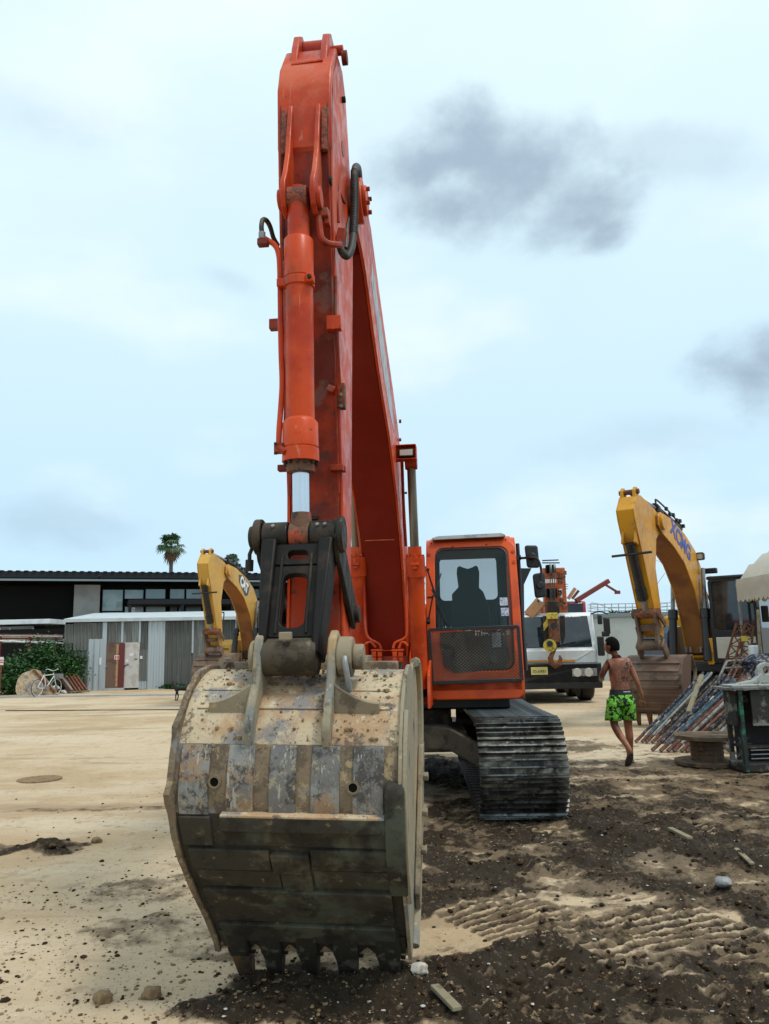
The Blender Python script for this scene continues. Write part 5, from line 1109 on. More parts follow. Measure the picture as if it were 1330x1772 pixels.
    for x in (X0+.02, X1-.02):
        MB().ring([(-a, b) for a, b in rrect(-(Y0+Y1)/2, (Zt+1.1)/2, Y1-Y0-.22, Zt-1.1, .06)], [(-a, b) for a, b in rrect(-(Y0+Y1)/2, (Zt+1.75)/2, Y1-Y0-.4, Zt-1.75-.14, .08)], x-.03, x+.03).build('side_frame', cm, cb, bevel=.01)
        MB().box((x, (Y0+Y1)/2, (Zt+1.75)/2), (.02, Y1-Y0-.36, Zt-1.75-.10)).build('side_glass', 'dark_glass', cb)
    MB().box(((X0+X1)/2, (Y0+Y1)/2, Zt+.02), (X1-X0+.04, Y1-Y0+.04, .08)).build('roof', cm, cb, bevel=.03)
    MB().box(((X0+X1)/2, Y0-.012, 1.42), (X1-X0-.16, .02, .44)).build('lower_panel', cfg['panel'], cb, bevel=.05)
    MB().box(((X0+X1)/2, Y1-.03, 2.0), (X1-X0-.08, .04, 1.6)).build('rear_wall', 'cab_interior', cb)
    # crawlers
    for s in (-1, 1):
        t = thing('track', None, None); t.parent = root; R = .43; yF, yB = -1.35+cfg.get('trk', .8), 1.35+cfg.get('trk', .8)+.4
        loop = [(yF-R*sin(a), .46+R*cos(a)) for a in [pi*k/10 for k in range(11)]]+[(yB+R*sin(a), .46-R*cos(a)) for a in [pi*k/10 for k in range(11)]]
        MB().prism(loop, s*1.15-.29, s*1.15+.29).build('track_band', 'track_shoe', t)
        mb = MB(); per = []
        for (p, q) in zip(loop, loop[1:]+loop[:1]):
            ln = hypot(q[0]-p[0], q[1]-p[1]); m = max(1, round(ln/.09))
            for k in range(m): f = k/m; mb.beam((s*1.15-.3, p[0]+(q[0]-p[0])*f, p[1]+(q[1]-p[1])*f), (s*1.15+.3, p[0]+(q[0]-p[0])*f, p[1]+(q[1]-p[1])*f), .02, .06)
        tag(mb.build('track_bars', 'grouser', t, smooth=False), kind='stuff')
    MB().box((0, .8, .6), (1.8, 1.5, .5)).build('centre_frame', 'black_metal', root, bevel=.05)
    return root, Q_, pf
BUCKET = [(-.55, .98), (-.25, 1.0), (.05, .93), (.25, .72), (.34, .45), (.30, .18), (.15, -.08), (-.05, -.25)]
# --- helper to solve profiles: pixel -> (forward, height) on the machine's centre plane
def plane_solver(O, yaw, l=0.0):
    f = Vector((sin(yaw), -cos(yaw), 0)); side = Vector((cos(yaw), sin(yaw), 0))
    def S(px, py):
        r = ray(px, py); n = side; o = O+side*l; t = (o-Vector((0, 0, EYE))).dot(n)/r.dot(n); p = Vector((0, 0, EYE))+r*t
        return ((p-o).dot(f), p.z)
    return S
BOOM = [(.25, 1.25), (-.05, 1.4), (-.10, 1.9), (.08, 2.6), (.35, 3.15), (.75, 3.55), (1.4, 3.84), (2.3, 4.08), (2.95, 4.14), (3.12, 4.05), (3.14, 3.86), (2.9, 3.70), (2.25, 3.50), (1.6, 3.20), (1.05, 2.68), (.72, 2.1), (.56, 1.6), (.50, 1.3)]
ARM = [(4.12, 4.32), (4.34, 4.04), (4.30, 3.86), (4.02, 3.2), (3.42, 1.72), (3.18, 1.66), (3.22, 2.2), (3.34, 3.0), (3.16, 3.58), (2.80, 3.80), (2.76, 4.02), (3.1, 4.18), (3.9, 4.36)]
# yellow-orange machine on the right
O2 = Vector((7.12, 17.8, 0)); YAW2 = radians(-37)
S2 = plane_solver(O2, YAW2, .23)
# clean side-view profiles (metres forward of the boom foot, height)
cfg2 = dict(
    boom=BOOM,
    boom_back=[(.10, 2.6), (.38, 3.2), (.75, 3.58), (1.4, 3.88), (2.3, 4.12)],
    pivot=(2.92, 3.93),
    arm=ARM,
    tail=(4.02, 4.42), armcyl=((1.0, 4.02), (2.6, 4.30)), bcyl=((4.20, 3.42), (3.60, 2.12)), lpin=(3.50, 1.52), guide=(3.25, 1.9),
    bk=BUCKET, bk_scale=.86, bk_org=(3.30, .47), bw=1.05, bmcyl=((1.0, 1.15), (.62, 3.15)), bmk=.55, cabmat='black_metal', panel='canvas', cabtop=2.88, toolmat='blue_glass')
x2, Q2, pf2 = small_excavator('excavator', 'yellow crawler excavator with blue lettering on its boom, right of the shirtless man', O2, YAW2, None, 'yellow_paint', 'boom_under', 'brown_bucket', cfg2)
# lettering on the boom's flank (its right side as we look)
def side_mtx(Qf, s, z, slope, x):
    # text lies in the y-z plane, readable from +x: text x axis runs along -y?? (towards the rear)
    ex_ = Vector((0, cos(slope), sin(slope))); ey = Vector((0, -sin(slope), cos(slope))); ez = ex_.cross(ey)
    m = Matrix((( ex_.x, ey.x, ez.x, x), (ex_.y, ey.y, ez.y, -s), (ex_.z, ey.z, ez.z, z), (0, 0, 0, 1))); return m
text('lettering', 'XCMG', .46, 'decal_blue', x2, side_mtx(Q2, 1.75, 3.66, radians(-23), .238), .003, 1.0, .016)
MB().ring(rrect(0, 0, .17, .17, .04), rrect(0, 0, .13, .13, .03), -.05, .05, 'y').build('lamp_frame', 'black_metal', x2, loc=Q2(.30, .62, 3.42))
MB().box(Q2(.30, .62, 3.42), (.135, .06, .135)).build('lamp', 'lamp_lens', x2, bevel=.01)
MB().box(Q2(.42, .40, 3.10), (.30, .12, .12)).build('cylinder_joint', 'black_metal', x2, bevel=.02)
for s in (-1, 1):
    for k in range(2): MB().box(Q2((.11+.09*k)*s, .52, 1.38), (.05, .05, .12)).build('hose_end', 'steel_grey', x2, bevel=.005)
MB().box((1.52, -.75, 2.1), (.14, .06, .34)).build('mirror', 'black_rubber', x2, bevel=.02)
MB().tube([(-1.12, -.7, 2.0), (-1.2, -.72, 1.7), (-1.24, -.7, 1.9), (-1.15, -.7, 1.95)], .015).build('mirror_arm', 'black_metal', x2)
MB().box((.415, -.955, 1.35), (.13, .04, .55)).build('cab_post', 'yellow_paint', x2, bevel=.01)

# yellow machine on the left
O3 = Vector((-4.45, 26.25, 0)); YAW3 = radians(-10.3)
cfg3 = dict(
    boom=BOOM,
    boom_back=[(.10, 2.6), (.38, 3.2), (.75, 3.58), (1.4, 3.88), (2.3, 4.12)],
    pivot=(2.92, 3.93),
    arm=ARM,
    tail=(4.02, 4.42), armcyl=((1.0, 4.02), (2.6, 4.30)), bcyl=((4.20, 3.42), (3.60, 2.12)), lpin=(3.50, 1.60), guide=(3.25, 1.9),
    bk=BUCKET, bk_scale=1.0, bk_org=(3.35, .50), bw=1.08, bmcyl=((1.0, 1.15), (.62, 3.15)), bmk=.55, cabmat='black_metal', panel='cat_yellow', cabtop=2.9)
x3, Q3, pf3 = small_excavator('excavator', 'ochre crawler excavator with a black badge on its boom, by the grey shed', O3, YAW3, None, 'cat_yellow', 'boom_under', 'brown_bucket', cfg3)
bd = MB().prism([(-1.12, 3.62), (-1.75, 3.90), (-2.10, 3.90), (-2.08, 3.68), (-1.55, 3.26), (-1.30, 3.30)], .236, .240).build('badge', 'decal_black', x3)
text('lettering', 'CAT', .42, 'decal_white', x3, side_mtx(Q3, 1.64, 3.61, radians(-23), .242), .003, .85, .024)
MB().box(Q3(.40, .45, 3.10), (.34, .10, .10)).build('lamp_stay', 'cat_yellow', x3, bevel=.01)
MB().box(Q3(.56, .47, 3.13), (.10, .10, .16)).build('lamp', 'steel_grey', x3, bevel=.02)
for s in (-1, 1):
    for k in range(3): MB().cyl(Q3((.08+.09*k)*s, .62, 1.55), Q3((.08+.09*k)*s, .62, 1.05), .025, n=8).build('hose', 'black_rubber', x3)

# ================================================================== CRANE TRUCK
CT = at(955, 1160, 21.2); CT.z = 0; CTY = radians(-2)
ct = thing('crane_truck', 'white mobile crane truck with dark windscreen and orange telescopic boom above its cab', 'crane truck', CT, CTY)
def T_(px, py, d): return (Matrix.Translation(CT) @ Matrix.Rotation(CTY, 4, 'Z')).inverted() @ at(px, py, d)
xl, xr = T_(852, 1120, 21.2).x, T_(1033, 1120, 21.2).x; zt = T_(955, 1060, 21.2).z; zw = T_(955, 1122, 21.2).z; zb = T_(955, 1153, 21.2).z; zl = T_(955, 1180, 21.2).z; yf = 0.0
xm = (xl+xr)/2; ww = xr-xl
cabT = MB().prism([(yf+.02, zb), (yf, zb+.4), (yf+.05, zw), (yf+.28, zt-.06), (yf+.40, zt), (yf+2.1, zt), (yf+2.1, zb)], xl, xr).build('cab', 'white_paint', ct, bevel=.06, seg=3)
MB().add([(xl+.10, yf+.035, zw+.02), (xr-.12, yf+.035, zw+.02), (xr-.16, yf+.255, zt-.10), (xl+.14, yf+.255, zt-.10), (xl+.10, yf+.09, zw+.02), (xr-.12, yf+.09, zw+.02), (xr-.16, yf+.31, zt-.10), (xl+.14, yf+.31, zt-.10)], [(0, 1, 2, 3), (7, 6, 5, 4), (0, 4, 5, 1), (1, 5, 6, 2), (2, 6, 7, 3), (3, 7, 4, 0)]).build('windscreen', 'dark_glass', cabT, bevel=.02)
for a, b in (((xl+.3, zw+.05), (xl+.95, zw+.13)), ((xm+.15, zw+.03), (xm+.85, zw+.16))): MB().beam((a[0], yf-.0, a[1]), (b[0], yf+.03, b[1]), .025).build('wiper', 'black_metal', cabT); MB().box((a[0], yf, a[1]-.03), (.10, .05, .05)).build('wiper_pivot', 'black_metal', cabT)
for a, b in (((xm-.62, zb+.14), (xm+.78, zb+.14)), ((xr-.68, zb+.05), (xr-.22, zb+.05))): MB().box(((a[0]+b[0])/2, yf-.004, a[1]), (b[0]-a[0], .012, .055 if a[0] < xm else .07)).build('amber_stripe', 'amber_stripe', cabT)
for sg in (-1, 1): MB().beam((xm+.08+sg*.70, yf-.006, zb+.16), (xm+.08+sg*1.2, yf-.006, zw-.06), .02, .008, up=(0, 1, 0)).build('crease', 'decal_white', cabT)
bmp = MB().box((xm, yf+.05, (zb+zl)/2-.05), (ww+.06, .5, zb-zl+.25)).build('bumper', 'truck_black', ct, bevel=.03)
for k in (0, 1): MB().cyl((xr-.62+.30*k, yf-.21, zb-.17), (xr-.62+.30*k, yf-.19, zb-.17), .115, n=20).build('headlight', 'lamp_lens', bmp, bevel=.01)
for k in (0, 1): MB().cyl((xl+.32+.30*k, yf-.21, zb-.17), (xl+.32+.30*k, yf-.19, zb-.17), .115, n=20).build('headlight', 'lamp_lens', bmp, bevel=.01)
MB().box((xr-.43, yf-.195, zb-.17), (.66, .02, .20)).build('headlight_housing', 'steel_grey', bmp, bevel=.01)
pp = T_(933, 1161, 21.0); pl_ = MB().box((pp.x, yf-.22, pp.z), (.44, .012, .20)).build('number_plate', 'plate_yellow', bmp, bevel=.004)
mt = Matrix.Translation((pp.x, yf-.229, pp.z-.02)) @ Matrix.Rotation(pi/2, 4, 'X'); text('plate_text', '70-6981', .115, 'truck_black', pl_, mt, .001)
MB().box((xm, yf+2.4, .78), (ww-.1, 5.2, .55)).build('chassis', 'truck_black', ct, bevel=.04)
MB().box((xm, yf+.5, .55), (ww-.5, .8, .35)).build('axle_housing', 'truck_black', ct, bevel=.04)
for sx in (-1, 1):
    for yy in (1.0, 2.6, 4.4): w_ = MB().lathe((xm+sx*(ww/2-.40), yy, .52), (xm+sx*(ww/2-.02), yy, .52), [(0, .30), (0, .48), (.05, .52), (.33, .52), (.38, .48), (.38, .30)], 28).build('wheel', 'black_rubber', ct); MB().cyl((xm+sx*(ww/2-.3), yy, .52), (xm+sx*(ww/2-.06), yy, .52), .28, n=20).build('rim', 'steel_grey', w_)
# door mirrors on the right
tm = MB().tube([(xr-.05, yf+.3, zt-.05), (xr+.12, yf+.0, zt+.0), (xr+.32, yf-.05, zt-.08)], .02, smooth=3).build('mirror_arm', 'black_metal', ct)
for px, py, w, h in ((1050, 1083, .17, .44), (1038, 1072, .12, .26), (1048, 1097, .20, .14), (1040, 1118, .18, .52)): p_ = T_(px, py, 21.1); MB().box((p_.x, yf-.02, p_.z), (w, .10, h)).build('mirror', 'black_rubber', ct, bevel=.03)
# crane superstructure: orange boom head facing us, tan derrick arm, red cab behind
def wb(px0, px1, py0, py1, d, dep, name, mat, parent, bev=.02):
    a, b = T_(px0, py1, d), T_(px1, py0, d); return MB().box(((a.x+b.x)/2, a.y+dep/2, (a.z+b.z)/2), (abs(b.x-a.x), dep, abs(b.z-a.z))).build(name, mat, parent, bevel=bev)
cbm = thing('crane_boom', None, None); cbm.parent = ct
wb(943, 977, 982, 1062, 21.6, .25, 'boom_head', 'crane_orange', cbm)
q0, q1 = T_(960, 1020, 21.9), T_(960, 1050, 30); MB().beam(q0, q1, .44, .62).build('boom_section', 'crane_orange', cbm, bevel=.02)
MB().beam(T_(962, 1040, 25), T_(962, 1060, 31), .60, .75).build('boom_section', 'crane_orange', cbm, bevel=.02)
wb(944, 962, 1002, 1009, 21.4, .1, 'white_band', 'decal_white', cbm, .004); wb(968, 972, 1019, 1034, 21.4, .1, 'white_band', 'decal_white', cbm, .004)
wb(946, 961, 977, 991, 21.35, .2, 'recess_shade', 'hole_shade', cbm, .004); wb(947, 963, 1018, 1034, 21.35, .2, 'recess_shade', 'hole_shade', cbm, .004)  # solid black boxes, shade inside the sheave openings given as colour
for k in range(2): MB().cyl(T_(951+6*k, 984, 21.3), T_(953+6*k, 984, 21.3), .13, n=18).build('sheave', 'steel_grey', cbm); MB().cyl(T_(951+6*k, 1028, 21.3), T_(953+6*k, 1028, 21.3), .16, n=18).build('sheave', 'greasy_steel', cbm)
for (a, b) in (((938, 974), (968, 974)), ((938, 970), (966, 969))): MB().cyl(T_(*a, 21.4), T_(*b, 21.4), .018, n=6).build('guard_rod', 'black_metal', cbm)
rnd = random.Random(31)
for _ in range(16): px, py = 966+12*rnd.random(), 985+68*rnd.random(); p_ = T_(px, py, 21.4); MB().box(p_, (.05+.08*rnd.random(), .10, .04+.07*rnd.random())).build('fitting', 'rust' if rnd.random() < .6 else 'black_metal', cbm, bevel=.005)
for k in range(3): MB().box(T_(979, 1011+4*k, 21.5), (.12, .02, .015)).build('rung', 'black_metal', cbm)
MB().beam(T_(936, 1040, 21.5), T_(914, 1066, 21.6), .22, .30).build('stay_arm', 'crane_tan', cbm, bevel=.02)
MB().cyl(T_(931, 1040, 21.3), T_(931, 1040, 21.25), .03, n=8).build('stay_pin', 'black_metal', cbm)
wb(935, 975, 1040, 1063, 22.2, .6, 'turret_front', 'crane_orange', cbm)
MB().beam(T_(968, 1046, 22.0), T_(975, 1063, 22.0), .10, .06).build('striped_stay', 'decal_white', cbm); MB().beam(T_(971, 1044, 22.05), T_(980, 1063, 22.05), .12, .05).build('striped_stay', 'red_paint', cbm)
cc = wb(977, 1013, 1040, 1064, 23.0, 1.2, 'operator_cab', 'red_paint', ct, .05); wb(978, 1009, 1043, 1064, 22.95, .1, 'cab_window', 'blue_glass', cc, .02)
# hoisting ropes and hook block hanging in front of the cab
for k in range(3): MB().cyl(T_(951+4*k, 984, 21.2), T_(954+3*k, 1045, 20.9), .012, n=5).build('hoist_rope', 'wire', cbm)
hb = thing('hook_block', None, None); hb.parent = ct
wb(948, 967, 1040, 1062, 20.85, .22, 'rope_anchor', 'greasy_steel', hb)
MB().beam(T_(955, 1060, 20.85), T_(960, 1112, 20.8), .28, .16).build('block_cheek', 'rust', hb, bevel=.02)
for px in (943, 972): MB().prism([(T_(px-4, 1068, 20.9).x, T_(px, 1066, 20.9).z), (T_(px+4, 1066, 20.9).x, T_(px, 1066, 20.9).z), (T_(px+5, 1100, 20.9).x, T_(px, 1100, 20.9).z), (T_(px, 1116, 20.9).x, T_(px, 1118, 20.9).z), (T_(px-3, 1100, 20.9).x, T_(px, 1100, 20.9).z)], -.35, -.30, 'y').build('block_plate', 'greasy_steel', hb)
MB().prism([(T_(947, 1068, 20.9).x, T_(947, 1068, 20.9).z), (T_(951, 1070, 20.9).x, T_(951, 1070, 20.9).z), (T_(949, 1080, 20.9).x, T_(949, 1080, 20.9).z), (T_(940, 1092, 20.9).x, T_(940, 1092, 20.9).z), (T_(939, 1080, 20.9).x, T_(939, 1080, 20.9).z)], -.40, -.36, 'y').build('yellow_mark', 'hook_yellow', hb)
MB().cyl(T_(951, 1117, 20.8), T_(951, 1117, 20.7), .17, n=20).build('lower_sheave', 'hook_yellow', hb); MB().cyl(T_(951, 1114, 20.68), T_(951, 1114, 20.64), .08, n=14).build('sheave_hub', 'truck_black', hb)
MB().box(T_(955, 1066, 20.75), (.30, .05, .16)).build('yellow_mark', 'hook_yellow', hb, bevel=.01)
MB().cyl(T_(958, 1083, 20.70), T_(958, 1083, 20.66), .085, n=16).build('sheave_hub', 'truck_black', hb)
hk = [T_(961, 1112, 20.8), T_(960, 1122, 20.8), T_(956, 1130, 20.8), T_(952, 1139, 20.8), T_(955, 1148, 20.8), T_(961, 1152, 20.8), T_(968, 1148, 20.8), T_(970, 1140, 20.8), T_(968, 1134, 20.8)]
MB().tube(hk, [.05]*2+[.06, .075, .08, .085, .07, .05, .025], n=10).build('hook', 'rust', hb, ang=60)
# folded jib leaning out over the crane's cab: a tube with a cross piece
jb = MB().beam(T_(996, 1040, 23), T_(1053, 1005, 23.2), .13, .13).build('jib_tube', 'rust_red', ct, bevel=.01)
MB().beam(T_(1046, 1011, 23.1), T_(1067, 1024, 23.1), .06).box(T_(1068, 1025, 23.1), (.16, .06, .10)).build('jib_prop', 'rust_red', jb)
MB().beam(T_(983, 1036, 23), T_(995, 1018, 23), .09).build('jib_arm', 'crane_tan', ct); MB().beam(T_(990, 1036, 23), T_(1001, 1022, 23), .07).build('jib_arm', 'rust', ct)
# dark window panel behind the excavator's cab (jib of another crane), and the red machine seen between boom and cab
kp = thing('parked_truck', 'red truck with red and white striped board, glimpsed left of the orange cab', 'truck', at(722, 1150, 20).xy.to_3d(), 0)
def K_(px, py, d): return at(px, py, d)-kp.location
a_, b_ = K_(690, 1200, 20), K_(738, 1046, 20)
MB().box(((a_.x+b_.x)/2, .9, 1.65), (b_.x-a_.x, 1.8, 1.5)).build('cab', 'red_paint', kp, bevel=.05)
MB().box(K_(724, 1056, 19.9), (.55, .05, .30)).build('windscreen', 'dark_glass', kp, bevel=.01)
sp_ = MB().box(K_(722, 1018, 19.9), (.60, .06, .62)).build('striped_board', 'decal_white', kp, bevel=.005)
for k in range(4): MB().beam(K_(712+0*k, 1010+12*k, 19.85), K_(734, 996+12*k, 19.85), .07, .02, up=(0, 1, 0)).build('stripe', 'red_paint', sp_)
MB().box(K_(722, 993, 19.9), (.62, .10, .14)).build('roof_beam', 'red_paint', kp); MB().box(K_(722, 985, 19.9), (.62, .10, .14)).build('roof_rail', 'truck_black', kp)
MB().box((K_(715, 1150, 20).x, .9, .75), (1.0, 1.8, .6)).build('chassis', 'truck_black', kp)
for s in (-.35, .45): MB().cyl((s, .3, .5), (s+.25, .3, .5), .5, n=20).build('wheel', 'black_rubber', kp)
# dark gantry seen beside the mirrors
gt = thing('gantry', 'black steel bracket post standing behind the orange excavator cab, by the crane truck', 'gantry', at(912, 1160, 17.5).xy.to_3d(), 0)
def g_(px, py): return at(px, py, 17.5)-gt.location
MB().prism([(g_(895, 984).x, g_(895, 984).z), (g_(918, 984).x, g_(918, 984).z), (g_(905, 1012).x, g_(905, 1012).z), (g_(903, 1150).x, 0.02), (g_(893, 1150).x, 0.02)], -.1, .1, 'y').build('post', 'black_metal', gt)
# ================================================================== LEFT SIDE: SHED, BUILDING, PLANTS
def wallframe(A, B):
    "frame whose x axis runs along a wall from A to B (ground points), y away from us"
    A = Vector((A.x, A.y, 0)); d = Vector((B.x-A.x, B.y-A.y, 0)); rz = atan2(d.y, d.x); Mx = Matrix.Translation(A) @ Matrix.Rotation(rz, 4, 'Z'); Mi = Mx.inverted()
    nrm = Vector((-d.y, d.x, 0)).normalized()
    def uv(px, py, o=0.0):
        r = ray(px, py); e = Vector((0, 0, EYE)); t = (A+nrm*o-e).dot(nrm)/r.dot(nrm); q = Mi @ (e+r*t); return q.x, q.z
    return A, rz, uv
SA, SB = ground_at(112, 1197), ground_at(560, 1184.0)
As, rs, us = wallframe(SA, SB)
shed = thing('shed', 'long low shed patched together from grey corrugated metal sheets with a pale roof edge', 'shed', As, rs)
def corr(px0, px1, py0, py1, mat, name='corrugated_sheet', pitch=None, proud=0.0, amp=.035, parent=None, fn=None, box=False):
    fn = fn or us; parent = parent or shed
    pitch = pitch or random.choice((.12, .15, .19, .24)); u0, z1 = fn(px0, py0); u1, z0 = fn(px1, py1); z0 = max(z0, 0.0); n = max(2, int(round((u1-u0)/pitch))*4); vs = []; fs = []
    if box: prof_ = []
    for i in range(n+1):
        u = u0+(u1-u0)*i/n; k = i % 4; y = -proud-(amp if k in (1, 2) else 0)
        vs += [(u, y, z0), (u, y, z1)]
    m = len(vs)
    for i in range(n+1): u = u0+(u1-u0)*i/n; k = i % 4; y = -proud-(amp if k in (1, 2) else 0)+.006; vs += [(u, y, z0), (u, y, z1)]
    for i in range(n): fs += [(2*i, 2*i+2, 2*i+3, 2*i+1), (m+2*i, m+2*i+1, m+2*i+3, m+2*i+2)]
    return MB().add(vs, fs).build(name, mat, parent, smooth=False)
uL, _ = us(112, 1197); uR, _ = us(560, 1184); _, ztop = us(112, 1073); _, ztopR = us(420, 1066)
print('SHED', uL, uR, ztop, ztopR)
MB().box(((uL+uR)/2, 2.5, ztop/2-.05), (uR-uL-.1, 4.8, ztop-.12)).build('core_wall', 'dark_wall', shed)
rf = MB().add([(uL-.12, -.22, ztop-.10), (uR, -.22, ztop-.12), (uR, 5.0, ztop+.35), (uL-.12, 5.0, ztop+.35), (uL-.12, -.22, ztop+.04), (uR, -.22, ztop+.02), (uR, 5.0, ztop+.5), (uL-.12, 5.0, ztop+.5)], [(0, 1, 2, 3), (7, 6, 5, 4), (0, 4, 5, 1), (1, 5, 6, 2), (2, 6, 7, 3), (3, 7, 4, 0)]).build('roof', 'roof_sheet', shed)
u_, z_ = us(112, 1082)
cells = [(112, 128, 1080, 1113, 'corrugated_grey', .0), (128, 156, 1078, 1125, 'corrugated_grey', .03), (112, 122, 1113, 1180, 'corrugated_dark', .0), (122, 150, 1126, 1197, 'corrugated_dark', .01), (156, 179, 1078, 1106, 'corrugated_grey', .0), (152, 179, 1106, 1195, 'corrugated_bright', .03),
         (181, 211, 1077, 1112, 'corrugated_grey', .01), (212, 242, 1076, 1112, 'corrugated_grey', .02), (243, 257, 1076, 1124, 'corrugated_dark', .01), (240, 256, 1124, 1178, 'corrugated_grey', .03), (239, 255, 1178, 1192, 'corrugated_bright', .01), (257, 283, 1075, 1192, 'corrugated_bright', .04),
         (283, 333, 1074, 1190, 'corrugated_dark', .0), (298, 320, 1137, 1190, 'corrugated_dark', .03), (334, 378, 1073, 1190, 'corrugated_grey', .01), (378, 425, 1072, 1188, 'corrugated_dark', .0), (425, 470, 1071, 1188, 'corrugated_grey', .02), (470, 560, 1070, 1186, 'corrugated_dark', .0)]
for c_ in cells: corr(*c_[:5], proud=c_[5])
for px0, px1, py0, py1 in ((178.5, 181.5, 1077, 1195), (210.5, 213, 1076, 1112), (240.8, 243.2, 1075, 1112), (332.5, 334.5, 1074, 1130)):
    a = us(px0, py0); b = us(px1, py1); MB().box(((a[0]+b[0])/2, -.05, (a[1]+max(b[1], 0))/2), (b[0]-a[0], .05, a[1]-max(b[1], 0))).build('batten', 'corrugated_bright', shed)
def wp_(px0, px1, py0, py1, th, proud, name, mat, parent=None, fn=None, bev=.0):
    fn = fn or us; a = fn(px0, py0); b = fn(px1, py1); zb_ = max(b[1], 0.0); return MB().box(((a[0]+b[0])/2, -proud-th/2, (a[1]+zb_)/2), (b[0]-a[0], th, a[1]-zb_)).build(name, mat, parent or shed, bevel=bev)
dr = wp_(181, 208, 1113, 1190, .05, .02, 'door', 'door_brown'); wp_(208, 214, 1113, 1193, .10, .03, 'door_frame', 'frame_red', dr); wp_(202, 203.5, 1115, 1188, .01, .071, 'door_strip', 'crane_tan', dr); wp_(198.5, 207, 1134, 1141, .01, .083, 'notice', 'sign_white', dr); MB().cyl((us(185, 1150)[0], -.07, 1.0), (us(185, 1150)[0], -.13, 1.0), .03, n=8).build('handle', 'steel_grey', dr)
a_ = us(199, 1135); b_ = us(206.5, 1140); wp_(199.5, 202, 1135, 1140, .004, .094, 'red_print', 'sign_red', dr); wp_(203.5, 206, 1135, 1140, .004, .094, 'red_print', 'sign_red', dr)
wp_(179, 215, 1191, 1196, .25, .0, 'door_step', 'plaster_grey')
dw = wp_(214.5, 240, 1112, 1190, .04, .02, 'door', 'door_white'); wp_(224, 231, 1130, 1135, .006, .062, 'paper', 'paper_white', dw); wp_(217, 222, 1141, 1146, .006, .062, 'paper', 'paper_white', dw); wp_(232, 238, 1139, 1142, .006, .062, 'paper', 'steel_grey', dw); wp_(218, 223, 1149, 1152, .006, .062, 'paper', 'steel_grey', dw); wp_(224, 229, 1152, 1155, .006, .062, 'paper', 'plaster_grey', dw)
MB().cyl((us(217, 1150)[0], -.06, 1.0), (us(217, 1150)[0], -.12, 1.0), .03, n=8).build('handle', 'black_metal', dw)
wp_(242.5, 246.5, 1135, 1140, .006, .066, 'paper', 'paper_white'); wp_(172.5, 177, 1138, 1150, .006, .06, 'notice', 'paper_white')
# the dark two-storey building behind
BA, BB = at(-60, 1195, 40.5), at(520, 1185, 46.5)
Ab, rb, ub = wallframe(BA, BB)
bd2 = thing('building', 'long black building with thin flat roof and rows of pale windows behind the shed', 'building', Ab, rb)
u0, zr0 = ub(-60, 1010); u1, zr1 = ub(560, 990); ztopb = ub(200, 1001)[1]
print('BLD', u0, u1, ztopb)
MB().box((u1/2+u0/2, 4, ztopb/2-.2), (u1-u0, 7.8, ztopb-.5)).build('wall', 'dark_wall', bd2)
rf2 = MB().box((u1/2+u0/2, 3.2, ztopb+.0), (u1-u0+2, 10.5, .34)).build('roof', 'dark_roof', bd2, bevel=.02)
MB().box((u1/2+u0/2, -2.1, ztopb-.28), (u1-u0+2, .10, .10)).build('gutter', 'wall_cap', rf2)
mb = MB()
nn = int((u1-u0)/.38)
for i in range(nn): mb.box((u0+i*.38, -2.0, ztopb+.18), (.20, .3, .03))
tag(mb.build('roof_ridges', 'dark_roof', rf2, smooth=False), kind='stuff')
wpb = lambda *a, **k: wp_(*a, parent=bd2, fn=ub, **k)
wpb(129, 171, 1013, 1072, .12, .30, 'wall_panel', 'plaster_grey')
def window(px0, px1, py0, py1, mat='window_sky_tint'):
    w = wpb(px0, px1, py0, py1, .05, .05, 'window_frame', 'dark_roof'); a = ub(px0+1, py0+1); b = ub(px1-1, py1-1)
    g = MB().box(((a[0]+b[0])/2, -.115, (a[1]+b[1])/2), (b[0]-a[0], .02, a[1]-b[1])).build('pane', mat, w); return w
for a, b in ((177, 212), (215, 248), (251, 286), (293, 319), (321, 348)): window(a, b, 1020 if a < 250 else 1019, 1037 if a > 200 else 1058)
for a, b in ((177, 212), (215, 248), (251, 286), (293, 306), (308, 318), (320, 348)): window(a, b, 1059 if a < 200 else 1049, 1068, 'window_sky_tint' if a < 290 else 'window_dim')
for a, b in ((378, 388), (391, 401), ): window(a, b, 1056, 1068, 'window_dim')
for a, b in ((424, 458), (463, 480)): window(a, b, 1004, 1015, 'window_dim'); 
for a, b in ((430, 448), (450, 460), (463, 485)): window(a, b, 1019, 1036, 'window_dim')
wpb(251, 285, 1059, 1068, .01, .125, 'blind', 'rust_red')
# flat awning
aw = thing('awning', None, None); aw.parent = bd2; a = ub(222, 1037, -2.6); b = ub(405, 1041, -2.6)
MB().box(((a[0]+b[0])/2, -1.3, a[1]-.14), (b[0]-a[0], 2.6, .26)).build('awning_slab', 'dark_roof', aw, bevel=.01)
for k in range(3): x = a[0]+.08+k*(b[0]-a[0]-.16)/2; MB().box((x, -2.5, a[1]/2-.2), (.14, .14, a[1]-.1)).build('awning_post', 'dark_roof', aw)
MB().box((a[0]+.25, -2.75, a[1]-.75), (.16, .12, .6)).build('meter_box', 'steel_grey', aw, bevel=.02)
# bird on the roof
p_ = at(171, 998, 40.2); tag(MB().lathe(p_+Vector((-.12, 0, -.06)), p_+Vector((.14, 0, .08)), [(0, .01), (.06, .05), (.14, .07), (.22, .05), (.28, .02)], 10).build('bird', 'dark_roof'), 'small dark bird perched on the black roof edge', 'bird')
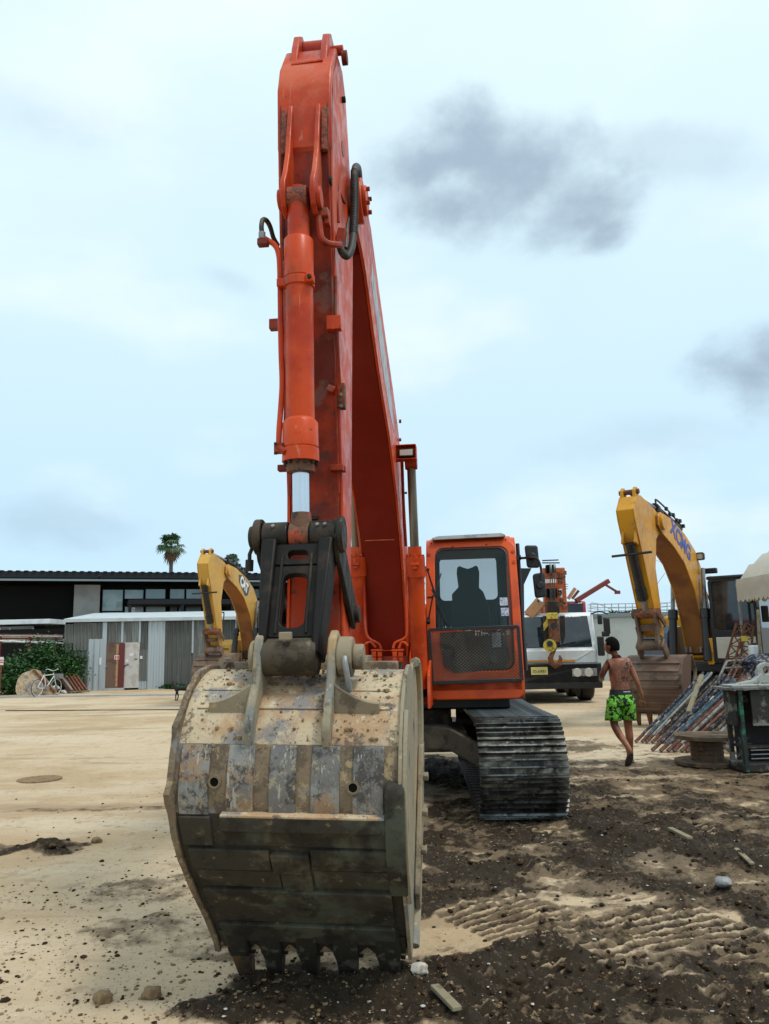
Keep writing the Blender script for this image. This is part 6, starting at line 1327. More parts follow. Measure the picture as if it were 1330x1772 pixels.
# low white outbuilding at far left, with windows, and a rack of stacked pipes
LA, LB = at(-40, 1195, 36.5), at(95, 1195, 36.5); Al, rl_, ul = wallframe(LA, LB)
lo = thing('outbuilding', 'small white flat-roofed outbuilding in the dark at the far left', 'outbuilding', Al, rl_)
wpl = lambda *a, **k: wp_(*a, parent=lo, fn=ul, **k)
a = ul(-40, 1076); b = ul(90, 1085)
MB().box(((a[0]+b[0])/2, .6, a[1]-.06), (b[0]-a[0], 1.8, .22)).build('roof', 'white_paint', lo, bevel=.01)
a = ul(-40, 1085); b = ul(54, 1100); MB().box(((a[0]+b[0])/2, .9, a[1]/2), (b[0]-a[0], 1.2, a[1])).build('wall', 'dark_wall', lo)
wpl(-30, 54, 1085, 1088, .06, -.25, 'window_beam', 'crane_tan' if False else 'plaster_grey')
for px in (-5, 12, 52): wpl(px, px+2.5, 1086, 1099, .05, -.22, 'window_post', 'white_paint')
for a, b in ((-4, 11), (15, 51)): wpl(a, b, 1088, 1097, .02, -.27, 'window', 'window_dim')
rk = thing('pipe_rack', 'rusty rack of long pipes and pale boards stacked above the bushes at left', 'rack', at(50, 1195, 34).xy.to_3d(), 0)
def R_(px, py, d=34): return at(px, py, d)-rk.location
for px in (1, 52, 66, 97): MB().beam(R_(px, 1097), Vector((R_(px, 1097).x, 0, 0)), .10).build('rack_post', 'rust_red', rk)
rnd = random.Random(44)
for k in range(11):
    y0 = 1098+k*1.35; MB().cyl(R_(-14+8*rnd.random(), y0+rnd.random()-.5, 33.7+.1*k), R_(108+4*rnd.random(), y0+rnd.random()+1.0, 33.7+.1*k), .022+.02*rnd.random(), n=8).build('pipe', rnd.choice(['rust', 'steel_grey', 'white_paint', 'rust_red']), rk)
for k in range(5): px = -6+24*k; MB().beam(R_(px, 1108+k*.8, 33.4), R_(px+26, 1110+k*.9, 33.3), .20, .05).build('board', 'white_paint', rk)
MB().box((0, 1.8, 1.35), (6.4, .1, 2.7)).build('back_sheet', 'dark_wall', rk)
# warning board
sg = thing('sign', 'white board with red lettering on a post at the far left edge', 'sign', at(-2, 1200, 31).xy.to_3d(), 0)
b0 = at(-6, 1151, 31)-sg.location; b1 = at(6, 1137, 31)-sg.location
bo = MB().box(((b0.x+b1.x)/2, 0, (b0.z+b1.z)/2), (b1.x-b0.x, .03, b1.z-b0.z)).build('board', 'sign_white', sg)
for zz, w in ((.035, .16), (-.045, .20)): MB().box((b1.x-.10, -.02, (b0.z+b1.z)/2+zz), (w, .006, .04)).build('red_print', 'sign_red', bo)
MB().box((0, .03, b0.z/2+.1), (.05, .05, b0.z+.2)).build('post', 'rust', sg)
# bushes
def bush(cx, cy, rx, ry, h, n, seed, label, z0=0.0, name='bush', mats=('leaf_green', 'leaf_dark')):
    rnd = random.Random(seed); t = thing(name, label, 'bush', (cx, cy, 0)); st = MB(); tips = []
    for k in range(16):
        a = rnd.random()*2*pi; r = rnd.random()**.5; e = Vector((cos(a)*rx*r, sin(a)*ry*r, h*(.55+.5*rnd.random())*(1-.45*r))); b = Vector((e.x*.2, e.y*.2, 0)); m = (b+e)/2+Vector((rnd.uniform(-.1, .1), 0, .1)); st.tube([b, m, e], [.022, .014, .006], n=5); tips += [m, e, b.lerp(e, .8)]
    tag(st.build('stems', 'twig', t), kind='stuff')
    for mi, mt_ in enumerate(mats):
        vs = []; fs = []
        for k in range(n if mi == 0 else n//2):
            c_ = rnd.choice(tips); p = c_+Vector((rnd.gauss(0, rx*.22), rnd.gauss(0, ry*.22), rnd.gauss(0, h*.13)))
            if p.z < .03: p.z = .03+.2*rnd.random()
            s = .03+.035*rnd.random(); d = Vector((rnd.gauss(0, 1), rnd.gauss(0, 1), rnd.gauss(.2, .6))).normalized(); w = d.orthogonal().normalized().lerp(d.cross(d.orthogonal()).normalized(), rnd.random()).normalized(); o = len(vs)
            vs += [p-d*s*1.4, p+w*s*.7, p+d*s*1.6, p-w*s*.7]; fs.append((o, o+1, o+2, o+3))
        o_ = MB().add(vs, fs).build('leaves', mt_, t, smooth=False); tag(o_, kind='stuff')
    return t
b_ = at(22, 1190, 32); bush(b_.x, b_.y, 1.0, .6, 1.35, 5200, 5, 'low dark green bush at the far left by the sign')
b_ = at(78, 1190, 32.8); bush(b_.x, b_.y, 1.35, .6, 2.05, 7600, 6, 'taller bright green bush behind the bicycle and against the shed corner')
for i, (px, l) in enumerate(((262, 'sparse weeds at the foot of the bright corrugated sheet'), (300, 'low weeds along the shed wall left of the ochre excavator bucket'))):
    b_ = ground_at(px, 1192); bush(b_.x, b_.y-.1, .55, .12, .16, 500, 20+i, l, name='weeds')
# old loader bucket, bicycle, grapple
lb0 = ground_at(62, 1204); ldb = thing('loader_bucket', 'muddy tan loader bucket lying on the ground beside the bicycle', 'bucket', lb0, radians(20))
pr_ = cat2([(-.60, .02), (-.68, .35), (-.55, .80), (-.15, 1.0)], 4)
inn_ = [(a+.04, b+.0) for a, b in pr_]
def shell2(poly, x0, x1, th, name, mat, parent):
    o2 = []
    for i, (a, b) in enumerate(poly): p, q = poly[max(i-1, 0)], poly[min(i+1, len(poly)-1)]; dx, dy = q[0]-p[0], q[1]-p[1]; Ln = hypot(dx, dy); o2.append((a+dy/Ln*th, b-dx/Ln*th))
    return MB().prism(poly+o2[::-1], x0, x1, 'y').build(name, mat, parent, ang=50)
shell2(pr_+[(.7, .02)][:0], -.55, .55, .03, 'shell', 'bucket_mud', ldb)
for s in (-1, 1): MB().prism(pr_+[(.05, .93), (.70, .14), (.72, .02)], s*.56-.02, s*.56+.02, 'y').build('side_plate', 'bucket_mud', ldb, bevel=.01)
MB().box((.0, 0, .02), (1.3, 1.06, .035)).build('floor_plate', 'bucket_low', ldb)
MB().beam((-.10, -.59, .99), (.70, -.59, .10), .05, .10).build('edge_bar', 'rust', ldb, bevel=.005)
bp = ground_at(80, 1205); bi = thing('bicycle', 'white bicycle with thin tyres leaning by the old loader bucket', 'bicycle', bp, radians(73))
WH = []
for k, x in enumerate((-.50, .50)):
    w_ = thing('wheel', None, None); w_.parent = bi
    MB().tube([(x+.31*cos(a*pi/12), 0, .33+.31*sin(a*pi/12)) for a in range(25)], .016, n=6).build('tyre', 'black_rubber', w_)
    MB().tube([(x+.288*cos(a*pi/12), 0, .33+.288*sin(a*pi/12)) for a in range(25)], .012, n=6).build('rim', 'bike_white', w_)
    mb = MB()
    for a in range(14): mb.cyl((x, 0, .33), (x+.28*cos(a*pi/7), 0, .33+.28*sin(a*pi/7)), .003, n=4)
    tag(mb.build('spokes', 'steel_grey', w_), kind='stuff'); MB().cyl((x, -.05, .33), (x, .05, .33), .025, n=10).build('hub', 'steel_grey', w_)
fm = MB()
for a, b in (((-.5, .33), (-.18, .80)), ((-.5, .33), (-.05, .30)), ((-.05, .30), (-.18, .85)), ((-.05, .30), (.34, .72)), ((-.16, .78), (.32, .80)), ((.32, .86), (.50, .33))): fm.cyl((a[0], 0, a[1]), (b[0], 0, b[1]), .018, n=8)
fm.build('frame', 'bike_white', bi)
MB().lathe((-.28, 0, .90), (-.02, 0, .90), [(0, .06), (.1, .055), (.26, .018)], 10).build('saddle', 'black_rubber', bi)
MB().tube([(.22, -.28, .98), (.28, -.22, 1.0), (.30, 0, .93), (.28, .22, 1.0), (.22, .28, .98)], .013, smooth=4).build('handlebar', 'bike_white', bi)
MB().box((.58, 0, .72), (.24, .30, .18)).build('basket', 'steel_grey', bi)
MB().cyl((-.05, -.09, .30), (-.05, .09, .30), .09, n=14).build('chainring', 'steel_grey', bi)
gp = ground_at(140, 1199); gl_ = thing('grapple', 'dark rusty excavator attachment with long tines leaning against the shed corner', 'grapple', gp, radians(0))
def g2(px, py, d=32.2): return at(px, py, d)-gp
bf = [(85, 1150, 33.4), (122, 1156, 33.3), (143, 1195, 32.0), (118, 1198, 31.9)]
vs = [g2(*q) for q in bf]; MB().add(vs+[v+Vector((0, .06, .0)) for v in vs], [(0, 1, 2, 3), (7, 6, 5, 4)]+[(i, 4+i, 4+(i+1) % 4, (i+1) % 4) for i in range(4)]).build('back_plate', 'greasy_steel', gl_)
for k in range(6):
    t = k/5; a = g2(95+30*t, 1158+1*t, 33.0); b = g2(120+30*t, 1197-2*t, 31.6); MB().beam(a, b, .07, .10).build('tine', 'rust', gl_, bevel=.01)
    MB().beam(b, b+Vector((.14, -.12, -.02)), .07, .05).build('tine_tip', 'muddy_pin', gl_, bevel=.01)
MB().beam(g2(94, 1158, 32.9), g2(126, 1160, 32.9), .10, .12).build('cross_bar', 'rust', gl_, bevel=.01); MB().cyl(g2(97, 1156, 32.8), g2(100, 1155, 32.7), .09, n=12).build('hinge', 'rust', gl_)
MB().beam(g2(103, 1166, 32.6), g2(124, 1194, 31.5), .08, .05).build('grey_bar', 'steel_grey', gl_)
rb_ = thing('rubble', 'small heap of pale scrap between the bicycle and the grapple', 'scrap', ground_at(104, 1200)); rnd = random.Random(9)
for k in range(9): MB().box((rnd.uniform(-.3, .3), rnd.uniform(-.2, .2), .06+.2*rnd.random()), (.18, .12, .07), Euler((rnd.random(), rnd.random(), rnd.random()*3)).to_matrix().to_4x4()).build('scrap_piece', rnd.choice(['white_paint', 'muddy_pin', 'rust']), rb_, bevel=.01)
# kerb line and threshold along the yard's far edge
k0, k1 = ground_at(-40, 1208), ground_at(330, 1203)
tag(MB().beam((k0.x, k0.y, .03), (k1.x, k1.y, .03), .25, .06).build('kerb', 'plaster_grey'), kind='structure')
k0, k1 = ground_at(10, 1230.5), ground_at(330, 1228.5); tag(MB().beam((k0.x, k0.y, .012), (k1.x, k1.y, .012), .05, .02).build('expansion_joint', 'greasy_steel'), kind='structure')
# dog
dp = ground_at(314, 1212); dog = thing('dog', 'black dog standing beside the big bucket, seen from the side', 'dog', dp, radians(8))
def skin(name, joints, edges, mat, parent, sub=2, root=0):
    me = bpy.data.meshes.new(name); me.from_pydata([j[0] for j in joints], edges, []); o = bpy.data.objects.new(name, me); col.objects.link(o); o.parent = parent
    sm = o.modifiers.new('skin', 'SKIN'); sv = me.skin_vertices[0].data
    for i, j in enumerate(joints): r = j[1]; sv[i].radius = (r, r) if isinstance(r, (int, float)) else r
    sv[root].use_root = True; ss = o.modifiers.new('sub', 'SUBSURF'); ss.levels = sub; ss.render_levels = sub; me.materials.append(M[mat])
    sm.use_smooth_shade = True
    dg = bpy.context.evaluated_depsgraph_get(); me2 = bpy.data.meshes.new_from_object(o.evaluated_get(dg)); o.modifiers.clear(); o.data = me2
    me2.materials.clear(); me2.materials.append(M[mat]); me2.shade_smooth(); return o
J = [((0, 0, .37), .085), ((-.16, 0, .39), .095), ((-.24, 0, .46), .055), ((-.30, 0, .53), .055), ((-.38, 0, .515), .032), ((-.43, 0, .505), .022),
     ((.20, 0, .38), .075), ((.32, 0, .38), .07), ((.42, 0, .42), .022), ((.50, 0, .50), .016), ((.56, 0, .56), .01),
     ((-.17, .06, .27), .035), ((-.20, .06, .15), .020), ((-.19, .06, .02), .018), ((-.23, .06, .015), .018),
     ((-.14, -.06, .27), .035), ((-.10, -.06, .15), .020), ((-.13, -.06, .02), .018), ((-.17, -.06, .015), .018),
     ((.30, .06, .28), .045), ((.26, .06, .22), .028), ((.36, .06, .13), .018), ((.34, .06, .02), .017), ((.30, .06, .015), .017),
     ((.34, -.06, .28), .045), ((.34, -.06, .21), .028), ((.44, -.06, .12), .018), ((.42, -.06, .02), .017), ((.38, -.06, .015), .017)]
E_ = [(0, 1), (1, 2), (2, 3), (3, 4), (4, 5), (0, 6), (6, 7), (7, 8), (8, 9), (9, 10), (1, 11), (11, 12), (12, 13), (13, 14), (1, 15), (15, 16), (16, 17), (17, 18), (7, 19), (19, 20), (20, 21), (21, 22), (22, 23), (7, 24), (24, 25), (25, 26), (26, 27), (27, 28)]
skin('body', J, E_, 'dog_fur', dog)
for s in (-1, 1): MB().cyl((-.28, .035*s, .56), (-.285, .045*s, .63), .022, .004, n=8).build('ear', 'dog_fur', dog)
# white sack and things behind the dog
sk = ground_at(336, 1207); sk.y += .6; tag(MB().lathe(sk, sk+Vector((.05, 0, .55)), [(0, .16), (.1, .20), (.35, .16), (.45, .08), (.5, .10), (.55, .03)], 12).build('sack', 'white_paint', None, ang=60), 'pale tied sack standing behind the black dog', 'sack')
# dark lorry between the ochre excavator and the big link
lt = at(463, 1170, 31).xy.to_3d(); lo2 = thing('lorry', 'dark lorry with a blue windscreen, behind the ochre excavator', 'lorry', lt, radians(-6))
def lp(px, py, d=30.8): return at(px, py, d)-lt
a = lp(430, 1068); b = lp(520, 1068)
MB().prism([(0, .6), (0, 1.55), (.18, a.z-.1), (.35, a.z), (2.3, a.z), (2.3, .6)], a.x, b.x).build('cab', 'truck_black', lo2, bevel=.05)
MB().add([(a.x+.2, -.03, 1.50), (b.x-.2, -.03, 1.50), (b.x-.2, .12, a.z-.35), (a.x+.75, .12, a.z-.35), (a.x+.15, .08, a.z-.55)], [(0, 1, 2, 3, 4)]).build('windscreen', 'blue_glass', lo2)
MB().box((a.x+.4, .1, a.z+.08), (.34, .1, .12)).build('roof_lamp', 'red_paint', lo2, bevel=.02)
for s in (a.x+.3, b.x-.6): MB().cyl((s, 1.0, .5), (s+.3, 1.0, .5), .5, n=20).build('wheel', 'black_rubber', lo2)

# ---- palms
def palm(px, py, Y_, scale, label, seed):
    top = at(px, py, Y_); rnd = random.Random(seed); t = thing('palm_tree', label, 'palm tree', (top.x, top.y, 0)); hz = top.z
    MB().tube([(0, 0, 0), (.05, 0, hz*.5), (0, 0, hz)], [.20*scale, .15*scale, .12*scale], n=10, smooth=4).build('trunk', 'trunk', t)
    for k in range(30):
        az = rnd.random()*2*pi; el = radians(rnd.uniform(-38, 82)); dead = k >= 26
        if dead: el = radians(rnd.uniform(-85, -65))
        d = Vector((cos(az)*cos(el), sin(az)*cos(el), sin(el))); pl_len = scale*(.55 if not dead else .45)*(.8+.4*rnd.random()); hub = Vector((0, 0, hz))+d*pl_len
        side = d.cross(Vector((0, 0, 1))).normalized(); upn = side.cross(d); vs = []; fs = []; st = MB().tube([Vector((0, 0, hz)), hub], .018*scale, n=5); m = 15
        for i in range(m):
            a = radians(-112+224*i/(m-1)); dd = (d*cos(a)+side*sin(a)); Ln = scale*(.62+.1*rnd.random())*(1-.25*abs(a)/2.0); w = dd.cross(upn).normalized()*.055*scale
            mid = hub+dd*Ln*.6+upn*.04; tip = hub+dd*Ln+Vector((0, 0, -.16*scale*(1+rnd.random()))); o = len(vs); vs += [hub, mid+w, tip, mid-w]; fs.append((o, o+1, o+2, o+3))
        st.add(vs, fs).build('frond', 'palm_dead' if dead else 'leaf_palm', t, smooth=False)
palm(296, 945, 62, 1.15, 'tall fan palm rising above the black roof, the larger one', 3)
palm(403, 973, 74, .85, 'small distant fan palm just above the black roof, right of the ochre boom tip', 8)

# ================================================================== RIGHT BACKGROUND
WA, WB = ground_at(1035, 1184), ground_at(1330, 1180)
WA = at(640, 1184, 33.5).xy.to_3d(); WB = at(1420, 1184, 30.5).xy.to_3d()
Aw, rw, uw = wallframe(WA, WB)
wl = thing('wall', 'long pale grey-green precast wall behind the crane truck and the man', 'wall', Aw, rw)
L_w = (WB-WA).length; zw_ = uw(1050, 1068)[1]; print('WALL', L_w, zw_)
n = 9
for k in range(n): MB().box((L_w*(k+.5)/n, .1, zw_/2), (L_w/n-.03, .14, zw_)).build('wall_panel', 'precast_wall', wl, bevel=.008)
MB().box((L_w/2, .1, zw_+.07), (L_w, .30, .16)).build('wall_cap', 'wall_cap', wl, bevel=.01)
# a terrace with railings and potted plants beyond the wall top
rl2 = thing('railing', 'pale metal terrace railing above the grey-green wall', 'railing', at(1085, 1150, 36).xy.to_3d(), 0)
def r2(px, py): return at(px, py, 36)-rl2.location
for py0 in (1046, 1052, 1058): MB().cyl(r2(1018, py0), r2(1200, py0-4), .022, n=6).build('rail', 'railing', rl2)
for px in range(1022, 1200, 12): MB().cyl(r2(px, 1044), r2(px, 1072), .022, n=6).build('baluster', 'railing', rl2)
MB().box((0, .3, r2(1085, 1074).z/2), (9.2, .3, r2(1085, 1074).z)).build('terrace_edge', 'precast_wall', rl2)
for i, px in enumerate((1060, 1075, 1084, 1128)):
    c_ = at(px, 1066, 35.6); t = thing('potted_plant', ['leafy green plant on the terrace edge, nearest the crane truck', 'small pot plant with reddish leaves on the terrace', 'taller green plant with long leaves on the terrace', 'green plant on the terrace left of the yellow arm'][i], 'plant', (c_.x, c_.y, 0)); rnd = random.Random(60+i)
    zt_ = c_.z; vs = []; fs = []
    for k in range(70):
        a = rnd.random()*6.3; l = .14+.28*rnd.random(); d = Vector((cos(a), sin(a), .4+rnd.random()*1.4)).normalized(); b = Vector((0, 0, zt_)); w = d.cross(Vector((0, 0, 1))).normalized()*.035; o = len(vs); vs += [b, b+d*l*.6+w, b+d*l-Vector((0, 0, .06)), b+d*l*.6-w]; fs.append((o, o+1, o+2, o+3))
    tag(MB().add(vs, fs).build('leaves', 'leaf_green' if i != 1 else 'rust_red', t, smooth=False), kind='stuff'); MB().lathe((0, 0, zt_-.35), (0, 0, zt_), [(0, .10), (.3, .14), (.35, .14)], 12).build('pot', 'muddy_pin', t)
# wires, street lamp, pole
wr = thing('power_lines', 'thin black overhead wires crossing low in the sky at right', 'power lines', at(1150, 1040, 48).xy.to_3d(), 0)
def w2(px, py, d=48): return at(px, py, d)-wr.location
def wire(a, b, sag, r=.012):
    A, B = w2(*a), w2(*b); MB().tube([A.lerp(B, t/10)+Vector((0, 0, -sag*4*(t/10)*(1-t/10))) for t in range(11)], r, n=4).build('wire', 'wire', wr)
for k in range(5): wire((1216, 1024+7*k), (1400, 985+7.5*k), .5); wire((1216, 1024+7*k), (1015, 1048+4*k), .5)
wire((1130, 968, 46), (1272, 1006, 46), .1, .008); wire((1132, 1018, 46), (1150, 992, 46), .0, .014)
po = at(1220, 1060, 47); pole = thing('utility_pole', 'concrete utility pole with stacked insulators behind the yellow excavator', 'utility pole', (po.x, po.y, 0), 0); zt_ = at(1222, 1006, 47).z
MB().cyl((0, 0, 0), (0, 0, zt_), .16, .11, n=12).build('post', 'concrete_pole', pole)
for k in range(6): MB().lathe((-.16+.03*k, -.12, zt_-.25-.33*k), (-.16+.03*k, -.12, zt_-.05-.33*k), [(0, .05), (.04, .11), (.08, .06), (.12, .11), (.18, .05)], 10).build('insulator', 'insulator', pole)
MB().beam((0, -.1, zt_-.3), (.55, -.1, zt_-1.9), .07).build('brace', 'black_metal', pole); MB().beam((-.5, -.1, zt_-2.0), (.5, -.1, zt_-2.0), .10).build('cross_arm', 'concrete_pole', pole)
sl = at(1208, 1060, 44); lampp = thing('street_lamp', 'curved pale street lamp just behind the yellow boom', 'street lamp', (sl.x, sl.y, 0), 0)
z1 = at(1205, 1001, 44).z; MB().tube([(.35, 0, 0), (.35, 0, z1-.8), (.30, 0, z1-.3), (.10, 0, z1-.02), (-.2, 0, z1)], .045, smooth=5).build('mast', 'railing', lampp); MB().box((-.35, 0, z1), (.4, .14, .08)).build('lamp_head', 'railing', lampp, bevel=.02)
sl = at(1140, 1060, 52); lampp = thing('street_lamp', 'grey street lamp standing between the yellow arm and its boom, far off', 'street lamp', (sl.x, sl.y, 0), 0)
z1 = at(1140, 1025, 52).z; MB().tube([(0, 0, 0), (0, 0, z1-.3), (-.1, 0, z1), (-.3, 0, z1)], .05, smooth=4).build('mast', 'railing', lampp)
sl = at(1032, 1045, 60); lampp = thing('street_lamp', 'thin distant lamp post above the wall by the crane truck', 'street lamp', (sl.x, sl.y, 0), 0); z1 = at(1026, 1043, 60).z; MB().tube([(1.2, 0, 0), (1.2, 0, z1-.6), (.2, 0, z1-.1), (-.4, 0, z1)], .05).build('mast', 'railing', lampp)
# far trees at the right edge
def tree(px, py, Y_, r, h, n, seed, label, z0=1.2):
    c_ = at(px, py, Y_); rnd = random.Random(seed); t = thing('tree', label, 'tree', (c_.x, c_.y, 0)); MB().tube([(0, 0, 0), (.1, 0, h*.4), (0, 0, h*.7)], [.16, .12, .06], n=8).build('trunk', 'trunk', t); cl = [Vector((rnd.gauss(0, r*.45), rnd.gauss(0, r*.45), h*.45+rnd.random()*h*.5)) for _ in range(14)]
    for mi, mm in enumerate(('leaf_green', 'leaf_dark')):
        vs = []; fs = []
        for k in range(n):
            p = rnd.choice(cl)+Vector((rnd.gauss(0, r*.2), rnd.gauss(0, r*.2), rnd.gauss(0, r*.18))); d = Vector((rnd.gauss(0, 1), rnd.gauss(0, 1), rnd.gauss(0, 1))).normalized(); w = d.orthogonal().normalized(); s = .07+.05*rnd.random(); o = len(vs); vs += [p-d*s, p+w*s*.6, p+d*s, p-w*s*.6]; fs.append((o, o+1, o+2, o+3))
        tag(MB().add(vs, fs).build('crown', mm, t, smooth=False), kind='stuff')
tree(1340, 1120, 36, 1.2, 4.3, 2500, 71, 'green tree beyond the wall at the right edge under the canopy')
tree(1375, 1120, 38, 1.4, 4.8, 1800, 72, 'second green tree beyond the wall, partly cut off by the right edge')

# ---- canvas canopy at the right edge
cp = at(1300, 1130, 15.5).xy.to_3d(); cn = thing('canopy', 'cream canvas canopy tent with scalloped edge at the right edge of the yard', 'canopy', cp, 0)
def c2(px, py, d=15.5): return at(px, py, d)-cp
e0 = c2(1275, 1020, 16.0); zeave = c2(1275, 1040, 16.0).z; zside = c2(1275, 1003, 16.0).z; W_ = 3.2
P0 = Vector((e0.x, e0.y-W_, 0)); 
def cv(i, j, n_=16):
    "roof surface: u across to the right, v away"
    u, v = i/n_, j/n_; k = min(u, 1-u)*2; kv = min(v, 1-v)*2; rise = 1.30*min(k, .0+kv*1.0 if False else 1)**.8
    rise = 1.35*(min(k, kv)**.75); return Vector((P0.x+W_*u, P0.y+W_*v, zside+rise+.012*sin(u*14+v*6)*min(k, kv)))
vs = []; fs = []; n_ = 16
for i in range(n_+1):
    for j in range(n_+1): vs.append(cv(i, j))
for i in range(n_):
    for j in range(n_): a = i*(n_+1)+j; fs.append((a, a+1, a+n_+2, a+n_+1))
MB().add(vs, fs).build('roof_canvas', 'canvas', cn, ang=80)
def valance(A, B, name):
    m = 168; vs = []; fs = []; d = (B-A); nrm = Vector((d.y, -d.x, 0)).normalized()
    for i in range(m+1):
        t = i/m; p = A+d*t; sc = abs(sin(t*pi*21)); sag = .03*sin(t*5.1+1)
        for z_, o_ in ((zside, 0), (zside-.12, .012*sin(t*31)+.02), (zside-.22-sag*.4, .012*sin(t*19+2)), (zeave-.06*sc+.03, .018*sin(t*27+1))): vs.append(Vector((p.x, p.y, z_))+nrm*o_)
    for i in range(m):
        for j in range(3): a = 4*i+j; fs.append((a, a+1, a+5, a+4))
    MB().add(vs, fs).build(name, 'canvas', cn, ang=80)
Z0 = Vector((0, 0, 0)); A_, B_, C_, D_ = P0, P0+Vector((W_, 0, 0)), P0+Vector((W_, W_, 0)), P0+Vector((0, W_, 0))
valance(A_, B_, 'valance'); valance(D_, A_, 'valance'); valance(B_, C_, 'valance'); valance(C_, D_, 'valance')
for q in (A_, B_, C_, D_): MB().cyl((q.x+.03, q.y+.03, 0), (q.x+.03, q.y+.03, zside), .028, n=10).build('pole', 'steel_grey', cn)
# ================================================================== RIGHT FOREGROUND CLUTTER
# scaffold frames leaning in stacks
rnd = random.Random(21)
def scaffold(O, U, V, mat, rungs, label, group=None, r=.021, roll=0.0):
    t = thing('scaffold_frame', label, 'scaffold frame', O, 0, group); U = Vector(U); V = Vector(V)
    for k, s in ((0, 0), (1, 1)): MB().cyl(V*s, V*s+U, r, n=8).build('post', mat, t)
    MB().cyl(U, U+V, r, n=8).build('top_bar', mat, t)
    for f in rungs: MB().cyl(U*f, U*f+V, r*.8, n=8).build('rung', mat, t)
    MB().cyl(U*rungs[-1]+V*.28, U+V*.28, r*.6, n=6).build('strut', mat, t); MB().cyl(U*rungs[-1]+V*.72, U+V*.72, r*.6, n=6).build('strut', mat, t)
    for s in (0, 1): MB().cyl(V*s-U.normalized()*.01, V*s+U.normalized()*.16, r*1.25, n=8).build('foot_socket', 'tube_rust', t)
    return t
mats_ = ['tube_navy', 'tube_blue', 'tube_white', 'tube_dark', 'tube_brown', 'tube_navy', 'tube_rust', 'tube_white', 'tube_dark', 'tube_brown']
names_ = {'tube_navy': 'navy blue', 'tube_blue': 'light blue', 'tube_white': 'whitish', 'tube_dark': 'near-black', 'tube_brown': 'brownish', 'tube_rust': 'rust-red'}
ordn = ['front', 'second', 'third', 'fourth', 'fifth', 'sixth', 'seventh', 'eighth', 'ninth', 'tenth']
def stack(p_bot, p_top, d0, d1, width, n, step, mats, where, rungs=(.30, .62, .86), r=.021):
    a = at(*p_bot, d0); a.z = .02; b = at(*p_top, d1); U = b-a; V = Vector((width[0], width[1], 0))
    for k in range(n):
        O = a+Vector(step)*k+Vector((rnd.uniform(-.015, .015), rnd.uniform(-.03, .03), 0)); sc = 1+rnd.uniform(-.05, .05)
        scaffold(O, U*sc+Vector((rnd.uniform(-.03, .03), 0, 0)), V*(1+rnd.uniform(-.04, .04)), mats[k % len(mats)], rungs, f'{names_[mats[k % len(mats)]]} scaffold frame, {ordn[k]} from the front, {where}', 'scaffold frames leaning in stacks', r)
stack((1102, 1290), (1213, 1170), 12.9, 13.3, (.42, .95), 6, (.075, -.03, 0), ['tube_navy', 'tube_blue', 'tube_white', 'tube_dark', 'tube_brown', 'tube_navy'], 'left stack beside the brown bucket')
stack((1132, 1307), (1262, 1176), 11.9, 12.3, (.40, .9), 8, (.085, -.035, 0), ['tube_navy', 'tube_blue', 'tube_rust', 'tube_white', 'tube_rust', 'tube_dark', 'tube_brown', 'tube_white'], 'near stack behind the cable drum', (.35, .68, .88), .023)
stack((1195, 1262), (1262, 1140), 13.6, 14.0, (.75, .5), 4, (.10, -.06, 0), ['tube_white', 'tube_brown', 'tube_rust', 'tube_dark'], 'rear stack below the canopy', (.4, .7, .9))
stack((1225, 1285), (1300, 1158), 12.6, 13.0, (.60, .45), 5, (.10, -.05, 0), ['tube_dark', 'tube_navy', 'tube_brown', 'tube_white', 'tube_rust'], 'right stack against the dark bench', (.45, .72, .9), .026)
a, b = at(1191, 1232, 11.8), at(1214, 1168, 12.2)
tag(MB().beam(a, b, .07, .03).build('wood_batten', 'wood_pale', bevel=.004), 'pale wooden batten resting across the left scaffold stack', 'batten')
# rusty lattice mast leaning behind
lm = at(1268, 1160, 15.0).xy.to_3d(); lat = thing('lattice_mast', 'rust-brown tapering lattice frame rising behind the scaffold stacks', 'lattice mast', lm, 0)
def l2(px, py, d=15.0): return at(px, py, d)-lm
A0, A1, T0, T1 = l2(1236, 1215), l2(1286, 1215), l2(1290, 1078), l2(1303, 1084)
A0.z = A1.z = .03
for dy in (0, .4):
    dv = Vector((0, dy, 0))
    for p, q in ((A0, T0), (A1, T1)): MB().cyl(p+dv, q+dv, .022, n=6).build('chord', 'rust', lat)
    for k in range(9):
        t0, t1 = k/9, (k+1)/9; MB().cyl(A0.lerp(T0, t0)+dv, A1.lerp(T1, t1)+dv, .012, n=5).build('lacing', 'rust', lat); MB().cyl(A1.lerp(T1, t0)+dv, A0.lerp(T0, t1)+dv, .012, n=5).build('lacing', 'rust', lat); MB().cyl(A0.lerp(T0, t1)+dv, A1.lerp(T1, t1)+dv, .012, n=5).build('lacing', 'rust', lat)
MB().box(l2(1288, 1105, 14.9), (.12, .03, .10)).build('yellow_tag', 'hook_yellow', lat)
tag(MB().beam(at(1311, 1055, 14.3), at(1316, 1150, 14.3), .05, .03).build('wood_post', 'wood_pale', bevel=.004), 'tall pale wooden stick standing under the canopy', 'stick')
bx = at(1306, 1122, 14.6); tag(MB().box(bx, (.18, .16, .40)).box(bx+Vector((0, 0, .22)), (.10, .10, .06)).build('gas_bottle', 'white_paint', bevel=.03), 'white container standing under the canopy beside the stick', 'container') if False else None
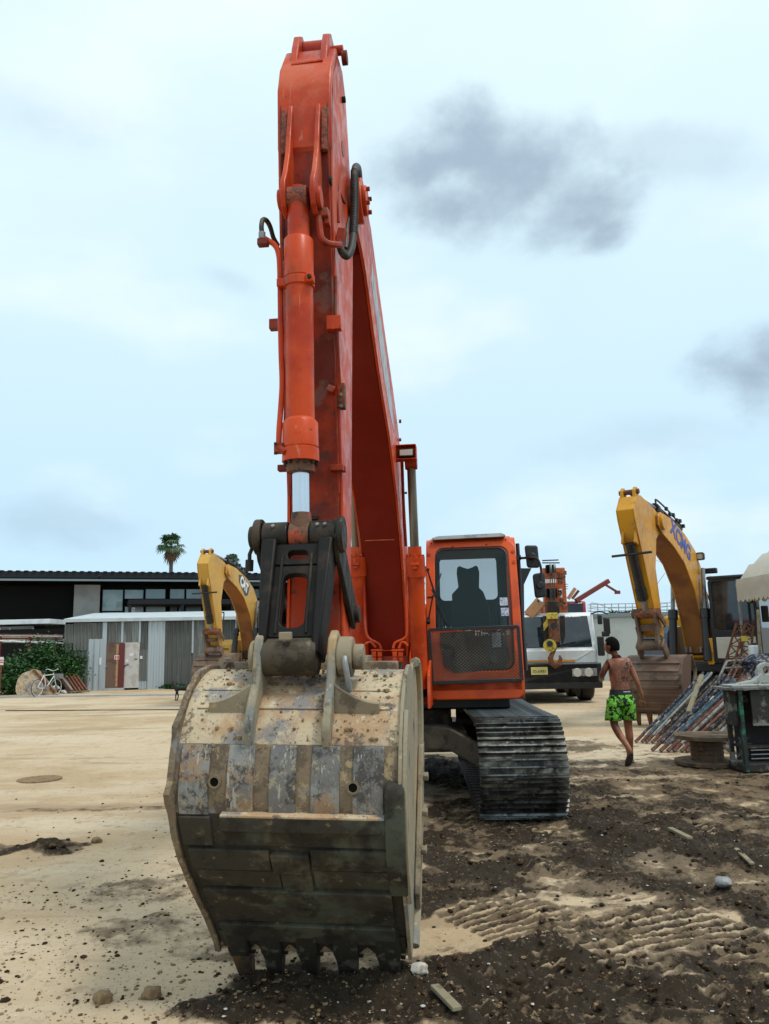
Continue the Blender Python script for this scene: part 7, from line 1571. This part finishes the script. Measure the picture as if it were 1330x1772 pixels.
cn2 = thing('container', 'white plastic container standing under the canopy beside the stick', 'container', (bx.x, bx.y, 0)); MB().box((0, 0, bx.z-.15), (.20, .16, .42)).build('body', 'white_paint', cn2, bevel=.03); MB().cyl((0, 0, bx.z+.05), (0, 0, bx.z+.10), .04, n=10).build('cap', 'black_metal', cn2); MB().box((0, 0, (bx.z-.36)/2), (.35, .3, bx.z-.36)).build('stand', 'greasy_steel', cn2, bevel=.01)
# a heap of blue and brown rags and pipes on top of the rear stack
hp = at(1315, 1148, 13.2); hpz = thing('rag_heap', 'heap of dark blue cloth on top of the rear scaffold frames', 'cloth heap', (hp.x, hp.y, 0)); rr = random.Random(5)
bm = bmesh.new(); bmesh.ops.create_icosphere(bm, subdivisions=3, radius=1); vs = [Vector((v.co.x*.30, v.co.y*.22, v.co.z*.14))*(1+.45*(vnoise(np.array([v.co.x*3+5]), np.array([v.co.y*3+v.co.z*4+9]))[0]-.5)) for v in bm.verts]; MB().add([v+Vector((0, 0, hp.z)) for v in vs], [tuple(q.index for q in f.verts) for f in bm.faces]).build('cloth', 'tube_navy', hpz, ang=70); bm.free()
MB().beam((-.1, 0, 0), (-.1, 0, hp.z-.1), .05).build('prop', 'tube_rust', hpz); MB().beam((.2, 0, 0), (.2, 0, hp.z-.1), .05).build('prop', 'tube_rust', hpz)
# cable drum
dc = ground_at(1225, 1322); drum = thing('cable_drum', 'wooden cable drum standing on end in front of the scaffold frames', 'cable drum', (dc.x, dc.y, gh(dc.x, dc.y)), 0)
ztd = at(1222, 1271, dc.y).z-gh(dc.x, dc.y); R_d = .40
MB().cyl((0, 0, .0), (0, 0, .05), R_d+.02, n=40).build('base_disc', 'wood_brown', drum, bevel=.006)
np_ = 7
for k in range(np_):        # boards of the top disc
    y0 = -R_d+2*R_d*k/np_; y1 = y0+2*R_d/np_-.006; pts = []
    for t in range(7): y = y0+(y1-y0)*t/6; pts.append((sqrt(max(0, R_d*R_d-y*y)), y))
    poly = pts+[(-x, y) for x, y in pts[::-1]]; MB().prism(poly, ztd-.045+.004*(k % 2), ztd+.004*(k % 3), 'z').build('board', 'wood_brown', drum)
MB().cyl((0, 0, .05), (0, 0, ztd-.045), .205, n=28).build('core', 'wood_brown', drum)
tag(MB().tube([(.205*cos(a*.2)*1.012, .205*sin(a*.2)*1.012, .10+a*.0016) for a in range(150)], .006, n=5).build('wire_turns', 'wood_brown', drum), kind='stuff')
# dark steel bench at the right edge
tb0 = ground_at(1292, 1338); tz = at(1270, 1192, tb0.y).z; tbl = thing('steel_bench', 'heavy dark steel bench with paint-splashed side and one green leg, cut by the right edge', 'bench', (tb0.x, tb0.y, 0), radians(3))
def b2(px, py): p = at(px, py, tb0.y); return p.x-tb0.x, p.z
xa = b2(1274, 1200)[0]; Wt = 1.30
MB().box((xa+Wt/2-.05, .16, tz), (Wt+.14, .44, .035)).build('top', 'table_top', tbl, bevel=.006)
MB().box((xa+Wt/2+.08, -.02, tz-.235), (Wt-.16, .02, .43)).build('front_panel', 'table_paint', tbl, bevel=.003)
MB().box((xa-.01, .17, tz-.24), (.02, .30, .42)).build('corner_sheet', 'table_paint', tbl, bevel=.003)
for i, (x, y) in enumerate(((xa+.035, .0), (xa+Wt-.05, .0), (xa+.035, .33), (xa+Wt-.05, .33))): MB().box((x, y, tz/2), (.05, .05, tz-.03)).build('leg', 'green_post' if i == 0 else 'table_paint', tbl, bevel=.004)
MB().box((xa+Wt/2, .17, .30), (Wt-.1, .28, .03)).build('shelf', 'table_paint', tbl); MB().box((xa+Wt/2, .17, .06), (Wt+.02, .38, .11)).build('base', 'table_paint', tbl, bevel=.02)
for k in range(3): MB().box((xa+Wt/2, -.015, .17+.05*k), (Wt-.2, .012, .010)).build('slat', 'steel_grey', tbl)
MB().box((xa+Wt/2, .34, tz/2), (Wt-.2, .02, tz-.1)).build('back_panel', 'dark_wall' if False else 'table_paint', tbl)
# grey casting lying on the bench
cs = thing('casting', 'grey cement-crusted bracket with a round hole lying on the dark bench', 'bracket', (tb0.x+b2(1310, 1190)[0], tb0.y+.15, tz+.02), radians(3))
MB().ring([(.20+.13*cos(a*pi/8), .16+.13*sin(a*pi/8)) for a in range(16)], [(.20+.045*cos(a*pi/8), .19+.045*sin(a*pi/8)) for a in range(16)], -.03, .03, 'y').build('eye', 'cement_grey', cs, bevel=.01)
MB().prism([(-.30, .0), (-.22, .035), (.02, .075), (.12, .16), (.16, .02), (.42, .0)], -.05, .05, 'y').build('foot', 'cement_grey', cs, bevel=.015)
MB().box((.05, 0, .012), (.75, .28, .03)).build('base_plate', 'cement_grey', cs, bevel=.01)
tag(MB().tube([ground_at(1240, 1283), ground_at(1262, 1300)+Vector((0, 0, .03)), ground_at(1290, 1312)+Vector((0, 0, .02))], .022, smooth=4).build('loose_pipe', 'steel_grey'), 'grey loose pipe on the ground between the drum and the bench', 'pipe')
rp = thing('rebar_bundle', 'pale rods lying under the dark bench', 'rods', ground_at(1305, 1308), 0)
for k in range(5): MB().cyl((-.18+.03*k, .05*k, .02), (.12+.03*k, .05*k+.1, .14), .008, n=5).build('rod', 'decal_white', rp)

# ================================================================== THE MAN
mp_ = ground_at(1079, 1322); man = thing('person', 'shirtless man in green patterned shorts and sandals walking away, head turned left', 'person', (mp_.x+.06, mp_.y, gh(mp_.x, mp_.y)), 0); man.scale = (.925, .925, .925)
HZ = 1.0
def hj(cx_, cz_): return ((cx_-545)/845, (1690-cz_)/845)   # measured proportions -> metres
# body: x right, y away from us, z up
def V3(cx_, cz_, y): a, b = hj(cx_, cz_); return (a, y, b)
B = {}
pts = [('pelvis', V3(515, 860, 0), (.150, .10)), ('waist', V3(515, 770, .01), (.140, .095)), ('rib', V3(520, 640, .02), (.160, .108)), ('chest', V3(520, 510, .03), (.175, .110)), ('neckb', V3(508, 445, .04), (.085, .062)), ('neck', V3(494, 375, .05), (.055, .055)),
       ('shl', V3(400, 450, .04), .058), ('ell', V3(315, 620, .08), .046), ('wrl', V3(350, 690, .28), .030), ('hdl', V3(372, 665, .36), .026),
       ('shr', V3(640, 450, .03), .060), ('elr', V3(720, 690, -.01), .043), ('wrr', V3(785, 880, .03), .029), ('hdr', V3(790, 925, .045), (.036, .022)),
       ('hpl', V3(450, 930, 0), .100), ('knl', V3(415, 1210, .06), .062), ('cfl', V3(455, 1330, -.02), .058), ('anl', V3(545, 1500, -.16), .036),
       ('hpr', V3(585, 930, .01), .100), ('knr', V3(597, 1240, .08), .062), ('cfr', V3(606, 1360, .08), .062), ('anr', V3(612, 1590, .13), .038)]
idx = {n_[0]: i for i, n_ in enumerate(pts)}
ed = [('pelvis', 'waist'), ('waist', 'rib'), ('rib', 'chest'), ('chest', 'neckb'), ('neckb', 'neck'), ('chest', 'shl'), ('shl', 'ell'), ('ell', 'wrl'), ('wrl', 'hdl'), ('chest', 'shr'), ('shr', 'elr'), ('elr', 'wrr'), ('wrr', 'hdr'), ('pelvis', 'hpl'), ('hpl', 'knl'), ('knl', 'cfl'), ('cfl', 'anl'), ('pelvis', 'hpr'), ('hpr', 'knr'), ('knr', 'cfr'), ('cfr', 'anr')]
J = [(p[1], p[2]) for p in pts]; E2 = [(idx[a], idx[b]) for a, b in ed]
# feet: left foot on its toes with the sole showing, right foot flat
aL = Vector(pts[idx['anl']][1]); J += [(tuple(aL+Vector((-.005, -.055, -.035))), .034), (tuple(aL+Vector((-.03, .03, -.13))), .036), (tuple(aL+Vector((-.06, .07, -.185))), .030)]; n0 = len(J)-3; E2 += [(idx['anl'], n0), (idx['anl'], n0+1), (n0+1, n0+2)]
aR = Vector(pts[idx['anr']][1]); J += [(tuple(aR+Vector((0, -.045, -.065))), .034), (tuple(aR+Vector((.0, .08, -.075))), .034), (tuple(aR+Vector((.01, .15, -.085))), .028)]; n1 = len(J)-3; E2 += [(idx['anr'], n1), (idx['anr'], n1+1), (n1+1, n1+2)]
body = skin('body', J, E2, 'skin', man)
# hand with separate fingers
hR = Vector(pts[idx['hdr']][1]); rnd = random.Random(2)
for k in range(4):
    b = hR+Vector((.022-.013*k, -.012+.012*k, -.02)); l = (.085, .092, .086, .068)[k]; skin('finger', [(tuple(b), .010), (tuple(b+Vector((.016, .004, -l*.5))), .009), (tuple(b+Vector((.010, .014, -l*.85))), .008), (tuple(b+Vector((-.006, .022, -l))), .007)], [(0, 1), (1, 2), (2, 3)], 'skin', man, 1)
b = hR+Vector((-.022, .0, -.0)); skin('thumb', [(tuple(b), .011), (tuple(b+Vector((-.02, .015, -.03))), .010), (tuple(b+Vector((-.012, .022, -.058))), .008)], [(0, 1), (1, 2)], 'skin', man, 1)
hL = Vector(pts[idx['hdl']][1])
for k in range(4): b = hL+Vector((.0, .015, .022-.015*k)); skin('finger', [(tuple(b), .010), (tuple(b+Vector((.03, .035, 0))), .009), (tuple(b+Vector((.055, .02, -.004))), .008)], [(0, 1), (1, 2)], 'skin', man, 1)
# head
hd = thing('head', None, None); hd.parent = man; hc = Vector(V3(458, 262, .075)); hd.location = hc; hd.rotation_euler = (radians(6), 0, radians(52))
def headmesh(fn, name, mat, sub=4):
    bm = bmesh.new(); bmesh.ops.create_icosphere(bm, subdivisions=sub, radius=1); vs = []
    for v in bm.verts: vs.append(fn(v.co))
    o = MB().add(vs, [tuple(q.index for q in f.verts) for f in bm.faces]).build(name, mat, hd, ang=80); bm.free(); return o
def skull(c_):      # face looks towards +y before the turn
    x, y, z = c_; p = Vector((x*.082, y*.104, z*.122))
    if z < 0: p.x *= 1-.30*(-z)**1.4; p.y *= 1-.12*(-z); p.y += .018*(-z) if y > 0 else .02*(-z)
    if y > .75 and -.25 < z < .15: p.y += .020*(1-abs(x)*5 if abs(x) < .2 else 0)*(1-abs(z+.08)*4 if abs(z+.08) < .25 else 0)
    if y > .6 and .0 < z < .25: p.y -= .006*(1 if .15 < abs(x) < .5 else 0)
    return p
headmesh(skull, 'face', 'skin')
def hairf(c_):
    x, y, z = c_; s = 1.13+.05*vnoise(np.array([x*4+3]), np.array([y*4+z*5+7]))[0]
    if y > .45 and z < .45 or (z < -.62-.2*y and y < .45) : s = .80
    if y > -.1 and abs(x) > .6 and z < .12: s = .82
    return Vector((x*.084*s, y*.105*s-.004, z*.122*s+.004))
headmesh(hairf, 'hair', 'hair')
for s in (-1, 1): MB().lathe((.074*s, -.012, -.01), (.086*s, -.016, -.01), [(0, .024), (.006, .030), (.012, .022)], 12).build('ear', 'skin', hd); MB().cyl((.030*s, .088, .012), (.030*s, .094, .012), .012, n=10).build('eye', 'hair', hd)
MB().box((0, .094, -.062), (.045, .008, .010)).build('mouth', 'rust_red', hd, bevel=.003)
skin('neck', [((hc.x+.005, hc.y-.012, hc.z-.05), .052), (V3(486, 345, .055), .054), (V3(500, 415, .045), .058)], [(0, 1), (1, 2)], 'skin', man, 2)
# shorts: one tube per leg joined at the seat, as a draped surface
def shorts():
    n = 28; rows = [(845, 517, 0, .166, .112), (875, 517, 0, .176, .122), (920, 515, 0, .188, .132), (980, 512, .0, .196, .138)]; vs = []; fs = []
    for cz, cx0, y, rx, ry in rows:
        x, z = hj(cx0, cz)
        for i in range(n): a = 2*pi*i/n; vs.append((x+rx*cos(a), y+ry*sin(a), z+.004*sin(3*a)))
    for k in range(len(rows)-1):
        for i in range(n): fs.append((k*n+i, k*n+(i+1) % n, (k+1)*n+(i+1) % n, (k+1)*n+i))
    mb = MB().add(vs, fs)
    for cxa, cxb, ya, yb, rxa in ((430, 402, .0, .03, .112), (598, 606, .0, .05, .100)):
        vs = []; fs = []; R_ = [(905, 0, 1.0), (980, .2, 1.0), (1060, .55, 1.02), (1120, .85, 1.06), (1165, 1.0, 1.08)]
        for cz, t, k_ in R_:
            x, z = hj(cxa+(cxb-cxa)*t, cz); y = ya+(yb-ya)*t
            for i in range(n): a = 2*pi*i/n; w_ = 1+.035*sin(5*a+cz*.03)*t; vs.append((x+rxa*k_*w_*cos(a), y+.128*(1-.08*t)*w_*sin(a), z+.006*sin(2*a)))
        for k in range(len(R_)-1):
            for i in range(n): fs.append((k*n+i, k*n+(i+1) % n, (k+1)*n+(i+1) % n, (k+1)*n+i))
        mb.add(vs, fs)
    o = mb.build('shorts', 'shorts_print', man, ang=80); so = o.modifiers.new('solid', 'SOLIDIFY'); so.thickness = .004; return o
sho = shorts()
vs = []; fs = []; n = 28
for cz, rx, ry in ((790, .157, .107), (815, .161, .110), (850, .170, .117)):
    x, z = hj(517, cz)
    for i in range(n): a = 2*pi*i/n; vs.append((x+rx*cos(a), ry*sin(a), z))
for k in range(2):
    for i in range(n): fs.append((k*n+i, k*n+(i+1) % n, (k+1)*n+(i+1) % n, (k+1)*n+i))
MB().add(vs, fs).build('waistband', 'shorts_band', man, ang=80)
x0, z0 = hj(555, 815); 
for k in range(5): MB().box((x0-.03+.022*k, -.113+.004*k, z0), (.014, .003, .014)).build('waistband_letter', 'decal_white', man)
# tattoos: irregular dark patches on shoulder blade and lower back, thin relief on the skin
def tattoo(cx_, cz_, rx, rz, seed):
    rnd = random.Random(seed); dg = bpy.context.evaluated_depsgraph_get(); mb = MB()
    for _ in range(46):
        x, z = hj(cx_+rnd.gauss(0, rx), cz_+rnd.gauss(0, rz)); ok, loc, nrm, fi = body.ray_cast(Vector((x, -1, z)), Vector((0, 1, 0)))
        if ok and nrm.y < -.35:
            u = nrm.orthogonal().normalized(); v = nrm.cross(u); r = .004+.009*rnd.random(); o_ = rnd.random()*6
            mb.add([loc+nrm*.0012+(u*cos(k*1.047+o_)+v*sin(k*1.047+o_))*r*(.5+rnd.random()) for k in range(6)], [tuple(range(6))])
    if mb.v: tag(mb.build('tattoo', 'tattoo_ink', man, smooth=False), kind='stuff')
tattoo(595, 480, 28, 45, 1); tattoo(555, 655, 30, 35, 2); tattoo(365, 440, 8, 25, 3)
# sandals
sa = aL+Vector((-.035, .025, -.17)); 
m_ = Matrix.Translation(aL+Vector((-.035, .0, -.125))) @ Euler((radians(-62), radians(14), 0)).to_matrix().to_4x4()
o = MB().prism([(x*.045, y*.13) for x, y in [(cos(a*pi/10), sin(a*pi/10)) for a in range(20)]], -.010, .010, 'z').build('sandal', 'sandal', man, bevel=.003); o.matrix_local = m_ @ Matrix.Translation((0, -.0, -.030))
m2 = Matrix.Translation(aR+Vector((.005, .045, -.105)))
o = MB().prism([(x*.048, y*.135) for x, y in [(cos(a*pi/10), sin(a*pi/10)) for a in range(20)]], -.010, .010, 'z').build('sandal', 'sandal', man, bevel=.003); o.matrix_local = m2
MB().tube([aR+Vector((-.045, .03, -.09)), aR+Vector((-.02, .06, -.045)), aR+Vector((.03, .06, -.045)), aR+Vector((.05, .03, -.09))], .008, smooth=3).build('sandal_strap', 'sandal', man)
